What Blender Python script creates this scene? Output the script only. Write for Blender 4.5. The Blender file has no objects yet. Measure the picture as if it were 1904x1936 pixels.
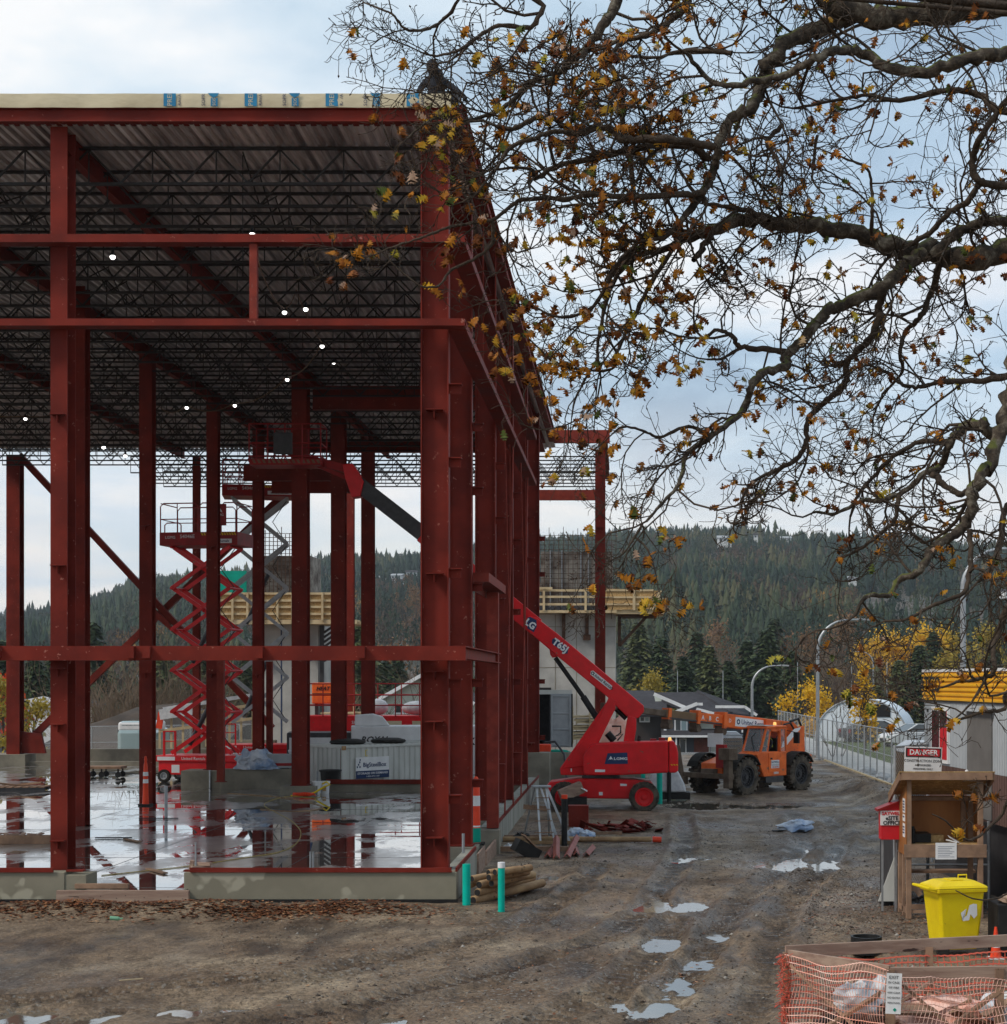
import bpy, math, random
import numpy as np
from mathutils import Vector, Matrix
R = math.radians
S = bpy.context.scene
COL = S.collection
# ---------------------------------------------------------------- camera, sky, sun, exposure
EYE, FPX, UX, VY = 4.2, 3200.0, 1180.0, 1285.0     # eye height (m), focal length and principal point in picture units (picture 1904 wide)
cd = bpy.data.cameras.new('camera'); cam = bpy.data.objects.new('camera', cd); COL.objects.link(cam)
cam.location = (0, 0, EYE); cam.rotation_euler = (R(90), 0, 0)
cd.sensor_fit = 'HORIZONTAL'; cd.sensor_width = 36; cd.lens = FPX/1904*36
cd.shift_x = (952-UX)/1904; cd.shift_y = (VY-968)/1904
cd.clip_start = 0.5; cd.clip_end = 20000
S.camera = cam
SUN_EL, SUN_AZ = 44.0, -118.0      # left, a little behind the camera, through thin cloud
w = bpy.data.worlds.new("World"); S.world = w; w.use_nodes = True
nt = w.node_tree; N = nt.nodes; L = nt.links; N.clear()
def wn(t, **k):
    n = N.new(t)
    for a, b in k.items(): setattr(n, a, b)
    return n
bg = wn('ShaderNodeBackground'); outw = wn('ShaderNodeOutputWorld'); L.new(bg.outputs[0], outw.inputs[0])
bg.inputs[1].default_value = 0.1
sky = wn('ShaderNodeTexSky', sky_type='NISHITA', sun_disc=False, sun_elevation=R(SUN_EL), sun_rotation=R(SUN_AZ))
tc = wn('ShaderNodeTexCoord'); sep = wn('ShaderNodeSeparateXYZ'); L.new(tc.outputs['Generated'], sep.inputs[0])
def wm(op, a, b=None, c=None):
    n = wn('ShaderNodeMath', operation=op)
    for i, x in enumerate((a, b, c)):
        if x is None: continue
        if isinstance(x, (int, float)): n.inputs[i].default_value = x
        else: L.new(x, n.inputs[i])
    return n.outputs[0]
zc = wm('MAXIMUM', sep.outputs[2], 0.0); dz = wm('ADD', zc, 0.16)
cx = wm('DIVIDE', sep.outputs[0], dz); cy = wm('DIVIDE', sep.outputs[1], dz)
cmb = wn('ShaderNodeCombineXYZ'); L.new(cx, cmb.inputs[0]); L.new(cy, cmb.inputs[1])
def wnoise(scale, det, off, rough=.55):
    mp = wn('ShaderNodeMapping'); mp.inputs['Location'].default_value = off; L.new(cmb.outputs[0], mp.inputs[0])
    n = wn('ShaderNodeTexNoise'); n.inputs['Scale'].default_value = scale; n.inputs['Detail'].default_value = det
    n.inputs['Roughness'].default_value = rough; n.inputs['Distortion'].default_value = .35; L.new(mp.outputs[0], n.inputs[0]); return n.outputs[0]
def wramp(fac, pts):
    r = wn('ShaderNodeValToRGB'); L.new(fac, r.inputs[0]); e = r.color_ramp.elements
    e[0].position, e[0].color = pts[0][0], (*pts[0][1], 1); e[1].position, e[1].color = pts[-1][0], (*pts[-1][1], 1)
    for p, c in pts[1:-1]:
        q = e.new(p); q.color = (*c, 1)
    return r.outputs[0]
n1 = wnoise(1.35, 7, (3.1, 1.7, 0)); n2 = wnoise(.55, 5, (9.3, 4.2, 0))
# cloud body colour (x10: the Background strength is 0.1): grey-blue bellies to white tops
cloud = wramp(n1, [(.37, (2.4, 3.2, 4.1)), (.46, (3.5, 4.5, 5.4)), (.54, (4.8, 5.5, 6.1)), (.63, (6.3, 6.4, 6.5))])
low = wramp(zc, [(.0, (1, 1, 1)), (.07, (.85, .85, .85)), (.17, (0, 0, 0))])
streak = wnoise(2.2, 4, (1, 7, 2)); glow = wramp(streak, [(.35, (4.9, 5.4, 5.9)), (.60, (6.8, 6.4, 6.0))])
mixl = wn('ShaderNodeMix', data_type='RGBA'); L.new(low, mixl.inputs[0]); L.new(cloud, mixl.inputs[6]); L.new(glow, mixl.inputs[7])
cov = wramp(n2, [(.30, (.62, .62, .62)), (.50, (1, 1, 1))])
mixs = wn('ShaderNodeMix', data_type='RGBA'); L.new(cov, mixs.inputs[0]); L.new(sky.outputs[0], mixs.inputs[6]); L.new(mixl.outputs[2], mixs.inputs[7])
side = wramp(wm('MULTIPLY_ADD', sep.outputs[1], .5, .5), [(.2, (.86, .86, .86)), (.7, (1, 1, 1))])   # clouds dimmed behind the camera to darken the faces turned towards it
mul = wn('ShaderNodeMix', data_type='RGBA', blend_type='MULTIPLY'); mul.inputs[0].default_value = 1; L.new(mixs.outputs[2], mul.inputs[6]); L.new(side, mul.inputs[7]); L.new(mul.outputs[2], bg.inputs[0])
sd = bpy.data.lights.new('sun', 'SUN'); sun = bpy.data.objects.new('sun', sd); COL.objects.link(sun)
sd.energy = 1.5; sd.angle = R(12); sd.color = (1, .90, .78)
_a, _e = R(SUN_AZ), R(SUN_EL)
sun.rotation_euler = Vector((math.sin(_a)*math.cos(_e), math.cos(_a)*math.cos(_e), math.sin(_e))).to_track_quat('Z', 'Y').to_euler()
sun.location = (-40, -40, 60)
S.view_settings.view_transform = 'Standard'; S.view_settings.look = 'None'; S.view_settings.gamma = 1
S.view_settings.exposure = 0.66
S.cycles.transparent_max_bounces = 24; S.cycles.max_bounces = 7; S.cycles.use_denoising = True
S.cycles.caustics_reflective = False; S.cycles.caustics_refractive = False

def W(u, v, Y): return ((u-UX)/FPX*Y, Y, EYE+(VY-v)/FPX*Y)
def G(u, v, z=0):
    Y = (EYE-z)*FPX/(v-VY); return ((u-UX)/FPX*Y, Y, z)

# ---------------------------------------------------------------- materials
def nodes(name):
    m = bpy.data.materials.new(name); m.use_nodes = True; return m, m.node_tree.nodes, m.node_tree.links, m.node_tree.nodes['Principled BSDF']
def _ramp(n, l, fac, pts):
    r = n.new('ShaderNodeValToRGB'); l.new(fac, r.inputs[0]); e = r.color_ramp.elements
    e[0].position, e[0].color = pts[0][0], (*pts[0][1], 1); e[1].position, e[1].color = pts[-1][0], (*pts[-1][1], 1)
    for p, c in pts[1:-1]:
        q = e.new(p); q.color = (*c, 1)
    return r.outputs[0]
def _noise(n, l, vec, scale, det=4, rough=.55, stretch=None):
    if stretch:
        mp = n.new('ShaderNodeMapping'); mp.inputs['Scale'].default_value = stretch; l.new(vec, mp.inputs[0]); vec = mp.outputs[0]
    t = n.new('ShaderNodeTexNoise'); t.inputs['Scale'].default_value = scale; t.inputs['Detail'].default_value = det
    t.inputs['Roughness'].default_value = rough; l.new(vec, t.inputs[0]); return t.outputs[0]
def _vec(n, world=False):
    if world: return n.new('ShaderNodeNewGeometry').outputs['Position']
    return n.new('ShaderNodeTexCoord').outputs['Object']
def pm(name, c1, c2=None, sc=3, rough=.5, r2=None, metal=0, bump=0, bsc=30, stretch=None, world=False, coat=0, spec=None, c3=None, sc3=40, thr3=.66, lo=.38, hi=.62, bst=None):
    """surface with two noise-mixed colours, optional speckle c3, roughness variation and bump"""
    m, n, l, b = nodes(name); v = _vec(n, world); c2 = c2 or tuple(x*.8 for x in c1)
    f = _noise(n, l, v, sc, 6, .6, stretch); col = _ramp(n, l, f, [(lo, c1), (hi, c2)])
    if c3:
        g = _noise(n, l, v, sc3, 3, .7, stretch); k = _ramp(n, l, g, [(thr3, (0, 0, 0)), (thr3+.03, (1, 1, 1))])
        mx = n.new('ShaderNodeMix'); mx.data_type = 'RGBA'; l.new(k, mx.inputs[0]); l.new(col, mx.inputs[6]); mx.inputs[7].default_value = (*c3, 1); col = mx.outputs[2]
    l.new(col, b.inputs['Base Color'])
    if r2 is None: b.inputs['Roughness'].default_value = rough
    else: l.new(_ramp(n, l, f, [(lo, (rough,)*3), (hi, (r2,)*3)]), b.inputs['Roughness'])
    b.inputs['Metallic'].default_value = metal; b.inputs['Coat Weight'].default_value = coat
    b.inputs['Specular IOR Level'].default_value = spec if spec is not None else (.22 if not metal else .5)
    if bump:
        bp = n.new('ShaderNodeBump'); bp.inputs['Strength'].default_value = bump; bp.inputs['Distance'].default_value = .02
        l.new(_noise(n, l, v, bsc, 5, .6, bst or stretch), bp.inputs['Height']); l.new(bp.outputs[0], b.inputs['Normal'])
    return m
def emit(name, c, s):
    m, n, l, b = nodes(name); b.inputs['Emission Color'].default_value = (*c, 1); b.inputs['Emission Strength'].default_value = s; b.inputs['Base Color'].default_value = (*c, 1); return m
M = {}
M['steel'] = pm('red_oxide_primer', (.195, .024, .015), (.120, .014, .009), 1.1, .7, .6, spec=.14, bump=.08, bsc=25, c3=(.32, .13, .10), sc3=7, thr3=.665)
M['steel2'] = pm('red_oxide_primer_dusty', (.25, .040, .026), (.17, .025, .017), 3, .7, .6, spec=.16, c3=(.30, .15, .12), sc3=22, thr3=.66)
M['joist'] = pm('dark_grey_joist_paint', (.030, .028, .028), (.022, .020, .020), 5, .55)
M['deck'] = pm('galvanised_deck', (.78, .76, .78), (.30, .285, .30), 5, .35, .5, metal=.35, stretch=(1.2, .07, 1))
M['conc'] = pm('cast_concrete', (.27, .25, .20), (.17, .155, .125), 1.1, .85, .7, bump=.25, bsc=40, c3=(.10, .095, .08), sc3=14, thr3=.72)
M['conc_light'] = pm('pale_tower_concrete', (.46, .46, .44), (.34, .34, .33), .8, .85, bump=.2, bsc=20, c3=(.22, .22, .21), sc3=6, thr3=.70)
M['board_conc'] = pm('board_marked_concrete', (.34, .34, .30), (.22, .22, .19), 3, .8, bump=.3, bsc=9, stretch=(1, 1, .12))
M['wood'] = pm('weathered_timber', (.32, .20, .13), (.20, .125, .085), 3, .75, bump=.2, bsc=14, stretch=(1, 1, 1), c3=(.07, .045, .035), sc3=9, thr3=.70)
M['plank'] = pm('old_plank', (.36, .26, .20), (.24, .155, .12), 2, .75, stretch=(.5, 3, 5), bump=.15, bsc=12, c3=(.05, .03, .025), sc3=3.2, thr3=.66)
M['lumber'] = pm('fresh_lumber', (.62, .50, .31), (.48, .37, .22), 2.2, .7)
M['osb'] = pm('strand_board', (.52, .34, .15), (.36, .22, .09), 9, .7, c3=(.62, .46, .24), sc3=14, thr3=.58)
M['ply'] = pm('orange_plywood', (.36, .15, .045), (.26, .10, .03), 2, .55, stretch=(1, 1, .3), c3=(.15, .05, .02), sc3=5, thr3=.71)
M['red'] = pm('machine_red_paint', (.74, .012, .018), (.60, .012, .016), 2, .34, .46, coat=.08, c3=(.26, .09, .06), sc3=3.6, thr3=.665)
M['red_dark'] = pm('dull_and_shaded_red_paint', (.34, .012, .014), (.22, .012, .012), 3, .45)  # plain dull red; on the boom lift jib and basket it carries painted shade
M['orange'] = pm('machine_orange_paint', (.86, .17, .03), (.66, .12, .028), 2.5, .4, .55, coat=.05, c3=(.27, .13, .07), sc3=5, thr3=.64)
M['rubber'] = pm('black_rubber', (.018, .017, .016), (.035, .031, .027), 5, .8, bump=.15, bsc=30)
M['mudrubber'] = pm('muddy_tyre_rubber', (.030, .026, .023), (.13, .105, .08), 4, .9, bump=.3, bsc=18)
M['black'] = pm('black_plastic', (.012, .012, .013), (.02, .02, .02), 6, .45)
M['dark'] = pm('dark_grey_metal', (.055, .055, .06), (.035, .035, .04), 5, .5, metal=.3)
M['mudsteel'] = pm('mud_caked_steel', (.15, .115, .085), (.09, .062, .045), 3, .8, bump=.3, bsc=12)
M['white'] = pm('white_paint', (.74, .75, .76), (.66, .67, .68), 2, .45)
M['offwhite'] = pm('dirty_white_paint', (.62, .63, .60), (.50, .51, .48), 1.2, .5, c3=(.30, .20, .12), sc3=3, thr3=.76, stretch=(1, 1, .4))
M['galv'] = pm('galvanised_steel', (.42, .44, .46), (.32, .34, .36), 6, .42, metal=.6)
M['grey'] = pm('grey_paint', (.36, .38, .40), (.30, .32, .34), 3, .5)
M['cream'] = pm('cream_membrane', (.60, .53, .37), (.50, .43, .29), 1.3, .6, bump=.5, bsc=5, stretch=(1, 1, 2))
M['blue'] = pm('blue_print', (.03, .23, .42), (.025, .18, .34), 3, .5)
M['navy'] = pm('navy_print', (.02, .045, .13), (.016, .036, .10), 3, .5)
M['teal'] = pm('teal_plastic_pipe', (.0, .46, .36), (.0, .40, .31), 4, .32, .4)
M['tealsheet'] = pm('teal_sheet', (.0, .34, .25), (.0, .27, .20), 1, .6)
M['yellow'] = pm('yellow_plastic', (.78, .60, .008), (.68, .50, .006), 2, .38, .5, c3=(.33, .25, .03), sc3=7, thr3=.70)
M['band'] = pm('yellow_cladding', (.78, .42, .02), (.68, .35, .02), 1, .42)
M['cladgrey'] = pm('pale_grey_cladding', (.47, .50, .53), (.42, .45, .48), 1.2, .5)
M['cladbrown'] = pm('brown_cladding', (.17, .105, .09), (.13, .08, .07), 1.2, .6)
M['siding'] = pm('pale_siding', (.58, .62, .55), (.52, .56, .50), 1, .6)
M['sidegrey'] = pm('slate_grey_siding', (.085, .095, .115), (.065, .075, .09), 1, .6)
M['sidedark'] = pm('dark_brown_siding', (.045, .036, .033), (.035, .028, .026), 1, .6)
M['shingle'] = pm('asphalt_shingle', (.055, .053, .060), (.038, .037, .042), 1.5, .9, spec=.12, bump=.3, bsc=6)
M['brick'] = pm('red_brick', (.20, .07, .05), (.14, .05, .04), 4, .8)
M['brown'] = pm('brown_plastic_and_shaded_stripe', (.20, .125, .07), (.16, .10, .055), 2, .6)
M['signred'] = pm('sign_red', (.60, .02, .03), (.52, .018, .026), 3, .4)
M['signwhite'] = pm('sign_white', (.78, .79, .80), (.70, .71, .72), 3, .45)
M['ink'] = pm('black_ink', (.02, .02, .022), (.02, .02, .022), 3, .5)
M['cone'] = pm('orange_red_plastic', (.80, .07, .025), (.70, .055, .02), 4, .4)
M['netor'] = pm('faded_orange_net', (.86, .60, .52), (.74, .32, .23), 2.0, .5)
M['netred'] = pm('red_orange_net', (.70, .16, .10), (.62, .11, .07), 2.0, .5)
M['tarp'] = pm('blue_white_tarp', (.62, .66, .72), (.22, .32, .50), 1.7, .4, lo=.40, hi=.62, bump=.6, bsc=6)
M['bag'] = pm('white_plastic_bag', (.66, .68, .70), (.50, .52, .56), 5, .4, bump=.6, bsc=7)
M['post'] = pm('round_timber_post', (.42, .28, .15), (.25, .15, .08), 4, .7, stretch=(.6, .6, .6), c3=(.08, .05, .03), sc3=6, thr3=.69)
M['angle'] = pm('pinkish_primer_angle', (.32, .10, .08), (.24, .065, .05), 4, .55)
M['skin'] = pm('skin', (.42, .24, .17), (.36, .20, .14), 4, .55)
M['jacket'] = pm('dark_jacket_cloth', (.030, .032, .040), (.018, .02, .026), 5, .9)
M['hivis'] = pm('lime_hi_vis_cloth', (.45, .62, .06), (.38, .52, .05), 4, .7)
M['igloo'] = pm('white_shelter_fabric', (.70, .76, .82), (.62, .69, .76), .8, .5, bump=.3, bsc=1)
M['grass'] = pm('short_grass', (.075, .10, .03), (.05, .07, .02), .8, .9, bump=.5, bsc=12)
M['pave'] = pm('sidewalk_concrete', (.40, .40, .39), (.33, .33, .32), .7, .7)
M['road'] = pm('wet_asphalt', (.07, .07, .075), (.05, .05, .055), .7, .4)
M['bulb'] = emit('lit_bulb', (1, .97, .92), 4.0)
M['amber'] = emit('amber_beacon', (1, .55, .15), .6)
def glass(name, c, rough=.05):
    m, n, l, b = nodes(name); b.inputs['Base Color'].default_value = (*c, 1); b.inputs['Roughness'].default_value = rough
    b.inputs['Specular IOR Level'].default_value = .9; return m
M['glass'] = glass('dark_window_glass', (.03, .04, .045)); M['glasspale'] = glass('pale_reflecting_glass', (.30, .40, .42))
_m, _n, _l, _b = nodes('clear_cab_glass'); _b.inputs['Base Color'].default_value = (.75, .82, .84, 1); _b.inputs['Alpha'].default_value = .22; _b.inputs['Roughness'].default_value = .03; M['cabglass'] = _m
def chain(name, cell, thick, tint, axis='X'):
    """wire pattern on the real flat plane of a mesh panel: diagonal wires, holes transparent"""
    m, n, l, b = nodes(name); b.inputs['Base Color'].default_value = (*tint, 1); b.inputs['Metallic'].default_value = .3; b.inputs['Roughness'].default_value = .5
    sp = n.new('ShaderNodeSeparateXYZ'); l.new(n.new('ShaderNodeTexCoord').outputs['Object'], sp.inputs[0])
    def mt(op, a, c):
        q = n.new('ShaderNodeMath'); q.operation = op
        for i, x in enumerate((a, c)):
            if isinstance(x, (int, float)): q.inputs[i].default_value = x
            else: l.new(x, q.inputs[i])
        return q.outputs[0]
    res = None
    for sg in (1, -1):
        s = mt('ADD', sp.outputs[0], mt('MULTIPLY', sp.outputs[2], sg)); fr = mt('FRACT', mt('DIVIDE', s, cell), 0)
        k = mt('LESS_THAN', fr, thick); res = k if res is None else mt('MAXIMUM', res, k)
    l.new(res, b.inputs['Alpha']); return m
M['chain'] = chain('chain_link_wire', .085, .12, (.50, .53, .55))
M['rebar'] = pm('rusty_rebar', (.10, .055, .035), (.06, .035, .025), 5, .8)
M['form'] = pm('stained_form_panel', (.085, .065, .055), (.30, .28, .25), 1.1, .8, c3=(.05, .035, .03), sc3=5, thr3=.60)

# ---------------------------------------------------------------- mesh helpers
class MB:
    def __init__(s): s.v = []; s.f = []; s.mi = []; s.m = 0
    def add(s, vs, fs):
        o = len(s.v); s.v += [tuple(p) for p in vs]; s.f += [tuple(i+o for i in f) for f in fs]; s.mi += [s.m]*len(fs); return s
    def box(s, x0, x1, y0, y1, z0, z1):
        vs = [(x, y, z) for z in (z0, z1) for y in (y0, y1) for x in (x0, x1)]
        return s.add(vs, [(0, 2, 3, 1), (4, 5, 7, 6), (0, 1, 5, 4), (2, 6, 7, 3), (0, 4, 6, 2), (1, 3, 7, 5)])
    def obox(s, c, sz, rot=(0, 0, 0)):
        Mx = Matrix.Translation(c) @ (Matrix.Rotation(rot[2], 4, 'Z') @ Matrix.Rotation(rot[1], 4, 'Y') @ Matrix.Rotation(rot[0], 4, 'X'))
        a, b, d = sz[0]/2, sz[1]/2, sz[2]/2
        vs = [Mx @ Vector((x, y, z)) for z in (-d, d) for y in (-b, b) for x in (-a, a)]
        return s.add(vs, [(0, 2, 3, 1), (4, 5, 7, 6), (0, 1, 5, 4), (2, 6, 7, 3), (0, 4, 6, 2), (1, 3, 7, 5)])
    def bar(s, p0, p1, w, h=None, up=(0, 0, 1)):
        p0, p1 = Vector(p0), Vector(p1); d = (p1-p0)
        if d.length < 1e-6: return s
        d.normalize(); u = Vector(up)
        if abs(d.dot(u)) > .98: u = Vector((0, 1, 0))
        sd_ = d.cross(u).normalized(); u = sd_.cross(d); h = h or w
        vs = [p+sd_*a*w/2+u*b*h/2 for p in (p0, p1) for b in (-1, 1) for a in (-1, 1)]
        return s.add(vs, [(0, 1, 3, 2), (4, 6, 7, 5), (0, 4, 5, 1), (2, 3, 7, 6), (0, 2, 6, 4), (1, 5, 7, 3)])
    def tube(s, pts, r, n=8, cap=True):
        pts = [Vector(p) for p in pts]; k = len(pts); rs = r if isinstance(r, (list, tuple)) else [r]*k
        u = None; vs = []
        for i, p in enumerate(pts):
            d = (pts[min(i+1, k-1)]-pts[max(i-1, 0)])
            d = d.normalized() if d.length > 1e-9 else Vector((0, 0, 1))
            if u is None: u = d.orthogonal().normalized()
            u = (u-d*u.dot(d)); u = u.normalized() if u.length > 1e-6 else d.orthogonal().normalized(); q = d.cross(u)
            for j in range(n):
                a = 2*math.pi*j/n; vs.append(p+(u*math.cos(a)+q*math.sin(a))*rs[i])
        fs = [(i*n+j, i*n+(j+1) % n, (i+1)*n+(j+1) % n, (i+1)*n+j) for i in range(k-1) for j in range(n)]
        if cap: fs += [tuple(range(n-1, -1, -1)), tuple(range((k-1)*n, k*n))]
        return s.add(vs, fs)
    def prism(s, poly, a, b, plane='xz'):
        k = len(poly)
        P = {'xz': lambda p, t: (p[0], t, p[1]), 'yz': lambda p, t: (t, p[0], p[1]), 'xy': lambda p, t: (p[0], p[1], t)}[plane]
        vs = [P(p, a) for p in poly]+[P(p, b) for p in poly]
        fs = [tuple(range(k)), tuple(range(2*k-1, k-1, -1))]+[(i, k+i, k+(i+1) % k, (i+1) % k) for i in range(k)]
        return s.add(vs, fs)
    def ib(s, p0, p1, d, fl, up=(0, 0, 1), tf=.02, tw=.014):
        p0, p1 = Vector(p0), Vector(p1); ax = (p1-p0).normalized(); u = Vector(up)
        if abs(ax.dot(u)) > .98: u = Vector((0, 1, 0))
        sd_ = ax.cross(u).normalized(); u = sd_.cross(ax)
        o = u*(d/2-tf/2)
        s.bar(p0+o, p1+o, fl, tf, u); s.bar(p0-o, p1-o, fl, tf, u); return s.bar(p0, p1, tw, d-2*tf, u)
    def lathe(s, prof, c=(0, 0, 0), n=24, axis='z'):
        vs = []; k = len(prof)
        for j in range(n):
            a = 2*math.pi*j/n; ca, sa = math.cos(a), math.sin(a)
            for r, h in prof:
                vs.append({'z': (c[0]+r*ca, c[1]+r*sa, c[2]+h), 'y': (c[0]+r*ca, c[1]+h, c[2]+r*sa), 'x': (c[0]+h, c[1]+r*ca, c[2]+r*sa)}[axis])
        return s.add(vs, [(j*k+i, ((j+1) % n)*k+i, ((j+1) % n)*k+i+1, j*k+i+1) for j in range(n) for i in range(k-1)])
    def ball(s, c, r, n=10, sq=(1, 1, 1)):
        prof = [(max(1e-4, r*math.sin(math.pi*i/n)), -r*math.cos(math.pi*i/n)) for i in range(n+1)]; o = len(s.v)
        s.lathe(prof, (0, 0, 0), n+2)
        for i in range(o, len(s.v)):
            x, y, z = s.v[i]; s.v[i] = (c[0]+x*sq[0], c[1]+y*sq[1], c[2]+z*sq[2])
        return s
    def build(s, name, mat, parent=None, bevel=0, smooth=False):
        me = bpy.data.meshes.new(name); me.from_pydata(s.v, [], s.f)
        mats = mat if isinstance(mat, list) else [mat]
        for m in mats: me.materials.append(M[m] if isinstance(m, str) else m)
        if len(mats) > 1: me.polygons.foreach_set('material_index', s.mi)
        if smooth:
            me.polygons.foreach_set('use_smooth', [True]*len(me.polygons)); me.set_sharp_from_angle(angle=R(38))
        me.update(); o = bpy.data.objects.new(name, me); COL.objects.link(o)
        if parent: o.parent = parent
        if bevel:
            b = o.modifiers.new('bevel', 'BEVEL'); b.width = bevel; b.segments = 2; b.limit_method = 'ANGLE'; b.angle_limit = R(40)
        return o
def split(b, name, mat, parent, bevel=0):
    """one object per connected piece of a mesh builder"""
    par = list(range(len(b.v)))
    def find(i):
        while par[i] != i: par[i] = par[par[i]]; i = par[i]
        return i
    for f in b.f:
        for i in f[1:]: par[find(i)] = find(f[0])
    gs = {}
    for f in b.f: gs.setdefault(find(f[0]), []).append(f)
    for fs in gs.values():
        ids = sorted({i for f in fs for i in f}); mp = {i: k for k, i in enumerate(ids)}; q = MB(); q.add([b.v[i] for i in ids], [tuple(mp[i] for i in f) for f in fs]); q.build(name, mat, parent, bevel)
def tag(o, label, cat, group=None):
    o['label'] = label; o['category'] = cat
    if group: o['group'] = group
    return o
def thing(name, label, cat, loc=(0, 0, 0), rz=0, group=None):
    o = bpy.data.objects.new(name, None); o.empty_display_size = .3; COL.objects.link(o); o.location = loc; o.rotation_euler = (0, 0, rz)
    return tag(o, label, cat, group)
def struct(o, kind='structure'): o['kind'] = kind; return o
def dup(root, loc=None, rz=None, label=None, scale=None):
    def cp(o, par):
        c = o.copy(); COL.objects.link(c)
        if par: c.parent = par
        for ch in kids.get(o, []): cp(ch, c)
        return c
    kids = {}
    def walk(o):
        kids[o] = [c for c in ALLKIDS(o)]
        for c in kids[o]: walk(c)
    walk(root); r = cp(root, None)
    if loc is not None: r.location = loc
    if rz is not None: r.rotation_euler = (0, 0, rz)
    if label: r['label'] = label
    if scale: r.scale = scale if isinstance(scale, (tuple, list)) else (scale,)*3
    return r
def ALLKIDS(o): return list(o.children)
def txt(s, size, mat, parent, loc, rot=(R(90), 0, 0), ext=.002, align='CENTER', sx=1, name='lettering', shear=0, bold=0):
    c = bpy.data.curves.new(name, 'FONT'); c.body = s; c.size = size; c.extrude = ext; c.align_x = align; c.align_y = 'CENTER'; c.resolution_u = 2
    c.shear = shear; c.offset = bold
    tmp = bpy.data.objects.new(name, c); me = bpy.data.meshes.new_from_object(tmp); bpy.data.objects.remove(tmp); bpy.data.curves.remove(c); me.materials.clear(); me.materials.append(M[mat]); o = bpy.data.objects.new(name, me); COL.objects.link(o); o.parent = parent; o.location = loc; o.rotation_euler = rot; o.scale = (sx, 1, 1); return o
def wheel(parent, loc, r, w_, rimr, tm='rubber', rm='red', lugs=22, lh=.03, cast=False):
    """tyre (with lugs) > rim; axle along local y"""
    b = MB(); h = w_/2
    b.lathe([(rimr, -h*.8), (rimr+.02, -h), (r*.93, -h), (r, -h*.8), (r, h*.8), (r*.93, h), (rimr+.02, h), (rimr, h*.8), (rimr, -h*.8)], (0, 0, 0), 32, 'y')
    for i in range(lugs):
        for sg in (-1, 1):
            a = 2*math.pi*(i+(.5 if sg > 0 else 0))/lugs; c = (math.cos(a)*(r+lh*.3), sg*h*.5, math.sin(a)*(r+lh*.3))
            b.obox(c, (lh*1.6, h*1.02, 2*math.pi*r/lugs*.5), (0, -a, 0))
    t = b.build('wheel', tm, parent, smooth=True); t.location = loc
    q = MB()
    for sg in (-1, 1):
        q.lathe([(.001, sg*h*.45), (rimr*.35, sg*h*.45), (rimr*.4, sg*h*.3), (rimr*.85, sg*h*.35), (rimr*.9, sg*h*.9), (rimr+.01, sg*h*.9), (rimr+.01, 0)], (0, 0, 0), 24, 'y')
        q.lathe([(.001, sg*h*.75), (rimr*.22, sg*h*.75), (rimr*.25, sg*h*.4)], (0, 0, 0), 12, 'y')
        if cast:
            for i in range(16): 
                a = 2*math.pi*i/16; q.lathe([(.001, sg*(h*.62)), (.035, sg*(h*.62)), (.04, sg*h*.3)], (math.cos(a)*rimr*.68, 0, math.sin(a)*rimr*.68), 6, 'y')
    q.build('rim', rm, t, smooth=True); return t
def vnoise(x, y, seed=0):
    """smooth value noise on arrays"""
    xi = np.floor(x).astype(np.int64); yi = np.floor(y).astype(np.int64); fx = x-xi; fy = y-yi
    fx = fx*fx*(3-2*fx); fy = fy*fy*(3-2*fy)
    def h(a, b):
        n = (a*374761393+b*668265263+seed*974634777) & 0x7fffffff; n = ((n ^ (n >> 13))*1274126177) & 0x7fffffff; return ((n ^ (n >> 16)) & 0xffff)/65535.0
    return (h(xi, yi)*(1-fx)+h(xi+1, yi)*fx)*(1-fy)+(h(xi, yi+1)*(1-fx)+h(xi+1, yi+1)*fx)*fy
def fbm(x, y, o=4, seed=0):
    t = 0; a = .5
    for i in range(o): t = t+a*(vnoise(x*2**i, y*2**i, seed+i)-.5); a *= .5
    return t
def npmesh(name, V, F, mat, parent=None, smooth=False, attr=None):
    """V (n,3), F (m,3|4) arrays"""
    me = bpy.data.meshes.new(name); k = F.shape[1]
    me.vertices.add(len(V)); me.vertices.foreach_set('co', np.asarray(V, np.float32).ravel())
    me.loops.add(F.size); me.loops.foreach_set('vertex_index', F.ravel().astype(np.int32))
    me.polygons.add(len(F)); me.polygons.foreach_set('loop_start', np.arange(0, F.size, k, dtype=np.int32)); me.polygons.foreach_set('loop_total', np.full(len(F), k, np.int32))
    if smooth: me.polygons.foreach_set('use_smooth', np.ones(len(F), bool))
    if attr is not None:
        a = me.attributes.new('tint', 'FLOAT', 'POINT'); a.data.foreach_set('value', np.asarray(attr, np.float32))
    me.materials.append(M[mat] if isinstance(mat, str) else mat); me.update(calc_edges=True); me.validate()
    o = bpy.data.objects.new(name, me); COL.objects.link(o)
    if parent: o.parent = parent
    return o
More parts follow.
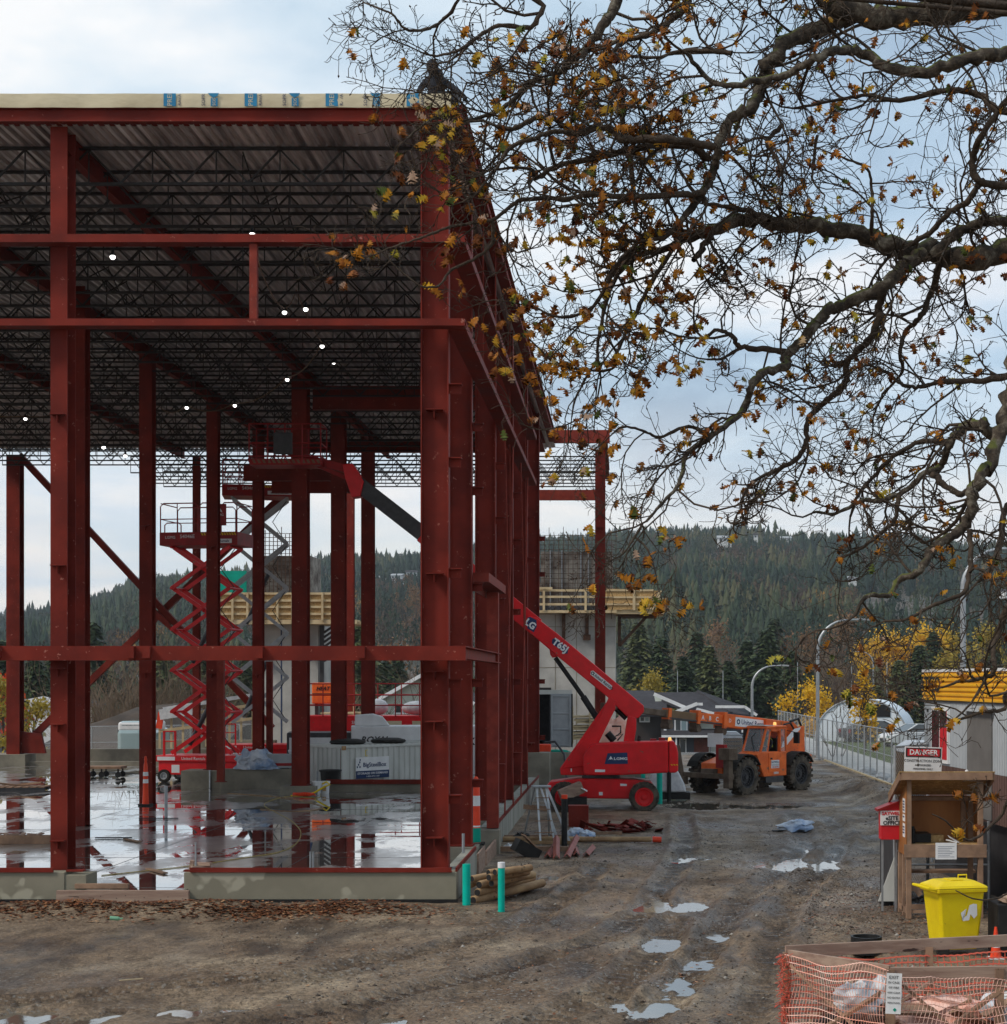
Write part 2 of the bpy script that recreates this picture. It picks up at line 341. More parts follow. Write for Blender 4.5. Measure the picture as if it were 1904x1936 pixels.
# ================================================================ GROUND, PUDDLES, SLAB, FAR TERRAIN
def mud_material():
    m, n, l, b = nodes('wet_mud_and_gravel'); v = _vec(n, True)
    f = _noise(n, l, v, .35, 6, .6); base = _ramp(n, l, f, [(.35, (.115, .074, .045)), (.52, (.190, .137, .090)), (.68, (.28, .220, .153))])
    ch = n.new('ShaderNodeAttribute'); ch.attribute_name = 'tint'; cm = n.new('ShaderNodeMix'); cm.data_type = 'RGBA'; l.new(ch.outputs['Fac'], cm.inputs[0]); l.new(base, cm.inputs[6]); cm.inputs[7].default_value = (.042, .026, .016, 1); base = cm.outputs[2]   # churned darker soil
    g0 = _noise(n, l, v, 2.6, 6, .72, (1, .55, 1)); gr0 = _ramp(n, l, g0, [(.36, (.50, .46, .42)), (.5, (1, 1, 1)), (.64, (1.28, 1.28, 1.27))]); m0 = n.new('ShaderNodeMix'); m0.data_type = 'RGBA'; m0.blend_type = 'MULTIPLY'; m0.inputs[0].default_value = 1; l.new(base, m0.inputs[6]); l.new(gr0, m0.inputs[7]); base = m0.outputs[2]
    g = _noise(n, l, v, 17, 5, .78); gr = _ramp(n, l, g, [(.34, (.36, .33, .30)), (.48, (1, 1, 1)), (.62, (1.6, 1.6, 1.6))])
    mx = n.new('ShaderNodeMix'); mx.data_type = 'RGBA'; mx.blend_type = 'MULTIPLY'; mx.inputs[0].default_value = 1; l.new(base, mx.inputs[6]); l.new(gr, mx.inputs[7])
    vo = n.new('ShaderNodeTexVoronoi'); vo.inputs['Scale'].default_value = 26; l.new(v, vo.inputs[0])
    rc = n.new('ShaderNodeSeparateColor'); l.new(vo.outputs['Color'], rc.inputs[0])
    k = _ramp(n, l, rc.outputs[0], [(.90, (0, 0, 0)), (.93, (1, 1, 1))])
    # gravelly zones: by the wall foot and near the kiosk
    f2 = _noise(n, l, v, .16, 3, .5); gz = _ramp(n, l, f2, [(.45, (.12, .12, .12)), (.62, (.75, .75, .75))])
    kk = n.new('ShaderNodeMath'); kk.operation = 'MULTIPLY'; l.new(k, kk.inputs[0]); l.new(gz, kk.inputs[1])
    mx2 = n.new('ShaderNodeMix'); mx2.data_type = 'RGBA'; l.new(kk.outputs[0], mx2.inputs[0]); l.new(mx.outputs[2], mx2.inputs[6]); mx2.inputs[7].default_value = (.27, .26, .24, 1)
    l.new(mx2.outputs[2], b.inputs['Base Color'])
    wet = _noise(n, l, v, .8, 5, .6, (1, .5, 1)); wr = _ramp(n, l, wet, [(.40, (.85,)*3), (.62, (.45,)*3)]); pz = n.new('ShaderNodeSeparateXYZ'); l.new(v, pz.inputs[0]); mr = n.new('ShaderNodeMapRange'); l.new(pz.outputs[2], mr.inputs[0]); mr.inputs[1].default_value = -.052; mr.inputs[2].default_value = .016; mr.inputs[3].default_value = .22; mr.inputs[4].default_value = 1
    mm = n.new('ShaderNodeMath'); mm.operation = 'MULTIPLY'; l.new(wr, mm.inputs[0]); l.new(mr.outputs[0], mm.inputs[1]); wc = n.new('ShaderNodeMapRange'); l.new(ch.outputs['Fac'], wc.inputs[0]); wc.inputs[3].default_value = 1; wc.inputs[4].default_value = .42; m5 = n.new('ShaderNodeMath'); m5.operation = 'MULTIPLY'; l.new(mm.outputs[0], m5.inputs[0]); l.new(wc.outputs[0], m5.inputs[1]); l.new(m5.outputs[0], b.inputs['Roughness'])
    b.inputs['Specular IOR Level'].default_value = .34
    bp = n.new('ShaderNodeBump'); bp.inputs['Strength'].default_value = 1; bp.inputs['Distance'].default_value = .05
    h1 = _noise(n, l, v, 14, 6, .7); h2 = _noise(n, l, v, 45, 3, .6)
    ad = n.new('ShaderNodeMath'); ad.operation = 'MULTIPLY_ADD'; l.new(h2, ad.inputs[0]); ad.inputs[1].default_value = .35; l.new(h1, ad.inputs[2])
    l.new(ad.outputs[0], bp.inputs['Height']); l.new(bp.outputs[0], b.inputs['Normal']); return m
M['mud'] = mud_material()
RIDGE = np.array([(-700, 1235), (-300, 1215), (0, 1165), (40, 1152), (85, 1146), (160, 1128), (210, 1118), (250, 1098), (340, 1088), (460, 1078), (600, 1056), (720, 1050), (795, 1047), (900, 1032), (1022, 1014), (1165, 1002), (1300, 996), (1400, 994), (1500, 1006), (1700, 1012), (1904, 1020), (2300, 1030), (2900, 1070)], float)
def ridge_z(x, y):
    u = UX+x/np.maximum(y, 1)*FPX; v = np.interp(u, RIDGE[:, 0], RIDGE[:, 1]); return EYE+(VY-v)/FPX*1500-13
def terrain(x, y):
    """height of the land: level site, fall to the houses, long wooded hill"""
    x = np.asarray(x, float); y = np.asarray(y, float)
    z = -7.0*np.clip((y-100)/80, 0, 1)**1.0
    t = np.clip((y-430)/1070, 0, 1); zr = ridge_z(x, np.full_like(y, 1500.)*1.0 if np.ndim(y) else 1500.)
    zr = ridge_z(x*1500/np.maximum(y, 300), 1500.0)
    hill = (t**.85)*(zr+7)+fbm(x/120, y/120, 3, 5)*14*np.clip(t*6, 0, 1)*np.clip((1.02-t)*5, 0.15, 1)
    z = z+np.where(y > 430, hill, 0)
    back = np.clip((y-1500)/900, 0, 1); z = z-back*60*(y > 1500)
    return z
PUD = [(4.0, 38.7, 1.0, .85), (1.65, 40.0, .36, .45), (.82, 31.6, .62, .6), (.70, 26.9, .46, .55), (1.12, 25.3, .42, .55), (.62, 23.4, .30, .8), (.25, 21.8, .38, .45), (-2.15, 36.0, .62, .7),
       (-7.35, 21.2, .22, .35), (-7.75, 21.0, .16, .5), (-6.75, 20.9, .22, .3), (-6.45, 21.3, .12, .2), (-5.6, 21.5, .33, .42), (-5.05, 21.7, .26, .2), (-2.95, 20.9, .22, .25), (3.35, 25.6, .4, .3), (1.3, 59.5, .7, 1.4), (2.6, 57, .9, 1.2), (4.6, 56.5, 1.0, .8), (1.55, 27.9, .16, .35)]
TRK = [[(-1.0, 17), (.2, 20.5), (1.0, 24), (1.55, 28), (2.2, 32), (3.3, 36.5), (4.6, 43), (5.2, 52)], [(.7, 17), (1.6, 21), (2.2, 25), (2.65, 29), (3.3, 32.5), (4.4, 37), (5.7, 44), (6.2, 52)],
       [(-6, 19), (-3.5, 21.5), (-1.8, 24), (-.4, 27), (.4, 30.5), (1.0, 36), (1.6, 43), (1.8, 52)], [(-8, 22), (-4.8, 23.4), (-3.0, 25.8), (-1.7, 29), (-1.0, 33), (-.5, 38)], [(-4, 17), (-1.5, 19.5), (-.2, 22.5), (.5, 26), (.9, 29.5)]]
def near_h(x, y):
    global CH; CH = np.clip((fbm(x/1.3, y/2.2, 4, 41)-.06)*5, 0, .75)
    h = fbm(x/2.6, y/2.6, 3, 2)*.10+fbm(x/.5, y/.8, 4, 9)*.055+fbm(x/.14, y/.2, 2, 21)*.016+.018
    for tr in TRK:
        p = np.array(tr, float)
        best = np.full(x.shape, 9.); al = np.zeros(x.shape); acc = 0
        for a, b in zip(p[:-1], p[1:]):
            d = b-a; L2 = (d**2).sum(); t = np.clip(((x-a[0])*d[0]+(y-a[1])*d[1])/L2, 0, 1)
            dist = np.hypot(x-a[0]-t*d[0], y-a[1]-t*d[1]); k = dist < best; best = np.where(k, dist, best); al = np.where(k, acc+t*L2**.5, al); acc += L2**.5
        side = best+fbm(x/.8, y/.8, 2, 31)*.2; g = np.exp(-(side/.24)**4)
        CH = np.maximum(CH, g*(.08+.92*(.5+.5*np.sin(al*2*math.pi/.29+best*5)))*(.35+.9*vnoise(x*1.3, y*.9, 78))+.55*np.exp(-((side-.38)/.13)**2)*vnoise(x*3, y*2, 79))
        h = h-g*.06+g*np.maximum(0, np.sin(al*2*math.pi/.29+best*5))*.06*(.6+.8*vnoise(x*1.1, y*.7, 77)) + np.exp(-((side-.38)/.11)**2)*.055
    e = np.zeros(x.shape)
    for px, py, rx, ry in PUD:
        e = np.maximum(e, np.exp(-(((x-px)/rx/1.15)**2+((y-py)/ry/1.25)**2)**1.2*.7))
    h = h-e*.125*(.12+.85*vnoise(x*2.6, y*1.1, 55)+1.15*vnoise(x*9, y*3.2, 56))
    # soil heaps: spoil along the wall foot, berm by the fence, heap near the telehandler
    h = h+.16*np.exp(-((y-30.6)/.75)**2)*np.clip((-3.2-x)/1.2, 0, 1)*(.55+.9*vnoise(x*.8, y, 8))
    b = np.exp(-((x-9.1)/.9)**2)*np.clip((y-40)/6, 0, 1)*np.clip((74-y)/12, 0, 1); h = h+b*(.42+.5*fbm(x/.7, y/.9, 3, 12))
    b2 = np.exp(-(((x-7.6)/1.5)**2+((y-47)/3.2)**2)); h = h+b2*(.26+.35*fbm(x/.4, y/.5, 3, 14))
    fx = np.clip((x+13.7)/2, 0, 1)*np.clip((12.7-x)/2, 0, 1)*np.clip((y-17.6)/1, 0, 1)*np.clip((86-y)/8, 0, 1)
    inside = (x < -3.2) & (y > 32.2); h = np.where(inside, -.02, h)
    return h*fx
xs = np.concatenate([-np.geomspace(3200, 16, 46), np.arange(-14, 12.6, .034), np.geomspace(13, 3200, 46)])
vv = np.arange(1995, 1436, -1.15); ys = np.concatenate([np.array([-60, -20, 0, 10., 15.]), 4.2*FPX/(vv-VY), np.arange(90, 180, 6.), np.arange(190, 430, 30.), np.geomspace(440, 3200, 60)])
X, Y = np.meshgrid(xs, ys); Z = terrain(X, Y)
nm = (X > -14.2) & (X < 12.8) & (Y > 17) & (Y < 92); Z[nm] += near_h(X[nm], Y[nm]); CHF = np.zeros_like(Z); CHF[nm] = np.clip(CH, 0, 1)
nx, ny = len(xs), len(ys); idx = np.arange(nx*ny).reshape(ny, nx)
F = np.stack([idx[:-1, :-1], idx[:-1, 1:], idx[1:, 1:], idx[1:, :-1]], -1).reshape(-1, 4)
gm, gn, gl, gb = M['mud'], M['mud'].node_tree.nodes, M['mud'].node_tree.links, M['mud'].node_tree.nodes['Principled BSDF']
# beyond the site the land is scrubby undergrowth
_src = gb.inputs['Base Color'].links[0].from_socket; _sp = gn.new('ShaderNodeSeparateXYZ'); gl.new(gn.new('ShaderNodeNewGeometry').outputs['Position'], _sp.inputs[0])
_k = gn.new('ShaderNodeMapRange'); _k.inputs[1].default_value = 120; _k.inputs[2].default_value = 200; gl.new(_sp.outputs[1], _k.inputs[0])
_sn = _noise(gn, gl, gn.new('ShaderNodeNewGeometry').outputs['Position'], .03, 5); _sc = _ramp(gn, gl, _sn, [(.35, (.028, .034, .022)), (.6, (.075, .055, .038))])
_mx = gn.new('ShaderNodeMix'); _mx.data_type = 'RGBA'; gl.new(_k.outputs[0], _mx.inputs[0]); gl.new(_src, _mx.inputs[6]); gl.new(_sc, _mx.inputs[7]); gl.new(_mx.outputs[2], gb.inputs['Base Color'])
ground = struct(npmesh('ground', np.stack([X.ravel(), Y.ravel(), Z.ravel()], -1), F, 'mud', smooth=True, attr=CHF.ravel()))
def water_mat(name, tint):
    m, n, l, b = nodes(name); v = _vec(n, True); b.inputs['Base Color'].default_value = (*tint, 1); b.inputs['Roughness'].default_value = .05; b.inputs['Specular IOR Level'].default_value = .5
    b.inputs['Coat Weight'].default_value = .3; b.inputs['Coat Roughness'].default_value = .02
    bp = n.new('ShaderNodeBump'); bp.inputs['Strength'].default_value = .10; bp.inputs['Distance'].default_value = .012; l.new(_noise(n, l, v, 5, 4), bp.inputs['Height']); l.new(bp.outputs[0], b.inputs['Normal']); return m
M['water'] = water_mat('muddy_puddle_water', (.12, .10, .075))
wb = MB(); wb.box(-13.5, 12.3, 18.0, 31.4, -.30, -.052); wb.box(-3.0, 12.3, 31.4, 84, -.30, -.0521); struct(wb.build('puddle_water', 'water'))
# wet concrete floor slab of the building
def slab_mat():
    m, n, l, b = nodes('rain_wet_slab'); v = _vec(n, True)
    f = _noise(n, l, v, .85, 8, .66, (.8, .42, 1)); g = _noise(n, l, v, 2.2, 5, .6)
    wet = _ramp(n, l, f, [(.485, (1, 1, 1)), (.515, (.40, .40, .40)), (.59, (0, 0, 0))])      # 1 = standing water
    c = _ramp(n, l, g, [(.35, (.14, .115, .10)), (.65, (.24, .215, .195))])
    mx = n.new('ShaderNodeMix'); mx.data_type = 'RGBA'; l.new(wet, mx.inputs[0]); l.new(c, mx.inputs[6]); mx.inputs[7].default_value = (.075, .073, .068, 1); l.new(mx.outputs[2], b.inputs['Base Color'])
    ro = n.new('ShaderNodeMapRange'); l.new(wet, ro.inputs[0]); ro.inputs[3].default_value = .42; ro.inputs[4].default_value = .015; l.new(ro.outputs[0], b.inputs['Roughness'])
    b.inputs['Specular IOR Level'].default_value = .6
    cw_ = n.new('ShaderNodeMapRange'); l.new(wet, cw_.inputs[0]); cw_.inputs[3].default_value = .75; cw_.inputs[4].default_value = 1; l.new(cw_.outputs[0], b.inputs['Coat Weight']); b.inputs['Coat IOR'].default_value = 1.45; cr = n.new('ShaderNodeMapRange'); l.new(wet, cr.inputs[0]); cr.inputs[3].default_value = .15; cr.inputs[4].default_value = .006; l.new(cr.outputs[0], b.inputs['Coat Roughness'])
    bp = n.new('ShaderNodeBump'); bp.inputs['Distance'].default_value = .01; st = n.new('ShaderNodeMapRange'); l.new(wet, st.inputs[0]); st.inputs[3].default_value = .16; st.inputs[4].default_value = .012; l.new(st.outputs[0], bp.inputs['Strength'])
    l.new(_noise(n, l, v, 3.0, 4, .5, (1, 1, 1)), bp.inputs['Height']); l.new(bp.outputs[0], b.inputs['Normal']); l.new(bp.outputs[0], b.inputs['Coat Normal']); return m
M['slab'] = slab_mat()
sb = MB(); sb.box(-29, -3.55, 31.75, 80, .04, .30); sb.box(-10.0, -8.15, 31.42, 31.75, .02, .296)
struct(sb.build('concrete_floor_slab', 'slab'))
jb = MB()
for y in (37.1, 44, 50.8, 58.4): jb.box(-28, -3.7, y-.006, y+.006, .300, .303)
for x in (-20, -14.9, -10.7, -7): jb.box(x-.006, x+.006, 31.9, 79, .300, .3035)
struct(jb.build('slab_control_joints', 'dark'))
# street, pavement and lawn behind the fence
rb = MB(); rb.box(10.55, 13.0, 50, 120, .0, .12); struct(rb.build('sidewalk', 'pave'))
rb = MB(); rb.box(13.0, 17.5, 50, 120, -.05, .10); struct(rb.build('grass_verge', 'grass'), 'stuff')
rb = MB(); rb.box(17.5, 60, 40, 130, -.3, .03); struct(rb.build('parking_lot', 'road'))

# ---------------------------------------------------------------- wooded hillside
def conifer_low(rng, tiers=7, k=5):
    V = []; Fc = []
    for t in range(tiers):
        z0 = .10+.86*t/tiers; z1 = min(1.0, z0+1.75/tiers); r = .17*(1-t/tiers)**.7*rng.uniform(.75, 1.3)+.015; o = len(V)
        V.append((0, 0, z1))
        for j in range(2*k):
            a = 2*math.pi*(j+rng.random()*.5)/(2*k)+t; rr = r*(1.0 if j % 2 == 0 else .52)*rng.uniform(.7, 1.2); V.append((rr*math.cos(a), rr*math.sin(a), z0-.02*rng.random()-(.035 if j % 2 == 0 else 0)))
        Fc += [(o, o+1+j, o+1+(j+1) % (2*k)) for j in range(2*k)]
    o = len(V); V += [(.012, 0, 0), (-.006, .01, 0), (-.006, -.01, 0), (0, 0, .5)]; Fc += [(o, o+1, o+3), (o+1, o+2, o+3), (o+2, o, o+3)]
    return np.array(V), np.array(Fc)
def puff_low(rng, k=150):
    V = []; Fc = []
    for i in range(k):
        a = rng.random()*6.28; z = .25+.7*rng.random(); r = .34*math.sin(math.pi*min(1, z*.9+.05))*rng.random()**.4; c = np.array([r*math.cos(a), r*math.sin(a), z]); o = len(V)
        for j in range(3): V.append(tuple(c+np.array([rng.gauss(0, .025), rng.gauss(0, .025), rng.gauss(0, .05)])))
        Fc.append((o, o+1, o+2))
    o = len(V); V += [(.02, 0, 0), (-.01, .017, 0), (-.01, -.017, 0), (0, 0, .8)]; Fc += [(o, o+1, o+3), (o+1, o+2, o+3), (o+2, o, o+3)]
    return np.array(V), np.array(Fc)
def scatter(name, protos, P, H, ang, tint, mat, wid=1.0):
    Vs = []; Fs = []; Ts = []; off = 0; rs = np.random.RandomState(4); pick = rs.randint(0, len(protos), len(P))
    for k, (pv, pf) in enumerate(protos):
        I = np.where(pick == k)[0]
        if not len(I): continue
        c, s = np.cos(ang[I])[:, None], np.sin(ang[I])[:, None]; h = H[I][:, None]
        x = (pv[:, 0]*c-pv[:, 1]*s)*h*wid+P[I, 0][:, None]; y = (pv[:, 0]*s+pv[:, 1]*c)*h*wid+P[I, 1][:, None]; z = pv[:, 2]*h+P[I, 2][:, None]
        Vs.append(np.stack([x, y, z], -1).reshape(-1, 3)); Fs.append((pf[None]+(np.arange(len(I))*len(pv))[:, None, None]+off).reshape(-1, 3)); Ts.append(np.repeat(tint[I], len(pv))); off += len(I)*len(pv)
    return struct(npmesh(name, np.concatenate(Vs), np.concatenate(Fs), mat, attr=np.concatenate(Ts)), 'stuff')
def tinted(name, pts, rough=.9):
    m, n, l, b = nodes(name); a = n.new('ShaderNodeAttribute'); a.attribute_name = 'tint'; l.new(_ramp(n, l, a.outputs['Fac'], pts), b.inputs['Base Color']); b.inputs['Roughness'].default_value = rough; b.inputs['Specular IOR Level'].default_value = .15; return m
M['conif'] = tinted('hillside_conifer_green', [(0, (.014, .030, .024)), (.5, (.026, .048, .032)), (.85, (.050, .068, .038)), (1, (.085, .085, .045))])
M['decid'] = tinted('hillside_bare_and_autumn', [(0, (.060, .046, .038)), (.6, (.10, .070, .048)), (.92, (.15, .085, .040)), (1, (.30, .17, .04))])
rg = random.Random(11); rs = np.random.RandomState(7)
pc = [conifer_low(rg) for _ in range(6)]; pp = [puff_low(rg) for _ in range(5)]
def hillpos(n, y0, y1, pw=1.0):
    y = y0+(y1-y0)*rs.rand(n)**pw; u = rs.uniform(-160, 2060, n); x = (u-UX)/FPX*y; return x, y
x, y = hillpos(15000, 480, 1530, .75); den = vnoise(x/60, y/110, 3); k = den > .20; x, y = x[k], y[k]; z = terrain(x, y)
scatter('hillside_conifers', pc, np.stack([x, y, z-.5], -1), rs.uniform(6.5, 15, len(x))*(.8+.5*den[k])*(1+.25*(rs.rand(len(x)) > .9)), rs.rand(len(x))*6.28, np.clip(rs.rand(len(x))*.4+1.5*(vnoise(x/75, y/130, 91)-.3), 0, 1), 'conif', 1.0)
# crest row
u = rs.uniform(-150, 2050, 760); y = rs.uniform(1450, 1540, 760); x = (u-UX)/FPX*y; z = terrain(x, y)
scatter('ridge_conifers', pc, np.stack([x, y, z-1], -1), rs.uniform(5, 13, len(x))*(.7+1.0*vnoise(u/45, u*0, 5)), rs.rand(len(x))*6.28, rs.rand(len(x))*.5, 'conif', 1.0)
x, y = hillpos(2600, 440, 1450, 1.0); den = vnoise(x/70+9, y/120, 13); k = (den > .66) | ((y < 700) & (den > .5)); x, y = x[k], y[k]; z = terrain(x, y)
scatter('hillside_bare_trees', pp, np.stack([x, y, z-.5], -1), rs.uniform(8, 15, len(x)), rs.rand(len(x))*6.28, rs.rand(len(x)), 'decid', 1.1)
x, y = hillpos(1500, 460, 1500, .9); z = terrain(x, y); scatter('hillside_round_crowns', pp, np.stack([x, y, z-.5], -1), rs.uniform(9, 17, len(x)), rs.rand(len(x))*6.28, np.clip(rs.rand(len(x)), 0, 1), 'conif', 1.0)
# distant blue mountain at far left
mt = MB(); xsn = np.linspace(-9000, 9000, 61); prof = [(float(a)*.28, float(112+80*fbm(np.array([a/2600.]), np.array([3.3]), 4, 3)[0])) for a in xsn]
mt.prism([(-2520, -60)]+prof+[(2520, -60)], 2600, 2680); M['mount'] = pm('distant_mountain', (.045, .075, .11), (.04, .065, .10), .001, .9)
struct(mt.build('distant_mountains', 'mount'))

# the air between here and the hills
hzb = MB(); hzb.box(-3300, 3300, -90, 3300, -90, 215); hzo = hzb.build('haze', 'white'); hm = bpy.data.materials.new('pale_haze'); hm.use_nodes = True; hn = hm.node_tree.nodes; hl_ = hm.node_tree.links; hn.remove(hn['Principled BSDF'])
pv = hn.new('ShaderNodeVolumePrincipled'); pv.inputs['Color'].default_value = (.86, .91, 1, 1); pv.inputs['Density'].default_value = .00012; pv.inputs['Anisotropy'].default_value = .2; hl_.new(pv.outputs[0], hn['Material Output'].inputs['Volume']); hzo.data.materials[0] = hm; struct(hzo, 'stuff')

# mixed wood between the houses and the foot of the hill
pc2 = [conifer_low(rg, 13, 9) for _ in range(5)]
x = rs.uniform(-105, 85, 420); y = rs.uniform(270, 440, 420); z = terrain(x, y); n_c = 230
scatter('mixed_wood_conifers', pc2, np.stack([x, y, z-.4], -1)[:n_c], rs.uniform(8, 15, n_c), rs.rand(n_c)*6.28, np.clip(.35+.65*rs.rand(n_c), 0, 1), 'conif', 1.05)
scatter('mixed_wood_bare_trees', pp, np.stack([x, y, z-.4], -1)[n_c:], rs.uniform(7, 13, 420-n_c), rs.rand(420-n_c)*6.28, rs.rand(420-n_c)*.97, 'decid', 1.1)
# ================================================================ RED STEEL FRAME BUILDING (one thing, its members are parts)
ZT, ZD = .60, 14.66           # top of foundation wall, underside of roof deck
B = thing('steel_frame_building', 'unfinished red primed steel frame building with open sides and corrugated roof deck', 'building', (0, 0, 0))
def column(x, y, z0=ZT, z1=ZD, d=.50, fl=.32, face='flange', brk=(), mat='steel'):
    """I column; face 'flange' shows a flange to the street (-y), 'web' shows the web"""
    b = MB(); up = (0, 1, 0) if face == 'flange' else (1, 0, 0)
    b.ib((x, y, z0), (x, y, z1), d, fl, up, .026, .018); b.box(x-.3, x+.3, y-.3, y+.3, z0-.03, z0+.0)
    o = b.build('column', mat, B)
    for z, sx in brk:
        q = MB()
        if face == 'web': q.box(x-.16+sx, x+.16+sx, y-fl/2-.12, y-.02, z, z+.018); q.box(x-.008+sx, x+.008+sx, y-fl/2-.10, y-.02, z-.15, z)
        else: q.box(x-.13, x+.13, y-d/2-.14, y-d/2, z, z+.018); q.box(x-.008, x+.008, y-d/2-.12, y-d/2, z-.14, z)
        q.build('girt_bracket', mat, o)
    if face == 'web':      # side clips on the outer flange
        for z in (2.0, 4.2, 6.3, 8.4, 9.8):
            q = MB(); q.box(x+d/2, x+d/2+.24, y-.12, y+.10, z, z+.02); q.box(x+d/2, x+d/2+.22, y-.01, y+.01, z-.16, z); q.build('side_clip', mat, o)
    return o
XB, XA, XC = -10.69, -14.95, -3.59
column(XB, 32.26, brk=[(1.15, 0), (3.35, 0), (6.35, 0), (9.2, 0), (4.4, 0)])
column(XC, 32.2, face='web', fl=.30, d=.53, brk=[(1.2, .0), (4.35, 0), (3.4, 0), (6.2, 0), (9.3, 0)])
for y in (37.1, 43.9, 50.8, 58.4, 66.4): column(XC, y, face='web', fl=.30, d=.53, brk=())
for y, z in ((45.2, .3), (53.1, .3), (61.6, .95), (69.2, .95)): column(XA+(.42 if y < 50 else 0), y, z, d=.46, fl=.40, brk=[(4.4, 0), (9.0, 0)] if y > 50 else ())
for y, z in ((57.8, .62), (65.5, .62), (73.0, .62)): column(XB-.35, y, z, d=.60, fl=.52, brk=())
column(-27.7, 77, .85, 14.4, d=.6, fl=.6); column(-19.5, 77.2, .5, 14.4, d=.3, fl=.3)
column(-1.07, 76.0, .9, 14.5, d=.5, fl=.46, brk=[(7.3, .1), (9.2, .1), (11, .1)])
column(-5.2, 76, .5, 14.4, d=.4, fl=.4); column(-14.4, 89, .5, 14.2, d=.4, fl=.42)
for x, y, z in ((-14.2, 59.6, .62), (-14.62, 69.8, .5)):
    b = MB(); b.box(x-.12, x+.12, y-.12, y+.12, z, 4.95); b.box(x-.18, x+.18, y-.18, y+.18, z-.02, z); b.build('column', 'steel2', B)
b = MB(); b.box(-3.33, -3.05, 41.0, 41.3, ZT, 6.32); b.build('door_jamb', 'steel2', B)
b = MB(); b.box(-3.4, -2.98, 37.3, 42.6, 6.36, 6.56); b.box(-3.4, -3.37, 37.3, 42.6, 6.2, 6.36); b.build('door_header', 'steel2', B)
# girts (channels lying flat) on the street side and on the long side
for z, h, x1 in ((12.38, .15, -2.98), (10.82, .13, -2.98), (4.56, .27, -2.96)):
    b = MB(); b.box(-24, x1, 31.63, 31.98, z+h-.02, z+h); b.box(-24, x1, 31.63, 31.65, z, z+h-.02); b.box(-24, x1, 31.651, 31.98, z, z+.02); b.build('girt', 'steel', B)
for z, y1 in ((12.36, 57.6), (10.80, 57.6)):
    b = MB(); b.box(-3.32, -2.98, 32.0, y1, z+.13, z+.15); b.box(-3.0, -2.98, 32.0, y1, z+.0, z+.13); b.box(-3.32, -3.003, 32.0, y1, z, z+.02); b.build('girt', 'steel', B)
b = MB(); b.ib((-3.12, 31.99, 4.72), (-3.12, 41.2, 4.72), .24, .24); b.build('girt', 'steel2', B)
b = MB(); b.box(-7.02, -6.88, 31.7, 31.84, 10.96, 12.37); b.build('girt_hanger', 'steel2', B)
b = MB()
for x in (-8.9, -6.8, -4.9, -11.7, -9.2): b.box(x-.07, x+.07, 31.50, 31.63, 4.60, 4.82); 
split(b, 'girt_splice_plate', 'steel', B)
# roof edge beams
b = MB(); b.box(-24, -3.06, 31.86, 32.05, ZD+.02, ZD+.27); b.box(-24, -3.03, 31.80, 31.86, ZD+.27, ZD+.30); b.box(-24, -3.05, 31.70, 31.86, ZD+.0, ZD+.02); b.build('roof_edge_beam', 'steel', B)
b = MB(); b.box(-3.30, -3.10, 32.05, 74.6, ZD+.02, ZD+.42); b.box(-3.10, -3.02, 32.05, 74.6, ZD+.0, ZD+.02); b.box(-3.10, -3.02, 32.05, 74.6, ZD+.42, ZD+.44); b.build('roof_edge_beam', 'steel2', B)
b = MB(); b.box(-3.10, -.63, 74.6, 74.8, ZD-.02, ZD+.55); b.prism([(-3.1, ZD+.55), (-.63, ZD+.28), (-.63, ZD+.55)], 74.6, 74.8); b.v = b.v[:8]; b.f = b.f[:6]; b.mi = b.mi[:6]
b.build('roof_edge_beam', 'steel2', B)
b = MB(); b.ib((-.9, 74.8, ZD+.2), (-.9, 88, ZD+.2), .5, .3); b.build('roof_edge_beam', 'steel', B)
for (x0, x1, z, yy) in ((-5, -.9, 12.9, 82),): b = MB(); b.box(x0, x1, yy, yy+.2, z, z+.5); b.build('girt', 'steel2', B)
# roof girders (long, along y) and cross girders
for x in (XB, XA, -20.0):
    b = MB(); b.ib((x, 32.1, ZD-.22), (x, 77, ZD-.22), .38, .18); b.build('roof_girder', 'steel', B)
b = MB(); b.ib((XC, 32.4, ZD-.24), (XC, 74.5, ZD-.24), .42, .26); b.build('roof_girder', 'steel', B)
for x0, x1, y, z, d in ((XB, XC, 58.1, ZD-.8, .8), (-15.2, -10.9, 67.6, 12.45, .62), (-15.2, -10.9, 73, 12.5, .5), (-15.2, XC, 72.0, ZD-.55, .5)):
    b = MB(); b.ib((x0, y, z), (x1, y, z), d, .3); b.build('roof_girder', 'steel', B)
# open web joists along x
def joist_mesh(x0, x1, d=.70, pitch=1.25, r=.022):
    b = MB()
    for zz in (0, -d):
        for s in (-.03, .03): b.bar((x0, s, zz), (x1, s, zz), .035, .05)
    n_ = int((x1-x0)/pitch); 
    for i in range(n_):
        a = x0+i*pitch; b.bar((a, 0, -.02), (a+pitch/2, 0, -d+.02), r*1.6); b.bar((a+pitch/2, 0, -d+.02), (a+pitch, 0, -.02), r*1.6); b.bar((a, .001, -.02), (a, .001, -d+.03), r*1.1)
    return b
j0 = joist_mesh(-28, -3.75).build('roof_joist', 'joist', B); j0.location = (0, 33.2, ZD-.04)
y = 33.2+1.55
while y < 77:
    c = j0.copy(); COL.objects.link(c); c.parent = B; c.location = (random.Random(int(y*9)).uniform(-.5, .1), y, ZD-.04); y += 1.55
for y in (78.2, 79.6, 81.0, 82.4, 83.8): 
    b = joist_mesh(-22.8, -.9, .75, 1.1); o = b.build('roof_joist', 'joist', B); o.location = (0, y, ZD-.15)
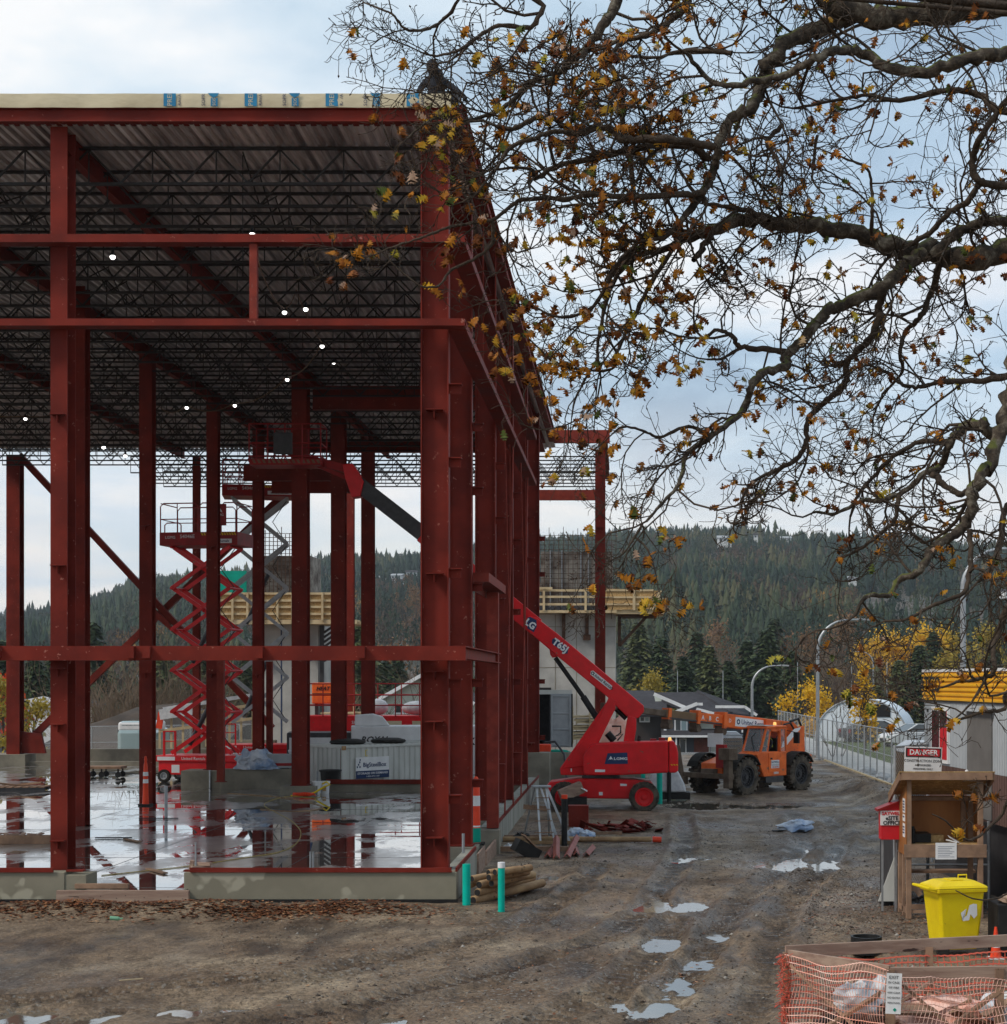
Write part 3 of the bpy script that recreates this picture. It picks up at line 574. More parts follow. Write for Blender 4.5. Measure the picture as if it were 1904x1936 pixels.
for x in (-24, -18, -13, -7.5):     # bridging rods between joists
    b = MB()
    for i in range(27):
        y0 = 33.3+i*1.55; b.bar((x, y0, ZD-.08), (x, y0+1.5, ZD-.68), .025); b.bar((x+.04, y0, ZD-.68), (x+.04, y0+1.5, ZD-.08), .025)
    b.build('joist_bridging', 'joist', B)
# corrugated deck, flutes run along y
b = MB(); px_ = []; x = -29.0; p = .20
while x < -3.3: px_ += [(x, ZD), (x+.07, ZD), (x+.10, ZD+.075), (x+.17, ZD+.075)]; x += p
vs = []; ys_ = [31.9]+[32+.0+k*6.4 for k in range(1, 8)]
for yy in ys_: vs += [(a, yy, c) for a, c in px_]
k = len(px_); b.add(vs, [(j*k+i, j*k+i+1, (j+1)*k+i+1, (j+1)*k+i) for j in range(len(ys_)-1) for i in range(k-1)])
b.build('roof_deck', 'deck', B)
b = MB(); b.box(-29, -3.12, 31.9, 76.9, ZD+.10, ZD+.34); b.build('roof_insulation_board', 'white', B)
# printed membrane over the roof edge
b = MB(); nseg = 120; rr = random.Random(3); vs = []
for i in range(nseg+1):
    x = -24+i*(24-3.25)/nseg; wv = .006*math.sin(i*.8)+rr.uniform(-.006, .006)
    vs += [(x, 31.77+wv, ZD+.28), (x, 31.765+wv*2, ZD+.42), (x, 31.78+wv, ZD+.545), (x, 32.2, ZD+.56)]
b.add(vs, [(i*4+j, (i+1)*4+j, (i+1)*4+j+1, i*4+j+1) for i in range(nseg) for j in range(3)])
mem = b.build('roof_membrane_wrap', 'cream', B, smooth=True)
for i in range(9):
    x = -3.95-i*.76
    if x < -9.2: break
    if i % 2 == 0:
        q = MB(); q.box(x-.13, x+.10, 31.752, 31.757, ZD+.30, ZD+.54); q.build('print_block', 'blue', mem)
        txt('PREI', .13, 'cream', mem, (x-.01, 31.750, ZD+.42), (R(90), R(-90), 0), .001); txt('RAVA', .085, 'navy', mem, (x+.17, 31.752, ZD+.42), (R(90), R(-90), 0), .001)
    else:
        txt('SOPR', .095, 'navy', mem, (x-.14, 31.752, ZD+.42), (R(90), R(-90), 0), .001)
        q = MB(); q.prism([(x-.06, ZD+.545), (x+.15, ZD+.545), (x+.12, ZD+.49), (x+.04, ZD+.46), (x-.02, ZD+.50)], 31.752, 31.757); q.build('print_block', 'blue', mem)
        q = MB(); q.box(x-.005, x+.125, 31.7525, 31.757, ZD+.30, ZD+.455); q.build('print_block', 'blue', mem); txt('SOS', .085, 'cream', mem, (x+.06, 31.750, ZD+.38), (R(90), R(-90), 0), .001)
# diagonal braces
for p0, p1 in (((-27.5, 77, 14.4), (-16.0, 77, 2.0)), ((-27.3, 77.3, 1.3), (-15.2, 77.3, 13.0))):
    b = MB(); b.bar(p0, p1, .28, .28); b.build('diagonal_brace', 'steel', B)
b = MB(); b.prism([(-27.5, .85), (-26.3, .85), (-26.5, 1.75), (-27.5, 1.85)], 76.9, 77.1); b.prism([(-21.9, 7.6), (-20.3, 6.2), (-20.7, 6.9), (-21.4, 7.5)], 76.7, 76.9); split(b, 'gusset_plate', 'steel', B)
# thin rods and hung cables on the long side
b = MB()
for x, y, z0 in ((-3.15, 37.8, 10.9), (-3.15, 41.5, 10.9), (-3.2, 47.5, 6.5), (-3.2, 55, 6)): b.tube([(x, y, z0), (x, y, ZD)], .014, 5)
for y0, z0, y1, z1 in ((43.9, 10.7, 47.3, .7), (47.3, 10.7, 43.95, .7), (50.8, 10.7, 54.4, .7), (54.4, 10.7, 50.85, .7)): b.tube([(-3.1, y0, z0), (-3.1, y1, z1)], .022, 5)
split(b, 'sag_rod', 'steel2', B)
# foundation walls
def wall(b, x0, x1, y0, y1, z0, z1): b.box(x0, x1, y0, y1, z0, z1)
M['conc_wall'] = pm('patchy_damp_foundation_concrete', (.20, .185, .14), (.25, .23, .175), .8, .8, bump=.2, bsc=30, c3=(.34, .32, .25), sc3=.9, thr3=.545)
b = MB(); wall(b, -24, -10.45, 31.6, 32.3, .06, ZT); b.box(-10.45, -10.05, 31.62, 32.28, .06, ZT-.05); b.build('foundation_wall', 'conc_wall', B, bevel=.008)
b = MB(); wall(b, -8.22, -3.13, 31.6, 31.95, .06, ZT); b.build('foundation_wall', 'conc_wall', B, bevel=.008)
b = MB(); wall(b, -3.40, -3.13, 31.95, 35.9, .06, ZT); wall(b, -3.41, -3.16, 36.4, 37.6, .06, .42); b.build('foundation_wall', 'board_conc', B, bevel=.008)
b = MB(); wall(b, -3.52, -3.14, 41.4, 62.4, -.1, ZT+.0); b.build('foundation_wall', 'board_conc', B, bevel=.01)
b = MB(); wall(b, -4.1, -3.2, 36.7, 37.5, .2, ZT-.035); wall(b, -3.62, -3.0, 40.7, 41.35, -.1, ZT-.02); wall(b, -4.05, -3.15, 43.5, 44.3, .2, ZT-.035)
for x, y in ((XA, 61.6), (XA, 69.2)): b.box(x-1.0, x+1.0, y-.7, y+.7, .2, .92)
for x, y in ((XB-.35, 57.8), (XB-.35, 65.5), (XB-.35, 73)): b.box(x-.6, x+.6, y-.55, y+.55, .2, .59)
b.box(XA+.6, XB-.9, 60.2, 60.6, .2, 1.02); b.box(XB+.25, -3.6, 59.1, 59.5, .2, .60); b.box(-28.4, -27, 76.3, 77.7, .2, .82); b.box(-4.3, -2.9, 65.8, 67.0, -.1, 1.35)
split(b, 'column_pedestal', 'conc', B, .01)
b = MB(); b.box(-28, -16.5, 79.3, 79.8, .2, .95); b.box(-27, -16.5, 76.6, 76.9, .3, .5); split(b, 'rear_curb', 'conc', B)
b = MB(); b.box(-8.1, -3.22, 31.56, 31.6, ZT+.005, ZT+.09); b.box(-8.1, -3.22, 31.6, 31.72, ZT+.005, ZT+.015)
b.box(-20, -10.65, 31.56, 31.6, ZT+.005, ZT+.09); b.box(-3.16, -3.125, 31.7, 35.8, ZT+.003, ZT+.08); b.box(-3.16, -3.125, 41.5, 62.2, ZT+.003, ZT+.09)
b.box(XB+.3, -3.8, 59.02, 59.08, .56, .72); b.build('sill_angle', 'steel', B)
b = MB(); b.box(-24, -3.1, 31.57, 31.6, -.2, .10); b.build('foundation_damp_proofing', 'black', B)
b = MB(); b.box(-3.13, -3.09, 36.0, 37.7, -.05, .50); b.box(-3.12, -3.07, 37.8, 41.2, -.1, .36); split(b, 'edge_form_board', 'plank', B)
b = MB()
for x, y in ((-4.05, 31.85), (-3.45, 32.2), (-8.1, 31.8), (-10.3, 31.8)):
    b.box(x-.16, x+.16, y-.08, y+.08, ZT+.0005, ZT+.03)
split(b, 'base_plate', 'steel', B)
# a worker kneeling on the roof corner
def skinned(name, mat, joints, edges, parent=None, lvl=2):
    me = bpy.data.meshes.new(name); me.from_pydata([j[:3] for j in joints], edges, []); o = bpy.data.objects.new(name, me); COL.objects.link(o)
    if parent: o.parent = parent
    sk = o.modifiers.new('skin', 'SKIN'); sk.use_smooth_shade = True
    for i, j in enumerate(joints): r = j[3]; me.skin_vertices[0].data[i].radius = (r, r); me.skin_vertices[0].data[i].use_root = (i == 0)
    ss = o.modifiers.new('sub', 'SUBSURF'); ss.levels = ss.render_levels = lvl; me.materials.append(M[mat]); return o
pr = thing('person', 'person in dark hooded jacket kneeling bent over at the corner of the roof', 'person', (-3.62, 32.5, ZD+.36))
J = [(0, 0, .22, .17), (.02, -.05, .42, .16), (.04, -.14, .60, .17), (.0, -.20, .74, .07), (-.03, -.25, .82, .09), (-.21, -.14, .58, .075), (-.30, -.22, .38, .06), (-.27, -.34, .20, .045), (-.25, -.38, .14, .04),
     (.22, -.16, .58, .08), (.42, -.24, .42, .062), (.58, -.34, .26, .048), (.62, -.37, .18, .04), (-.14, -.16, .14, .11), (-.18, -.42, .06, .08), (-.18, -.1, .06, .06), (-.18, .12, .05, .05), (.14, -.16, .14, .11), (.20, -.42, .06, .08), (.2, -.1, .06, .06), (.2, .12, .05, .05)]
E = [(0, 1), (1, 2), (2, 3), (3, 4), (2, 5), (5, 6), (6, 7), (7, 8), (2, 9), (9, 10), (10, 11), (11, 12), (0, 13), (13, 14), (14, 15), (15, 16), (0, 17), (17, 18), (18, 19), (19, 20)]
skinned('body', 'jacket', J, E, pr)
b = MB(); b.ball((-.03, -.27, .85), .125, 14, (.95, 1.05, 1.2)); b.ball((.02, -.16, .76), .13, 12, (1.1, 1, .9)); b.build('hood', 'jacket', pr, smooth=True)
b = MB(); b.ball((-.04, -.335, .835), .075, 12, (.9, .7, 1.15)); b.ball((-.04, -.39, .825), .014, 6); b.ball((-.07, -.382, .85), .009, 6); b.ball((-.01, -.382, .85), .009, 6); b.build('face', 'skin', pr, smooth=True)
b = MB()
for hx, hy, hz in ((-.25, -.40, .12), (.63, -.39, .16)):
    b.ball((hx, hy, hz), .04, 8, (1, 1.1, .6))
    for k in range(4): b.tube([(hx-.03+k*.02, hy-.03, hz), (hx-.034+k*.022, hy-.075-.008*(k in (1, 2)), hz-.015), (hx-.034+k*.022, hy-.09-.008*(k in (1, 2)), hz-.035)], [.010, .009, .007], 6)
    b.tube([(hx-.035, hy+.01, hz), (hx-.06, hy-.025, hz-.01), (hx-.062, hy-.05, hz-.02)], [.012, .010, .008], 6)
b.build('hands', 'black', pr, smooth=True)
tg = thing('equipment_case', 'dark scuffed equipment case at the roof corner under the kneeling person', 'case', (-3.35, 32.15, ZD+.35))
b = MB(); b.box(-.22, .22, -.18, .18, 0, .26); b.build('case_body', 'dark', tg, bevel=.02); b = MB(); b.box(-.23, .23, -.19, .19, .262, .30); b.build('case_lid', 'black', tg, bevel=.01)

# ---------------------------------------------------------------- string lights under the roof
LB = [(477, 444, 34.6), (213, 486, 36.4), (578, 585, 41.6), (538, 591, 41.9), (609, 655, 46.2), (543, 718, 51.3), (353, 771, 56.6), (444, 767, 56.2), (48, 792, 59), (196, 846, 66), (237, 862, 69), (631, 686, 52)]
LBL = ['lit bulb hanging highest, just above the top girt', 'lit bulb hanging just below the top girt near the left front column', 'right bulb of the close pair above the second girt', 'left bulb of the close pair above the second girt', 'lit bulb on the cable right below the second girt',
       'lit bulb lower left on the sloping cable in the middle of the roof', 'lit bulb hanging left of the red column above the scissor lift', 'lit bulb hanging just right of the red column above the scissor lift', 'lit bulb hanging at the far left edge of the roof', 'lit bulb beside the rear of the left front column', 'faint lowest bulb hanging near the rear edge of the roof', 'dim bulb deep under the middle of the roof']
for (u, v, Yb), lb in zip(LB, LBL):
    p = W(u, v, Yb); t = thing('light_bulb', lb, 'light bulb', p, 0, 'string lights under the roof')
    rb_ = .058 if Yb < 60 else .07
    if Yb == 52: rb_ = .05
    q = MB(); q.ball((0, 0, 0), rb_, 10, (1, 1, .85)); q.build('bulb', 'bulb', t, smooth=True); q = MB(); q.lathe([(.001, rb_*3), (rb_*.5, rb_*3), (rb_*.6, rb_*1.6), (rb_*1.25, rb_*.9), (rb_*1.2, rb_*.4), (rb_*.7, rb_*.7)], n=12); q.build('socket', 'black', t)
def cable(pts, r, mat, sag=0, seg=10):
    out = []
    for a, b_ in zip(pts[:-1], pts[1:]):
        for i in range(seg):
            t = i/seg; out.append((a[0]+(b_[0]-a[0])*t, a[1]+(b_[1]-a[1])*t, a[2]+(b_[2]-a[2])*t-sag*4*t*(1-t)))
    out.append(pts[-1]); q = MB(); q.tube(out, r, 5); return q
wp = lambda i: (lambda p: (p[0], p[1], p[2]+.1))(W(*LB[i]))
tag(cable([wp(0), (W(500, 520, 38)[0], 38, 13.2), wp(3), (W(560, 560, 43)[0], 43, 14.1), wp(4)], .012, 'lumber', .12).build('light_cable', 'plank'), 'thin pale cable looping between the bulbs nearest the roof front', 'cable')
tag(cable([wp(4), wp(5), wp(7), wp(6), (W(300, 740, 60)[0], 60, 13.9)], .014, 'black', .25).build('light_cable', 'brown'), 'thin cable sagging from the bulbs in the middle of the roof to the left', 'cable')
tag(cable([(W(0, 815, 60)[0]-2, 60, 13.9), wp(8), (W(130, 790, 62)[0], 62, 14.2), wp(9), wp(10)], .014, 'black', .15).build('light_cable', 'brown'), 'thin cable with bulbs along the far left of the roof', 'cable')
tag(cable([(W(459, 250, 34)[0], 34, 14.9), (W(459, 440, 34)[0], 34, 12.6)], .010, 'black', 0, 2).build('hanging_wire', 'black'), 'thin wire hanging straight down from the front roof edge', 'wire')
# ================================================================ THINGS ON AND AROUND THE SLAB
M['cordyellow'] = pm('dull_yellow_cord', (.42, .33, .10), (.34, .26, .08), 3, .6)
t = thing('timber_plank', 'long weathered plank standing on edge across the opening in the foundation wall', 'plank', (-9.25, 31.25, 0))
b = MB(); b.box(-1.22, 1.22, -.05, .05, .02, .31); b.build('board', 'plank', t, bevel=.006)
b = MB()
for i in range(16): b.lathe([(.001, -.054), (.009, -.053), (.009, -.045)], (-1.15+i*.153+.03*math.sin(i*7), 0, .10+.13*((i*37) % 11)/11), 6, 'y')
b.build('nail_heads', 'black', t)
t = thing('timber_block', 'dark short timber lying on the slab edge behind the long plank', 'timber', (-9.75, 31.62, .30)); b = MB(); b.box(-.50, .50, -.05, .05, 0, .09); b.build('board', 'wood', t, bevel=.005)
# tall delineator cones
def delineator(loc, label, stripes=True):
    t = thing('traffic_delineator', label, 'delineator', loc, 0, 'tall orange delineators')
    b = MB(); b.lathe([(.12, 0.04), (.105, .3), (.085, .85), (.07, 1.12), (.04, 1.22), (.055, 1.26), (.035, 1.36), (.001, 1.37)], n=20); b.build('post', 'cone', t, smooth=True)
    b = MB()
    for z in (.62, .82): b = MB(); b.lathe([(.099-.02*(z-.6), z), (.094-.02*(z-.6), z+.11)], n=20); b.build('reflective_band', 'signwhite', t, smooth=True)
    b = MB(); b.box(-.22, .22, -.22, .22, 0, .045); b.build('base', 'black', t, bevel=.01); return t
c0 = delineator((W(278, 1500, 52.6)[0], 52.45, .30), 'tall orange delineator standing on the wet slab in front of the red column'); c0.scale = (.85, .85, 1.12)
b = MB()
for k in range(6): b.lathe([(.075, k*.30), (.072, k*.30+.29)], (0, 0, 0), 14)
dd = thing('traffic_delineator', 'red and white striped delineator glimpsed between the columns of the right wall', 'delineator', (-3.55+.05, 40.0, .30), 0, 'tall orange delineators')
b = MB(); b.lathe([(.11, .05), (.09, 1.5), (.04, 1.6), (.001, 1.62)], n=18); b.build('post', 'cone', dd, smooth=True)
b = MB(); b.lathe([(.105, .42), (.102, .60)], n=18); b.build('reflective_band', 'signwhite', dd); b = MB(); b.lathe([(.099, .92), (.096, 1.16)], n=18); b.build('reflective_band', 'signwhite', dd); b = MB(); b.lathe([(.114, .06), (.109, .40)], n=18); b.build('green_band', 'tealsheet', dd); b = MB(); b.box(-.2, .2, -.2, .2, 0, .05); b.build('base', 'black', dd)
# stub pipes and anchor bolts on the slab
def stub(u, vt, vb, r, label, mat='galv', z0=.30):
    g = G(u, vb, z0); h = (vb-vt)/FPX*g[1]; b = MB(); b.tube([(0, 0, 0), (0, 0, h)], r, 10); o = b.build('stub_pipe', mat, smooth=True); o.location = g; return tag(o, label, 'pipe', 'metal stub pipes in the slab')
stub(314, 1486, 1547, .045, 'grey stub pipe standing left of the orange delineator on the slab')
stub(370, 1592, 1640, .018, 'thin steel rod beside the wall end right of the plank', 'galv', .32); 
stub(587, 1610, 1642, .02, 'left rod of the close pair near the middle of the front slab edge'); stub(592, 1610, 1642, .02, 'right rod of the close pair near the middle of the front slab edge')
stub(397, 1456, 1490, .04, 'stub pipe in front of the pedestal below the scissor lift'); stub(600, 1458, 1492, .04, 'taller stub pipe left of the black bin'); stub(612, 1470, 1493, .035, 'shorter stub pipe left of the black bin'); stub(631, 1456, 1492, .03, 'stub pipe right in front of the black bin')
stub(876, 1576, 1640, .03, 'grey rod behind the corner of the foundation wall', 'galv', .3)
b = MB(); b.obox((0, 0, .06), (.5, .16, .12), (0, 0, .5)); b.obox((.1, .02, .17), (.42, .12, .08), (0, 0, -.4)); b.obox((-.25, 0, .12), (.1, .1, .3), (.1, .2, 0)); o = b.build('timber_offcuts', 'plank'); o.location = (-7.95, 31.78, ZT+.02); o.scale = (.7, .7, .7); tag(o, 'small pile of pale offcuts on the wall end right of the plank', 'offcuts')
# flat cart, pallet, lumber pieces
g = G(205, 1470, .3); t = thing('platform_dolly', 'low flat dolly with castors on the wet slab behind the left column', 'dolly', (W(205, 1470, g[1])[0], g[1], .3))
b = MB(); b.box(-1.1, .62, -.4, .4, .36, .46); b.build('deck_board', 'wood', t, bevel=.01)
for x in (-.7, -.18, .48):
    for y_ in (-.3, .3):
        c = MB(); c.lathe([(.001, -.03), (.12, -.03), (.12, .03), (.001, .03)], (0, 0, .13), 14, 'y'); c.box(-.02, .02, -.045, .045, .13, .36); q = c.build('castor', 'black', t); q.location = (x, y_, 0)
g = G(40, 1497, .3); t = thing('wooden_pallet', 'wooden pallet with scrap boards lying on the slab at the far left', 'pallet', (W(30, 1497, g[1])[0], g[1]+.5, .3), .1)
b = MB()
for i in range(7): b.box(-.9+i*.27, -.9+i*.27+.2, -.6, .6, .14, .17)
b.build('top_boards', 'wood', t); b = MB()
for yy in (-.58, 0, .52): b.box(-.92, .95, yy, yy+.07, .03, .139)
b.box(-.92, .95, -.6, -.5, 0, .029); b.build('stringers', 'dark', t); b = MB(); b.obox((-.3, 0, .22), (1.3, .14, .06), (0, .12, .3)); b.obox((.2, .1, .24), (1.2, .12, .06), (0, -.1, -.4)); b.build('loose_boards', 'wood', t)
g = G(20, 1595, .3); t = thing('timber_beam', 'squared timber with chips on top lying on the slab left of the front column', 'timber', (W(20, 1595, g[1])[0], g[1], .3))
b = MB(); b.box(-2.2, .98, -.12, .12, 0, .20); b.build('beam', 'wood', t, bevel=.01); b = MB()
for i in range(14): b.obox((-1.9+i*.2, .0, .225), (.2, .1, .03), (0, .2*math.sin(i*5), i*1.3))
b.build('wood_chips', 'plank', t)
for i, (u, v, ln, a, lb) in enumerate(((250, 1590, .9, -.9, 'dark board lying in a puddle on the slab near the middle'), (296, 1648, 1.0, -.95, 'dark board lying in a puddle on the slab beside the opening'), (215, 1592-7, .9, .0, 'thin dark lath on the slab just right of the front left column'), (300, 1548, 1.1, 0, 'dark bar lying on the slab at the foot of the orange delineator'))):
    g = G(u, v, .31); b = MB(); b.box(-ln/2, ln/2, -.05 if i < 2 else -.02, .05 if i < 2 else .02, 0, .03); o = b.build('loose_board', 'wood' if i < 2 else 'dark'); o.location = g; o.rotation_euler = (0, 0, a); tag(o, lb, 'board')
def cable_g(pts, r, z, name, mat, label):
    P_ = [G(u, v, z) for u, v in pts]; out = []
    for i in range(len(P_)-1):
        p0 = P_[max(i-1, 0)]; p1 = P_[i]; p2 = P_[i+1]; p3 = P_[min(i+2, len(P_)-1)]
        for k in range(6):
            t = k/6; out.append(tuple(.5*((2*p1[a])+(-p0[a]+p2[a])*t+(2*p0[a]-5*p1[a]+4*p2[a]-p3[a])*t*t+(-p0[a]+3*p1[a]-3*p2[a]+p3[a])*t**3) for a in (0, 1))+(z,))
    out.append(P_[-1]); q = MB(); q.tube(out, r, 6); return tag(q.build(name, mat, smooth=True), label, 'cable')
cable_g([(192, 1655), (260, 1648), (360, 1637), (460, 1622), (530, 1610), (562, 1592), (568, 1570), (548, 1550), (520, 1535), (500, 1520), (540, 1506), (600, 1508), (606, 1500)], .009, .311, 'extension_cord', 'cordyellow', 'yellow extension cord curving across the wet slab from the opening')
cable_g([(430, 1500), (520, 1506), (585, 1517), (610, 1527), (560, 1534), (492, 1530)], .013, .315, 'extension_cord', 'post', 'tan cord lying in loops on the slab below the pedestal')
cable_g([(200, 1459), (260, 1463), (330, 1460), (370, 1448), (395, 1425)], .018, .31, 'hose', 'black', 'black hose on the slab running to the scissor lift')
cable_g([(235, 1446), (280, 1444), (308, 1437), (300, 1431), (270, 1436), (240, 1440)], .018, .31, 'hose', 'black', 'black hose looping on the slab near the dolly')
# red curb bits, bin and buckets
g = G(617, 1495, .3); t = thing('rubbish_bin', 'black round rubbish bin standing by the red column beside the white container', 'bin', (W(622, 1495, g[1])[0], g[1]+.3, .3))
b = MB(); b.lathe([(.001, .02), (.30, .02), (.36, .66), (.40, .66), (.40, .72), (.355, .72), (.30, .06), (.001, .06)], n=24); b.build('drum', 'black', t, smooth=True)
for u, c, lb in ((594, .0, 'left white bucket beside the black bin on the slab'), (608, .12, 'right white bucket with a picture label beside the black bin')):
    g = G(u+3, 1501, .3); t = thing('bucket', lb, 'bucket', (W(u, 1501, g[1])[0]+.1, g[1]+c, .3), 0, 'white buckets on the slab')
    b = MB(); b.lathe([(.001, 0), (.13, 0), (.16, .40), (.165, .40), (.165, .36), (.175, .36), (.175, .43), (.155, .43), (.12, .03), (.001, .03)], n=20); b.build('pail', 'white', t, smooth=True)
    if c: q = MB(); q.box(-.06, .06, -.162, -.156, .10, .24); q.build('picture_label', 'osb', t)
b = MB(); rr = random.Random(5); pts = []
for i in range(90): a = i*.55; r_ = .20+.11*math.sin(i*.37); pts.append((r_*math.cos(a)*1.3, r_*math.sin(a)*.8, .03+.10*rr.random()*(1-abs(math.sin(i*.1))*.3)))
b.tube(pts, .018, 5); o = b.build('coiled_cord', 'cone', smooth=True); g = G(575, 1506, .3); o.location = g; tag(o, 'tangled orange cord heaped beside the white buckets', 'cord')
b = MB(); g = G(550, 1505, .3); b.tube([g, (g[0]+.5, g[1], .33), (g[0]+.8, g[1], .42), (g[0]+1.15, g[1], .62), (g[0]+1.3, g[1], .68), (g[0]+1.2, g[1]-.05, .78), (g[0]+1.05, g[1], .70)], .03, 8); tag(b.build('yellow_hose', 'yellow', smooth=True), 'thick yellow hose rising over the orange cord by the bin', 'hose')
# white storage container behind the pedestal wall, sunk area
def corrug(b, x0, x1, y, z0, z1, p=.28, d=.04):
    n_ = int((x1-x0)/p); pts = []
    for i in range(n_): a = x0+i*p; pts += [(a, y), (a+p*.25, y), (a+p*.4, y+d), (a+p*.85, y+d)]
    pts.append((x1, y)); k = len(pts); b.add([(q[0], q[1], z) for z in (z0, z1) for q in pts], [(i, i+1, k+i+1, k+i) for i in range(k-1)])
cc = W(640, 1400, 63.5); t = thing('storage_container', 'white ribbed storage container with blue lettered sign and rust streaks behind the curb', 'container', (-10.65, 64.0, -.75), R(50))
b = MB(); corrug(b, .12, 6.0, 0, .15, 2.35); b.box(.12, 6.0, .05, 2.3, .15, .2); b.build('long_side', 'offwhite', t)
b = MB(); n_ = 8; pts = []
for i in range(n_): a = .12+i*.27; pts += [(0, a), (0, a+.07), (.04, a+.11), (.04, a+.23)]
pts.append((0, 2.3)); k = len(pts); b.add([(q[0], q[1], z) for z in (.15, 2.35) for q in pts], [(i, i+1, k+i+1, k+i) for i in range(k-1)]); b.build('end_wall', 'offwhite', t)
b = MB(); b.box(.02, 6.05, -.02, 2.36, 2.42, 2.44); 
for i in range(22): b.box(.15+i*.27, .27+i*.27, .05, 2.3, 2.44, 2.46)
b.build('roof_panel', 'offwhite', t); b = MB(); b.box(-.03, 6.1, -.03, .04, 2.35, 2.43); b.box(-.03, .04, .04, 2.37, 2.35, 2.43); b.box(-.03, .12, -.03, .05, .0, 2.35); b.box(-.03, 6.1, -.03, .04, 0, .15); b.build('corner_posts', 'offwhite', t)
M['rust'] = pm('rust_stain', (.28, .13, .04), (.45, .30, .16), 5, .8); b = MB(); b.box(-.045, .14, -.045, .0, 2.28, 2.44); b.build('corner_casting', 'rust', t)
b = MB(); b.box(.62, 2.30, -.055, -.03, 1.17, 1.98); s = b.build('company_sign', 'signwhite', t); b = MB(); b.box(.62, 2.30, -.062, -.0555, 1.17, 1.46); b.build('blue_panel', 'navy', s)
txt('BigSteelBox', .235, 'navy', s, (1.56, -.060, 1.68), sx=1.05, bold=.004); txt('STORAGE ON DEMAND', .115, 'signwhite', s, (1.46, -.066, 1.36), bold=.002, sx=1.25); txt('1-800-373-1187', .085, 'signwhite', s, (1.46, -.066, 1.24), sx=1.25)
b = MB()
for x_, z_ in ((.66, 1.58), (.72, 1.67), (.78, 1.76), (.80, 1.85), (.79, 1.58)): b.box(x_, x_+.06, -.060, -.0555, z_, z_+.07)
b.build('logo_squares', 'navy', s)
b = MB(); b.bar((1.1, -.06, 2.25), (1.1, -.06, 2.03), .02); b.bar((1.1, -.06, 2.25), (1.2, -.06, 2.25), .02); b.bar((1.1, -.06, 2.03), (1.2, -.06, 2.03), .02); b.build('lock_bracket', 'yellow', t)
for dx, lb in ((.55, 'left dark rubber drum lying on the container roof'), (2.0, 'right dark rubber drum lying on the container roof')):
    q = MB(); q.lathe([(.001, .0), (.62, .0), (.70, .06), (.66, .13), (.40, .19), (.001, .20)], n=28); o = q.build('rubber_cover', 'rubber', smooth=True); o.location = (W(662 if dx < 1 else 730, 0, 66)[0], 65.4 if dx < 1 else 66.6, -.75+2.47); tag(o, lb, 'cover', 'dark covers on the container roof')
# cargo trailer with dome vent
t = thing('cargo_trailer', 'white enclosed cargo trailer with black lettering and domed front behind the container', 'trailer', (W(664, 1400, 69.3)[0], 69.3, -.72), R(9))
b = MB(); b.box(0, 6.5, 0, 2.3, .55, 3.0); b.build('body', 'white', t, bevel=.05); b = MB(); b.box(-2.6, -.02, .2, 2.2, .55, 2.75); b.build('dark_nose', 'dark', t, bevel=.04)
b = MB(); b.box(-2.5, -.35, .19, .195, 1.0, 2.55); b.build('nose_panel', 'white', t); b = MB(); b.box(-1.9, -1.2, .18, .188, .8, 2.2); b.build('blue_frame', 'blue', t); b = MB(); b.prism([(.15, 2.99), (.15, 3.45), (.9, 3.5), (1.3, 3.38), (1.6, 3.0)], .4, 1.6); b.build('roof_dome', 'white', t, bevel=.06)
txt('ROYAL', .36, 'ink', t, (.95, -.01, 2.45), shear=.3, bold=.006); txt('CARGO', .17, 'ink', t, (1.35, -.01, 2.17), shear=.3); txt('X', .42, 'ink', t, (4.9, -.01, 2.35), bold=.01)
b = MB(); b.box(-2.7, 6.5, .0, 2.3, .45, .54); b.build('chassis', 'dark', t)
for x in (2.6, 3.5): wheel(t, (x, 0, .35), .35, .22, .2, 'rubber', 'grey', 16, .01)
# long red rough terrain lift deck behind the trailer
t = thing('large_deck_lift', 'long red rough terrain scissor lift deck with railings behind the white trailer', 'scissor lift', (W(565, 1360, 82)[0], 82, -.3))
b = MB(); b.box(0, 8.2, 0, 2.2, 2.0, 2.75); b.build('platform_deck', 'red', t, bevel=.03); b = MB(); b.box(.3, 8, .2, 2, .9, 1.9); b.build('chassis', 'dark', t)
b = MB()
for z in (3.25, 3.75, 4.3): b.tube([(0, 0, z), (8.2, 0, z)], .03, 6); b.tube([(0, 2.2, z), (8.2, 2.2, z)], .03, 6)
for i in range(8): b.tube([(i*1.17, 0, 2.7), (i*1.17, 0, 4.3)], .03, 6); b.tube([(i*1.17, 2.2, 2.7), (i*1.17, 2.2, 4.3)], .03, 6)
b.build('guard_rail', 'red_dark', t)
for x in (1.2, 7): wheel(t, (x, .1, .6), .5, .4, .28, 'rubber', 'red', 18, .02)
for x, w_, s_ in ((3.3, .9, 'pale decal strip'), (4.9, .5, '')): q = MB(); q.box(x+.6, x+.6+w_*1.2, -.012, -.003, 2.3, 2.5); q.build('decal_strip', 'cream', t)
txt('SJ6832', .28, 'signwhite', t, (7.4, -.01, 2.4)); txt('SKYJACK', .22, 'signwhite', t, (3.0, -.01, 2.42))
for i, (x, sz, lb) in enumerate(((3.7, (1, .8, .8), 'white square wrapped bundle on the long red lift deck'), (5.6, (1.5, .9, .7), 'low white wrapped heap on the long red lift deck'), (6.3, (1.1, .8, 1.5), 'tall white bag standing at the right of the long red lift deck'))):
    q = MB(); q.ball((0, 0, sz[2]/2), .5, 12, sz); o = q.build('wrapped_bundle', 'bag', smooth=True); o.location = (W(565, 0, 82)[0]+x, 83, 2.46); tag(o, lb, 'bundle', 'white bundles on the red lift')
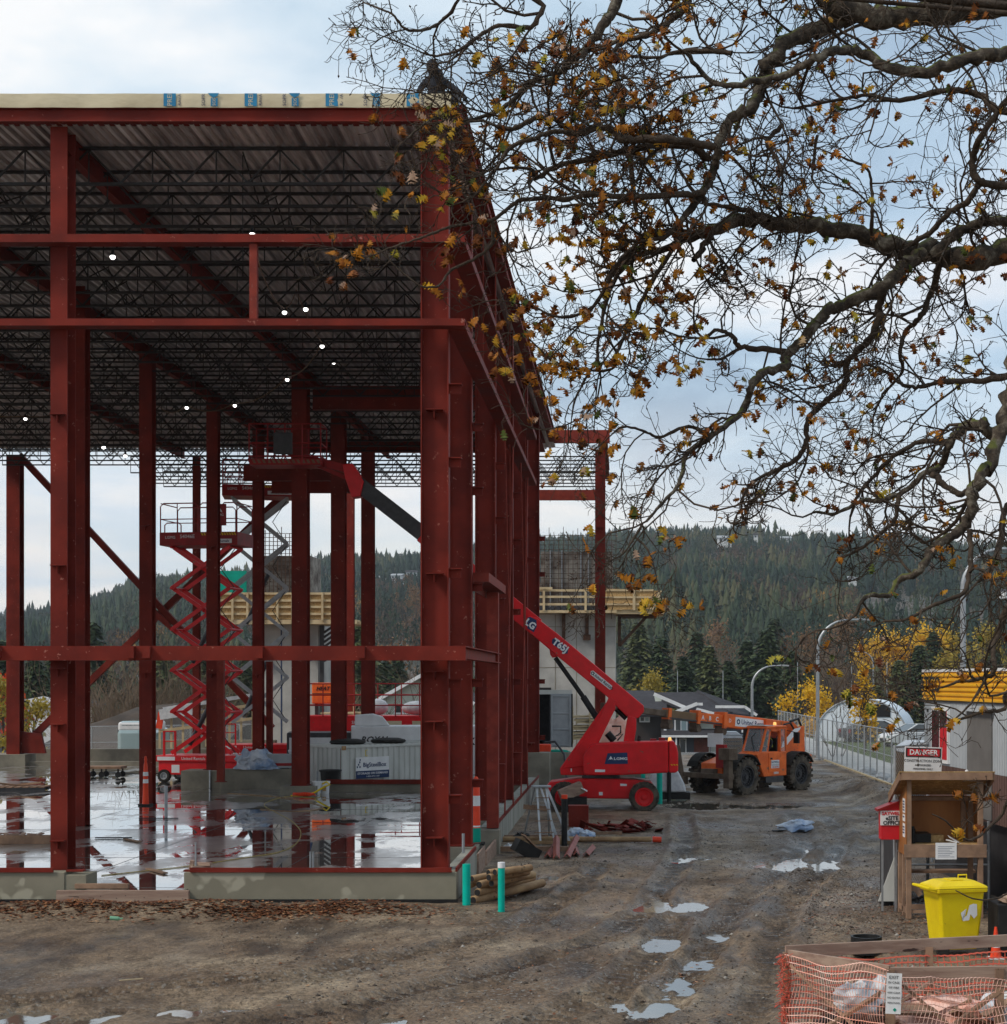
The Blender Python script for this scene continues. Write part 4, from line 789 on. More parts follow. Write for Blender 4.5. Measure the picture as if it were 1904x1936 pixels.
t = thing('orange_box_lift', 'orange compact lift box standing in front of the concrete tower', 'lift', (W(597, 1320, 84)[0], 84, -.3)); b = MB(); b.box(-.2, .9, 0, .8, 3.3, 4.35); b.build('cabinet', 'orange', t, bevel=.06); b = MB(); b.box(-.1, .05, .3, .5, 0, 3.3); b.box(.7, .85, .3, .5, 0, 3.3); b.build('mast', 'dark', t); b = MB(); b.box(-.18, .88, -.01, 0, 3.78, 3.82); b.build('door_gap', 'ink', t); txt('HEAT', .26, 'ink', t, (.35, -.02, 4.05), shear=.3, bold=.008)
# generator / heater and tarp on pedestal wall
g = W(540, 1452, 60.4); t = thing('job_heater', 'pale grey portable heater box sitting on the pedestal wall', 'heater', (g[0], 60.4, 1.03)); b = MB(); b.box(-.65, .75, -.16, .2, .02, .52); b.build('housing', 'grey', t, bevel=.02); b = MB(); b.lathe([(.001, 0), (.27, 0), (.27, .3), (.001, .3)], (-.95, 0, .28), 20, 'x'); b.build('fan_drum', 'black', t, smooth=True); b = MB(); b.box(-.5, .6, -.168, -.161, .1, .2); b.build('label_strip', 'red_dark', t)
def lump(name, label, cat, loc, sz, mat, seed, group=None, amp=.3):
    b = MB(); b.ball((0, 0, 0), .5, 26); V = np.array(b.v); d = fbm(V[:, 0]*2.4+V[:, 2]*2+seed*3.1, V[:, 1]*2.4-V[:, 2]+seed, 4, seed)*amp*2; V *= (1+d)[:, None]; V += np.stack([fbm(V[:, 1]*6+seed, V[:, 2]*6, 3, seed+7), fbm(V[:, 2]*6+seed, V[:, 0]*6, 3, seed+8), fbm(V[:, 0]*6+seed, V[:, 1]*6, 3, seed+9)], -1)*amp*.8; V[:, 2] = np.maximum(V[:, 2], -.22)+.22
    b.v = [(p[0]*sz[0], p[1]*sz[1], p[2]*sz[2]) for p in V]; o = b.build(name, mat, smooth=True); o.location = loc; return tag(o, label, cat, group)
g = W(487, 1450, 60.4); lump('wrapped_tarp', 'bundled blue and white tarp slumped beside the heater on the slab', 'tarp', (g[0], 60.3, 1.0), (1.15, .5, .85), 'tarp', 3, None, .75)
lump('plastic_bag', 'small white plastic bag on top right of the heater', 'bag', (W(553, 0, 60.5)[0]+.1, 60.5, 1.55), (.4, .3, .25), 'bag', 5, None, .6)
# timber guard rail, fence and blue truck far left behind slab
t = thing('timber_guard_rail', 'fresh lumber guard rail sloping up behind the slab with red tape at its end', 'railing', (0, 0, 0)); b = MB(); Yr = 82
for i in range(9): u = 302+i*22; x = W(u, 0, Yr)[0]; zb = W(0, 1400-i*3, Yr)[2]; b.bar((x, Yr, zb-.6), (x, Yr, zb+1.15), .10, .05)
b.build('posts', 'lumber', t)
for k, off in enumerate((1.1, .45)): q = MB(); q.bar((W(302, 0, Yr)[0], Yr-.06, W(0, 1400, Yr)[2]+off), (W(500, 0, Yr)[0], Yr-.06, W(0, 1373, Yr)[2]+off), .05, .14); q.build('rail', 'lumber', t)
b = MB(); b.obox((W(304, 0, Yr)[0], Yr-.12, W(0, 1362, Yr)[2]), (.3, .03, .8), (0, .15, 0)); b.build('red_tape', 'cone', t)
b = MB(); b.box(W(270, 0, 84)[0], W(520, 0, 84)[0], 84, 84.5, -.5, 1.2); o = b.build('ramp_curb', 'conc'); tag(o, 'long pale concrete curb rising behind the slab under the lumber rail', 'curb')
b = MB(); b.box(0, 1.9, 0, .03, -.5, 0); b.box(.2, 4.5, .04, .07, -.1, .08); o = b.build('white_sheeting', 'bag'); o.location = (W(302, 0, 82)[0], 81.8, 2.75); o.rotation_euler = (0, R(-9), 0); tag(o, 'white plastic sheeting draped behind the lumber guard rail', 'sheeting')
# ================================================================ SCISSOR LIFTS
def scissor(name, label, loc, rz, Wd, Dp, unit, n, zb, arm_mat, nm, group='scissor lifts'):
    t = thing(name, label, 'scissor lift', loc, rz, group)
    b = MB(); b.box(-Wd*.62, Wd*.62, -Dp/2, Dp/2, .28, .78); b.box(-Wd*.66, Wd*.66, -Dp/2-.06, Dp/2+.06, .78, 1.02); o = b.build('chassis', 'red', t, bevel=.02)
    txt('United Rentals', .16, 'signwhite', o, (-Wd*.08, -Dp/2-.064, .90)); q = MB(); q.box(-Wd*.63, -Wd*.36, -Dp/2-.066, -Dp/2-.061, .83, .97); q.box(-Wd*.42, -Wd*.30, -Dp/2-.006, -Dp/2-.001, .36, .66); q.build('decal', 'signwhite', o)
    for x in (-Wd*.53, Wd*.46):
        for y in (-Dp/2, Dp/2): wheel(t, (x, y*1.0, .24), .24, .18, .13, 'rubber', 'grey', 14, .006)
    b = MB()
    for x in (-Wd*.55, -Wd*.38): b.bar((x, -Dp/2+.1, 1.0), (x, -Dp/2+.1, 1.95), .07)
    b.bar((-Wd*.55, -Dp/2+.1, 1.93), (-Wd*.38, -Dp/2+.1, 1.93), .05); b.bar((-Wd*.55, -Dp/2+.1, 1.55), (-Wd*.38, -Dp/2+.1, 1.55), .04); b.build('entry_ladder', 'red', t)
    b = MB(); hw = Wd*.44
    for k in range(n):
        z0 = zb+k*unit; z1 = z0+unit
        for y in (-Dp*.42, -Dp*.28, Dp*.28, Dp*.42):
            oo = .05*(1 if abs(y) > Dp*.35 else -1)
            b.bar((-hw, y, z0), (hw, y, z1), .145, .07, (0, 1, 0)) if abs(y) > Dp*.35 else b.bar((hw, y, z0), (-hw, y, z1), .145, .07, (0, 1, 0))
        for x in (-hw, hw): b.tube([(x, -Dp*.46, z1), (x, Dp*.46, z1)], .05, 8)
        b.tube([(0, -Dp*.46, (z0+z1)/2), (0, Dp*.46, (z0+z1)/2)], .06, 8)
    b.build('scissor_arms', arm_mat, t)
    b = MB(); b.tube([(-hw*.6, 0, zb+.3), (hw*.35, 0, zb+unit*1.5)], .09, 10); b.tube([(-hw*.5, 0, zb+unit*2.2), (hw*.35, 0, zb+unit*3.4)], .09, 10); b.build('lift_cylinder', 'dark', t)
    b = MB()
    for k in range(n): b.tube([(hw*.98, .05, zb+k*unit), (hw*.45, .1, zb+(k+.5)*unit), (hw*.98, .05, zb+(k+1)*unit)], .02, 5)
    b.build('hydraulic_hose', 'black', t)
    zp = zb+n*unit; px = Wd*.59
    b = MB(); b.box(-px, px, -Dp/2-.1, Dp/2+.1, zp+.05, zp+.55); p = b.build('platform_deck', 'red_dark', t, bevel=.02)
    b = MB()
    for i in range(14): b.prism([(px*.1+i*.10, zp+.42), (px*.1+.05+i*.10, zp+.42), (px*.1-.0+i*.10, zp+.52), (px*.1-.05+i*.10, zp+.52)], -Dp/2-.106, -Dp/2-.101)
    b.build('hazard_stripes', 'yellow', p); q = MB(); q.box(px*.22, px*.86, -Dp/2-.108, -Dp/2-.101, zp+.12, zp+.28); q.build('decal', 'signwhite', p); txt('United Rentals', .13, 'navy', p, (px*.54, -Dp/2-.110, zp+.20), bold=.002); txt(nm, .20, 'signwhite', p, (-px*.28, -Dp/2-.104, zp+.38)); txt('LGMG', .15, 'signwhite', p, (-px*.72, -Dp/2-.104, zp+.35))
    b = MB(); r = .024; zt = zp+1.65
    def loop(x0, x1, y):
        b.tube([(x0, y, zp+.5), (x0, y, zt-.12), (x0+.12, y, zt), (x1-.12, y, zt), (x1, y, zt-.12), (x1, y, zp+.5)], r, 6); b.tube([(x0, y, zp+1.05), (x1, y, zp+1.05)], r*.8, 6)
    for y in (-Dp/2-.06, Dp/2+.06): loop(-px+.03, -px*.02, y); loop(.03, px*.55, y); loop(px*.58, px-.03, y); b.tube([(-px*.55, y, zp+.5), (-px*.55, y, zt)], r*.8, 6)
    for x in (-px+.03, px-.03): b.tube([(x, -Dp/2, zt), (x, Dp/2, zt)], r, 6); b.tube([(x, -Dp/2, zp+1.05), (x, Dp/2, zp+1.05)], r*.8, 6)
    b.tube([(-px*.86, -Dp/2-.1, zp+.5), (-px*.86, -Dp/2-.1, zp+.82), (-px*.8, -Dp/2-.1, zp+.9), (-px*.5, -Dp/2-.1, zp+.9), (-px*.44, -Dp/2-.1, zp+.82), (-px*.44, -Dp/2-.1, zp+.5)], r, 6)
    b.build('guard_rail', 'red_dark', t)
    b = MB(); b.box(px*.38, px*.72, -Dp/2-.12, -Dp/2-.09, zp+.78, zp+1.6); c = b.build('control_panel', 'red_dark', t); txt('LGMG', .12, 'signwhite', c, (px*.55, -Dp/2-.123, zp+1.18)); b = MB(); b.prism([(px*.55-.12, zp+1.27), (px*.55, zp+1.5), (px*.55+.12, zp+1.27), (px*.55, zp+1.33)], -Dp/2-.126, -Dp/2-.121); b.build('emblem', 'signwhite', c)
    b = MB(); b.box(px*.26, px*.36, -Dp/2-.16, -Dp/2-.02, zp+1.25, zp+1.6); b.build('control_box', 'black', t); return t
Ys = 65.0
scissor('scissor_lift', 'red scissor lift raised on red arms with guard railed platform behind the middle column', (W(391, 0, Ys)[0], Ys, .30), R(-8), 2.62, 1.5, 1.57, 5, 1.1, 'red', 'S4046E')
scissor('scissor_lift', 'scissor lift with grey galvanised arms raised higher behind the red one', (W(492, 0, 76)[0], 76, .30), R(10), 2.75, 1.7, 2.0, 5, 2.0, 'galv', 'S4046E')
# ================================================================ RED BOOM LIFT (side on)
Yb = 54.2; t = thing('boom_lift', 'bright red telescopic boom lift with dark tyres parked on the mud beside the steel frame', 'boom lift', (W(1143, 0, Yb)[0], Yb+1.1, 0))
ox, oy = t.location[0], t.location[1]
def bz(pts, Yq): return [((lambda p: (p[0]-ox, p[2]))(W((1220+a*.2582)/1.2332, (1420+c*.2582)/1.2332, Yq))) for a, c in pts]
def bp(poly, y0, y1, name, mat, bevel=.03, Yq=None):
    b = MB(); b.prism(bz(poly, Yq or (oy+y0)), y0, y1); return b.build(name, mat, t, bevel=bevel)
b = MB(); b.prism(bz([(205, 1600), (240, 1565), (480, 1535), (640, 1530), (1000, 1540), (1150, 1560), (1180, 1600), (1150, 1690), (1000, 1715), (560, 1710), (450, 1740), (250, 1740), (205, 1690)], oy-.7), -.72, .72); b.build('chassis', 'red', t, bevel=.04)
for (u, yy) in ((1067, -1.0), (1218, -1.0), (1067, 1.0), (1214, 1.0)): wheel(t, (W(u, 0, Yb)[0]-ox, yy, .445), .445, .36, .29, 'mudrubber', 'red', 22, .035)
b = MB(); b.tube([(W(1067, 0, Yb)[0]-ox, -.9, .45), (W(1067, 0, Yb)[0]-ox, .9, .45)], .09, 8); b.tube([(W(1218, 0, Yb)[0]-ox, -.9, .45), (W(1218, 0, Yb)[0]-ox, .9, .45)], .09, 8); b.build('axle', 'dark', t)
b = MB(); q = bz([(700, 1515)], oy)[0]; b.lathe([(.001, 0), (.62, 0), (.62, .22), (.001, .22)], (q[0], 0, q[1]-.05), 28); b.build('slew_ring', 'dark', t)
hood = bp([(540, 1330), (560, 1290), (600, 1240), (650, 1215), (900, 1200), (1310, 1190), (1312, 1478), (900, 1500), (560, 1502), (540, 1480)], -1.0, -.28, 'engine_hood', 'red', .06)
bp([(600, 1240), (650, 1215), (1310, 1190), (1312, 1478), (900, 1500), (600, 1502)], .28, 1.0, 'engine_hood', 'red', .06)
cw = bp([(1316, 1190), (1365, 1196), (1390, 1250), (1400, 1300), (1400, 1465), (1370, 1480), (1316, 1480)], -1.0, 1.0, 'counterweight', 'red', .05)
bp([(700, 1300), (1300, 1290), (1300, 1480), (700, 1490)], -.27, .27, 'turntable_frame', 'red_dark', .02)
def flat(poly, y, name, mat, par): b = MB(); b.prism(bz(poly, oy+y), y-.004, y); return b.build(name, mat, par)
pnl = flat([(735, 1400), (762, 1302), (940, 1296), (945, 1398)], -1.008, 'logo_panel', 'navy', hood)
q = bz([(880, 1352)], oy-1)[0]; txt('LGMG', .115, 'signwhite', hood, (q[0], -1.014, q[1]), sx=1.4, bold=.003); flat([(768, 1366), (790, 1328), (816, 1366), (800, 1352), (790, 1362), (784, 1352)], -1.014, 'emblem', 'signwhite', hood)
flat([(648, 1448), (740, 1450), (738, 1472), (648, 1472)], -1.006, 'decal', 'signwhite', hood)
for i in range(3): flat([(1330+i*24, 1402), (1343+i*24, 1402), (1353+i*24, 1412), (1340+i*24, 1412)], -1.012, 'hazard_stripe', 'yellow', cw)
flat([(450, 1580), (508, 1584), (508, 1604), (450, 1604)], -.728, 'decal', 'signwhite', t); flat([(684, 1652), (718, 1652), (718, 1682), (684, 1682)], -.728, 'decal', 'signwhite', t); flat([(876, 1576), (936, 1580), (936, 1598), (876, 1598)], -.728, 'decal', 'signwhite', t); flat([(428, 1440), (440, 1440), (440, 1470), (428, 1470)], -.48, 'decal', 'signwhite', t)
bp([(330, 1440), (780, 800), (800, 820), (440, 1400), (700, 1330), (700, 1495), (540, 1500), (340, 1500)], -.46, .46, 'riser_base', 'red', .03)
b = MB(); b.prism(bz([(362, 1440), (700, 960), (775, 790), (830, 830), (832, 900), (690, 1190), (560, 1420)], oy-.5), -.50, -.40); b.prism(bz([(362, 1440), (700, 960), (775, 790), (830, 830), (832, 900), (690, 1190), (560, 1420)], oy-.5), .30, .46); b.build('upright_riser', 'red', t, bevel=.02)
bm = bp([(38, 62), (120, 78), (300, 215), (1088, 872), (1092, 925), (1040, 985), (1000, 988), (930, 965), (790, 830), (757, 792), (300, 420), (38, 195)], -.28, .28, 'main_boom', 'red', .03)
b = MB(); b.prism(bz([(945, 962), (1022, 980), (1020, 1090), (1002, 1200), (905, 1200), (935, 1015)], oy-.4), -.42, -.30); b.prism(bz([(945, 962), (1022, 980), (1020, 1090), (1002, 1200), (905, 1200), (935, 1015)], oy-.4), .30, .42); b.build('leveling_link', 'red', t, bevel=.02)
qa, qb, qm = bz([(290, 440), (675, 1000), (540, 790)], oy); b = MB(); b.tube([(qa[0], 0, qa[1]), (qm[0], 0, qm[1])], .075, 12); b.tube([(qm[0], 0, qm[1]), (qb[0], 0, qb[1])], .105, 12); b.build('lift_cylinder', 'black', t, smooth=True)
bp([(235, 350), (300, 420), (310, 430), (262, 440), (243, 410)], -.12, .12, 'cylinder_lug', 'red', .01)
qa, qb = bz([(840, 905), (930, 990)], oy); b = MB(); b.tube([(qa[0], .1, qa[1]), (qb[0], .1, qb[1])], .08, 10); q0, q1 = bz([(760, 1120), (820, 1190)], oy); b.tube([(q0[0], 0, q0[1]), (q1[0], 0, q1[1])], .12, 10)
hs = bz([(800, 1060), (880, 1060), (880, 1120), (830, 1150), (900, 1130), (850, 1190)], oy); b.tube([(p[0], .2, p[1]) for p in hs], .03, 6); b.build('hydraulic_hoses', 'black', t)
q = bz([(1045, 1190)], oy)[0]; b = MB(); b.tube([(q[0], -.5, q[1]-.1), (q[0], -.5, q[1]+.12), (q[0]+.03, -.5, q[1]+.17)], .055, 10); b.build('exhaust_pipe', 'black', t)
q = bz([(1320, 1185)], oy)[0]; b = MB(); b.lathe([(.001, .14), (.05, .12), (.06, 0), (.001, 0)], (q[0], -.4, q[1]-.02), 12); b.build('beacon', 'amber', t)
q = bz([(1200, 1180), (1250, 1170)], oy); b = MB(); b.box(q[0][0]-.2, q[0][0], -.5, -.3, q[0][1]-.12, q[0][1]+.05); b.box(q[1][0]-.1, q[1][0]+.1, -.6, -.3, q[1][1]-.12, q[1][1]+.05); b.build('filler_caps', 'red_dark', t)
ang = math.atan2(-(925-75)*1.0, (1060-38)); bang = -math.atan2(850, 1050)
def onboom(a, c): q = bz([(a, c)], oy-.28)[0]; return (q[0], -.292, q[1])
txt('T65J', .30, 'signwhite', bm, onboom(335, 332), (R(90), -bang-.07, 0), bold=.012); 
q = bz([(262, 272), (285, 262), (408, 362), (400, 402), (380, 404), (258, 310)], oy-.28); b = MB(); b.prism(q, -.286, -.281); b.build('dark_badge', 'navy', bm)
q = bz([(38, 80), (62, 70), (120, 100), (122, 160), (95, 210), (38, 175)], oy-.28); b = MB(); b.prism(q, -.286, -.281); b.build('dark_badge', 'navy', bm); txt('LG', .30, 'signwhite', bm, onboom(64, 138), (R(90), -bang-.05, 0), bold=.012)
q = bz([(612, 560), (632, 556), (804, 694), (798, 722), (780, 728), (606, 590)], oy-.28); b = MB(); b.prism(q, -.286, -.281); b.build('decal', 'signwhite', bm); txt('United Rentals', .135, 'ink', bm, onboom(722, 655), (R(90), -bang-.02, 0), bold=.002)
q = bz([(628, 580)], oy)[0]; b = MB(); b.lathe([(.03, -.001), (.055, -.001), (.055, .001), (.03, .001)], (q[0], -.290, q[1]), 16, 'y'); b.build('ring_logo', 'ink', bm)
# telescoped inner sections, jib and basket, reaching back through the frame
def bw(u, v): p = W(u, v, oy); return Vector((p[0]-ox, 0, p[2]))
b = MB(); b.bar(bw(1014, 1185), bw(800, 1010), .42, .58, (0, 0, 1)); b.build('boom_section', 'red', t, bevel=.02)
b = MB(); b.bar(bw(815, 1022), bw(676, 914), .36, .50, (0, 0, 1)); b.build('boom_section', 'dark', t, bevel=.02)
b = MB(); b.prism([(bw(683, 940).x, bw(0, 940).z), (bw(690, 905).x, bw(0, 912).z), (bw(668, 880).x, bw(0, 878).z), (bw(650, 872).x, bw(0, 880).z), (bw(655, 905).x, bw(0, 905).z), (bw(668, 938).x, bw(0, 942).z)], -.3, .3); b.build('jib_knuckle', 'red', t, bevel=.02)
b = MB(); b.bar(bw(668, 890), bw(575, 866), .2, .26); b.bar(bw(664, 908), bw(600, 880), .1, .12); b.build('jib', 'red_dark', t, bevel=.01)  # jib red darkened in the paint to stand for shade under the roof
x0, x1, zb_, zt = bw(478, 0).x, bw(612, 0).x, bw(0, 878).z, bw(0, 806).z
b = MB(); b.box(x0, x1, -.55, .55, zb_-.08, zb_+.12); bk = b.build('basket_floor', 'red_dark', t, bevel=.01); b = MB()
for z in (zt, (zt+zb_)/2, zb_+.2):
    b.tube([(x0, -.55, z), (x1, -.55, z), (x1, .55, z), (x0, .55, z), (x0, -.55, z)], .025, 6)
for x in (x0, x0+.6, (x0+x1)/2, x1-.6, x1):
    for y in (-.55, .55): b.tube([(x, y, zb_), (x, y, zt)], .025, 6)
b.build('basket_rail', 'red_dark', t); b = MB(); b.box((x0+x1)/2-.35, (x0+x1)/2+.25, -.66, -.56, zb_+.25, zb_+.95); b.build('basket_console', 'dark', t, bevel=.02)  # basket floor and rails in darker red, the roof's shade put into the colour
b = MB()
for i in range(14): b.prism([(x0+.15+i*.16, zb_-.03), (x0+.23+i*.16, zb_-.03), (x0+.17+i*.16, zb_+.09), (x0+.09+i*.16, zb_+.09)], -.556, -.551)
b.build('hazard_stripes', 'brown', bk)  # yellow stripes coloured brown, their shade painted in
# ================================================================ ORANGE TELEHANDLER (forward = local +x, left = local +y)
t = thing('telehandler', 'muddy orange telehandler with big lugged tyres and long boom reaching left', 'telehandler', (4.78, 63.5, 0), R(227.2))
for x in (1.62, -1.62):
    for y in (.92, -.92): wheel(t, (x, y, .66), .66, .42, .40, 'mudrubber', 'dark', 20, .055, cast=True)
b = MB(); b.box(-2.35, 2.25, -.42, .42, .62, 1.15); b.box(-2.5, -1.7, -.95, .95, .75, 1.35); b.prism([(2.35, .75), (2.35, 1.15), (1.4, 1.38), (.9, 1.38), (.9, .75)], -.5, .5); b.build('chassis', 'orange', t, bevel=.03)
b = MB(); b.tube([(1.62, -.8, .66), (1.62, .8, .66)], .13, 10); b.tube([(-1.62, -.8, .66), (-1.62, .8, .66)], .13, 10); b.box(-.9, .9, -.3, .3, .4, .62); b.build('axle', 'mudsteel', t)
# cab on the left side
b = MB(); b.prism([(-.75, .62), (.62, .62), (1.05, 1.45), (.80, 1.55), (-.75, 1.52)], .15, 1.08); b.build('cab_base', 'orange', t, bevel=.03)
b = MB()
F_ = {'fb': (.78, 1.50), 'ft': (.42, 2.62), 'mb': (.30, 1.50), 'mt': (.28, 2.64), 'rb': (-.35, 1.50), 'rt': (-.35, 2.64), 'xb': (-.78, 1.5), 'xt': (-.74, 2.6)}
for y in (.20, 1.02):
    for a, c in (('fb', 'ft'), ('rb', 'rt'), ('xb', 'xt')): b.bar((F_[a][0], y, F_[a][1]), (F_[c][0], y, F_[c][1]), .075, .075, (0, 1, 0))
    b.bar((.78, y, 1.5), (-.78, y, 1.5), .07); b.bar((.42, y, 2.62), (-.74, y, 2.6), .08)
b.bar((.36, 1.02, 1.5), (.16, 1.02, 2.62), .06, .06, (0, 1, 0)); b.bar((.78, .2, 1.5), (.78, 1.02, 1.5), .07); b.build('cab_frame', 'orange', t, bevel=.01)
b = MB(); b.prism([(.50, 2.62), (.44, 2.72), (-.70, 2.74), (-.80, 2.64)], .12, 1.10); b.build('cab_roof', 'orange', t, bevel=.03); b = MB(); b.box(-.1, .46, .2, 1.0, 2.742, 2.76); b.build('roof_window_panel', 'offwhite', t)
b = MB(); b.add([(.80, .22, 1.52), (.80, 1.0, 1.52), (.44, 1.0, 2.60), (.44, .22, 2.60)], [(0, 1, 2, 3)]); b.add([(-.37, 1.035, 1.53), (-.72, 1.035, 1.53), (-.70, 1.035, 2.58), (-.37, 1.035, 2.58)], [(0, 1, 2, 3)]); b.add([(.76, 1.035, 1.53), (.38, 1.035, 1.53), (.20, 1.035, 2.58), (.42, 1.035, 2.58)], [(0, 1, 2, 3)]); b.add([(-.78, .22, 1.52), (-.78, 1.0, 1.52), (-.74, 1.0, 2.60), (-.74, .22, 2.60)], [(0, 1, 2, 3)]); b.build('cab_window', 'cabglass', t)
b = MB(); b.box(-.7, .7, .16, .19, 1.5, 2.6); b.build('cab_inner_wall', 'black', t); b = MB(); b.bar((.85, .8, 1.55), (.62, .5, 2.2), .03); b.bar((.62, .5, 2.2), (.55, .65, 2.45), .02); b.build('wiper', 'black', t)
b = MB(); b.box(-.40, .36, 1.078, 1.10, .78, 1.5); b.box(-.38, -.33, 1.078, 1.10, 1.5, 2.56); b.box(-.38, .18, 1.078, 1.10, 2.50, 2.56); d = b.build('cab_door', 'orange', t, bevel=.008)
b = MB(); b.box(-.26, .22, 1.101, 1.108, .92, 1.22); s = b.build('company_sign', 'signwhite', d); txt('SAYWELL', .115, 'navy', s, (-.02, 1.112, 1.14), (R(90), 0, R(180))); b = MB(); b.box(-.25, .21, 1.109, 1.111, 1.055, 1.065); b.box(-.25, .21, 1.109, 1.111, 1.02, 1.03); b.build('rule_lines', 'navy', s); txt('250-338-8797', .07, 'signred', s, (-.02, 1.112, .965), (R(90), 0, R(180)))
txt('10054', .12, 'signwhite', t, (-.06, 1.112, .80-.06), (R(90), 0, R(180)), bold=.003); b = MB(); b.box(.16, .26, 1.101, 1.125, 1.25, 1.31); b.build('door_handle', 'black', d)
b = MB(); b.lathe([(.001, .15), (.055, .13), (.065, 0), (.001, 0)], (-.45, .75, 2.75), 12); b.build('beacon', 'amber', t)
b = MB(); b.bar((-.80, 1.05, 2.5), (-1.0, 1.35, 2.4), .03); b.box(-1.06, -.98, 1.22, 1.46, 1.9, 2.42); b.build('mirror', 'black', t)
for x in (1.62, -1.62):
    b = MB(); pts = [(x+.80*math.cos(a), .66+.80*math.sin(a)) for a in np.linspace(R(25), R(150), 9)]; pts2 = [(x+.84*math.cos(a), .66+.84*math.sin(a)) for a in np.linspace(R(150), R(25), 9)]; b.prism(pts+pts2, .68, 1.16); b.prism(pts+pts2, -1.16, -.68); b.build('mudguard', 'rubber', t)
b = MB(); b.prism([(-.9, 1.1), (-2.55, .7), (-2.65, 1.5), (-2.60, 2.42), (-2.42, 2.42), (-1.9, 2.15), (-1.1, 1.55)], -.42, -.32); b.prism([(-.9, 1.1), (-2.55, .7), (-2.65, 1.5), (-2.60, 2.42), (-2.42, 2.42), (-1.9, 2.15), (-1.1, 1.55)], .42, .52); b.box(-2.62, -2.5, -.42, .42, .8, 1.6); b.build('boom_tower', 'orange', t, bevel=.02)
b = MB(); b.prism([(-1.15, 1.62), (-1.25, 1.84), (-1.95, 2.32), (-2.38, 2.38), (-2.30, 2.28), (-2.0, 2.1), (-1.5, 1.72)], .521, .526); b.build('white_swoosh', 'signwhite', t)
# boom
bo = Vector((-2.25, -.12, 2.14)); bd = Vector((1, 0, .094)).normalized()
def bb(a, c, w_, h_, name, mat, dz=0, bev=.02): q = MB(); q.bar(bo+bd*a+Vector((0, 0, dz)), bo+bd*c+Vector((0, 0, dz)), w_, h_); return q.build(name, mat, t, bevel=bev)
q = MB(); q.prism([(-2.55, 1.9), (-2.62, 2.36), (-2.3, 2.58), (-.6, 2.72), (-.6, 2.26), (-1.2, 2.2), (-2.0, 1.85)], -.32, .24); q.build('boom_heel', 'orange', t, bevel=.03)
mb_ = bb(.2, 3.95, .44, .50, 'boom_outer_section', 'orange', .20); bb(3.6, 5.4, .34, .36, 'boom_middle_section', 'orange', .20); bb(5.2, 7.1, .26, .28, 'boom_inner_section', 'brown', .20); bb(3.9, 7.0, .35, .05, 'wear_strip', 'dark', .05, 0); bb(6.6, 10.3, .20, .22, 'boom_inner_section', 'mudsteel', .20)
for a, s_ in ((3.95, .60), (5.4, .50), (6.95, .40)):
    q = MB(); q.bar(bo+bd*(a-.08)+Vector((0, 0, .2)), bo+bd*(a+.08)+Vector((0, 0, .2)), s_*.86, s_); q.build('boom_collar', 'orange', t, bevel=.01); q = MB(); c_ = bo+bd*a; q.lathe([(.001, -.2), (.13, -.2), (.13, .2), (.001, .2)], (c_[0], c_[1], c_[2]-.22), 14, 'y'); q.box(c_[0]-.12, c_[0]+.12, c_[1]-.16, c_[1]+.16, c_[2]-.24, c_[2]); q.build('hose_roller', 'mudsteel', t)
ta = math.atan2(.094, 1)
def ont(a, s, size, mat, dz=.2, y=.106, **k): c_ = bo+bd*a; txt(s, size, mat, mb_, (c_[0], y, c_[2]+dz), (R(90), ta, R(180)), **k)
q = MB(); q.bar(bo+bd*1.35+Vector((0, .2225, .2)), bo+bd*3.35+Vector((0, .2225, .2)), .004, .34); q.build('decal', 'signwhite', mb_)
ont(2.22, 'United Rentals', .26, 'navy', y=.106, bold=.003)
c_ = bo+bd*3.17; q = MB(); q.lathe([(.05, -.002), (.10, -.002), (.10, .002), (.05, .002)], (c_[0], .107, c_[2]+.2), 18, 'y'); q.build('ring_logo', 'navy', mb_)
for a, s_ in ((4.35, 'C'), (4.75, 'B'), (5.15, 'A')): ont(a, s_, .22, 'signwhite', y=.053, bold=.006)
ont(3.66, 'D', .2, 'signwhite', y=.106)
b = MB(); b.tube([(-1.5, .1, 1.6), (-.6, .05, 2.35)], .08, 10); b.tube([(-2.45, .3, 1.9), (-2.7, .35, 2.3), (-2.5, .3, 2.7), (-2.0, .3, 2.6)], .05, 8); b.tube([(-1.1, .35, 2.0), (-1.5, .4, 2.5), (-1.9, .38, 2.55), (-2.3, .35, 2.15)], .04, 8); b.build('hydraulic_hoses', 'black', t)
# front stabilisers
b = MB(); b.box(2.5, 2.72, -1.25, 1.2, .62, .80); b.box(2.2, 2.6, -.3, .3, .6, .95); b.build('stabiliser_beam', 'mudsteel', t, bevel=.01)
b = MB(); b.box(2.62, 2.86, .98, 1.24, .30, 1.42); b.box(2.5, 2.98, .86, 1.36, 1.32, 1.74); b.build('stabiliser_leg', 'mudsteel', t, bevel=.01)
b = MB(); b.bar((2.74, -1.12, .40), (2.70, -1.42, 1.76), .26, .20, (1, 0, 0)); b.box(2.60, 2.90, -1.35, -.9, .36, .66); b.build('stabiliser_leg', 'mudsteel', t, bevel=.01)
b = MB(); b.prism([(2.30, 1.0), (2.52, 1.0), (2.52, 1.85), (2.36, 1.85), (2.25, 1.5)], .35, .75); b.build('front_bracket', 'red_dark', t, bevel=.01)
b = MB(); b.box(2.42, 2.44, -.1, .62, 1.75, 2.25); b.build('paper_plan_sheet', 'signwhite', t)
b = MB(); b.box(-.5, .55, 1.0, 1.12, .40, .45); b.box(-.5, .55, 1.08, 1.12, .45, .62); b.build('step', 'dark', t)
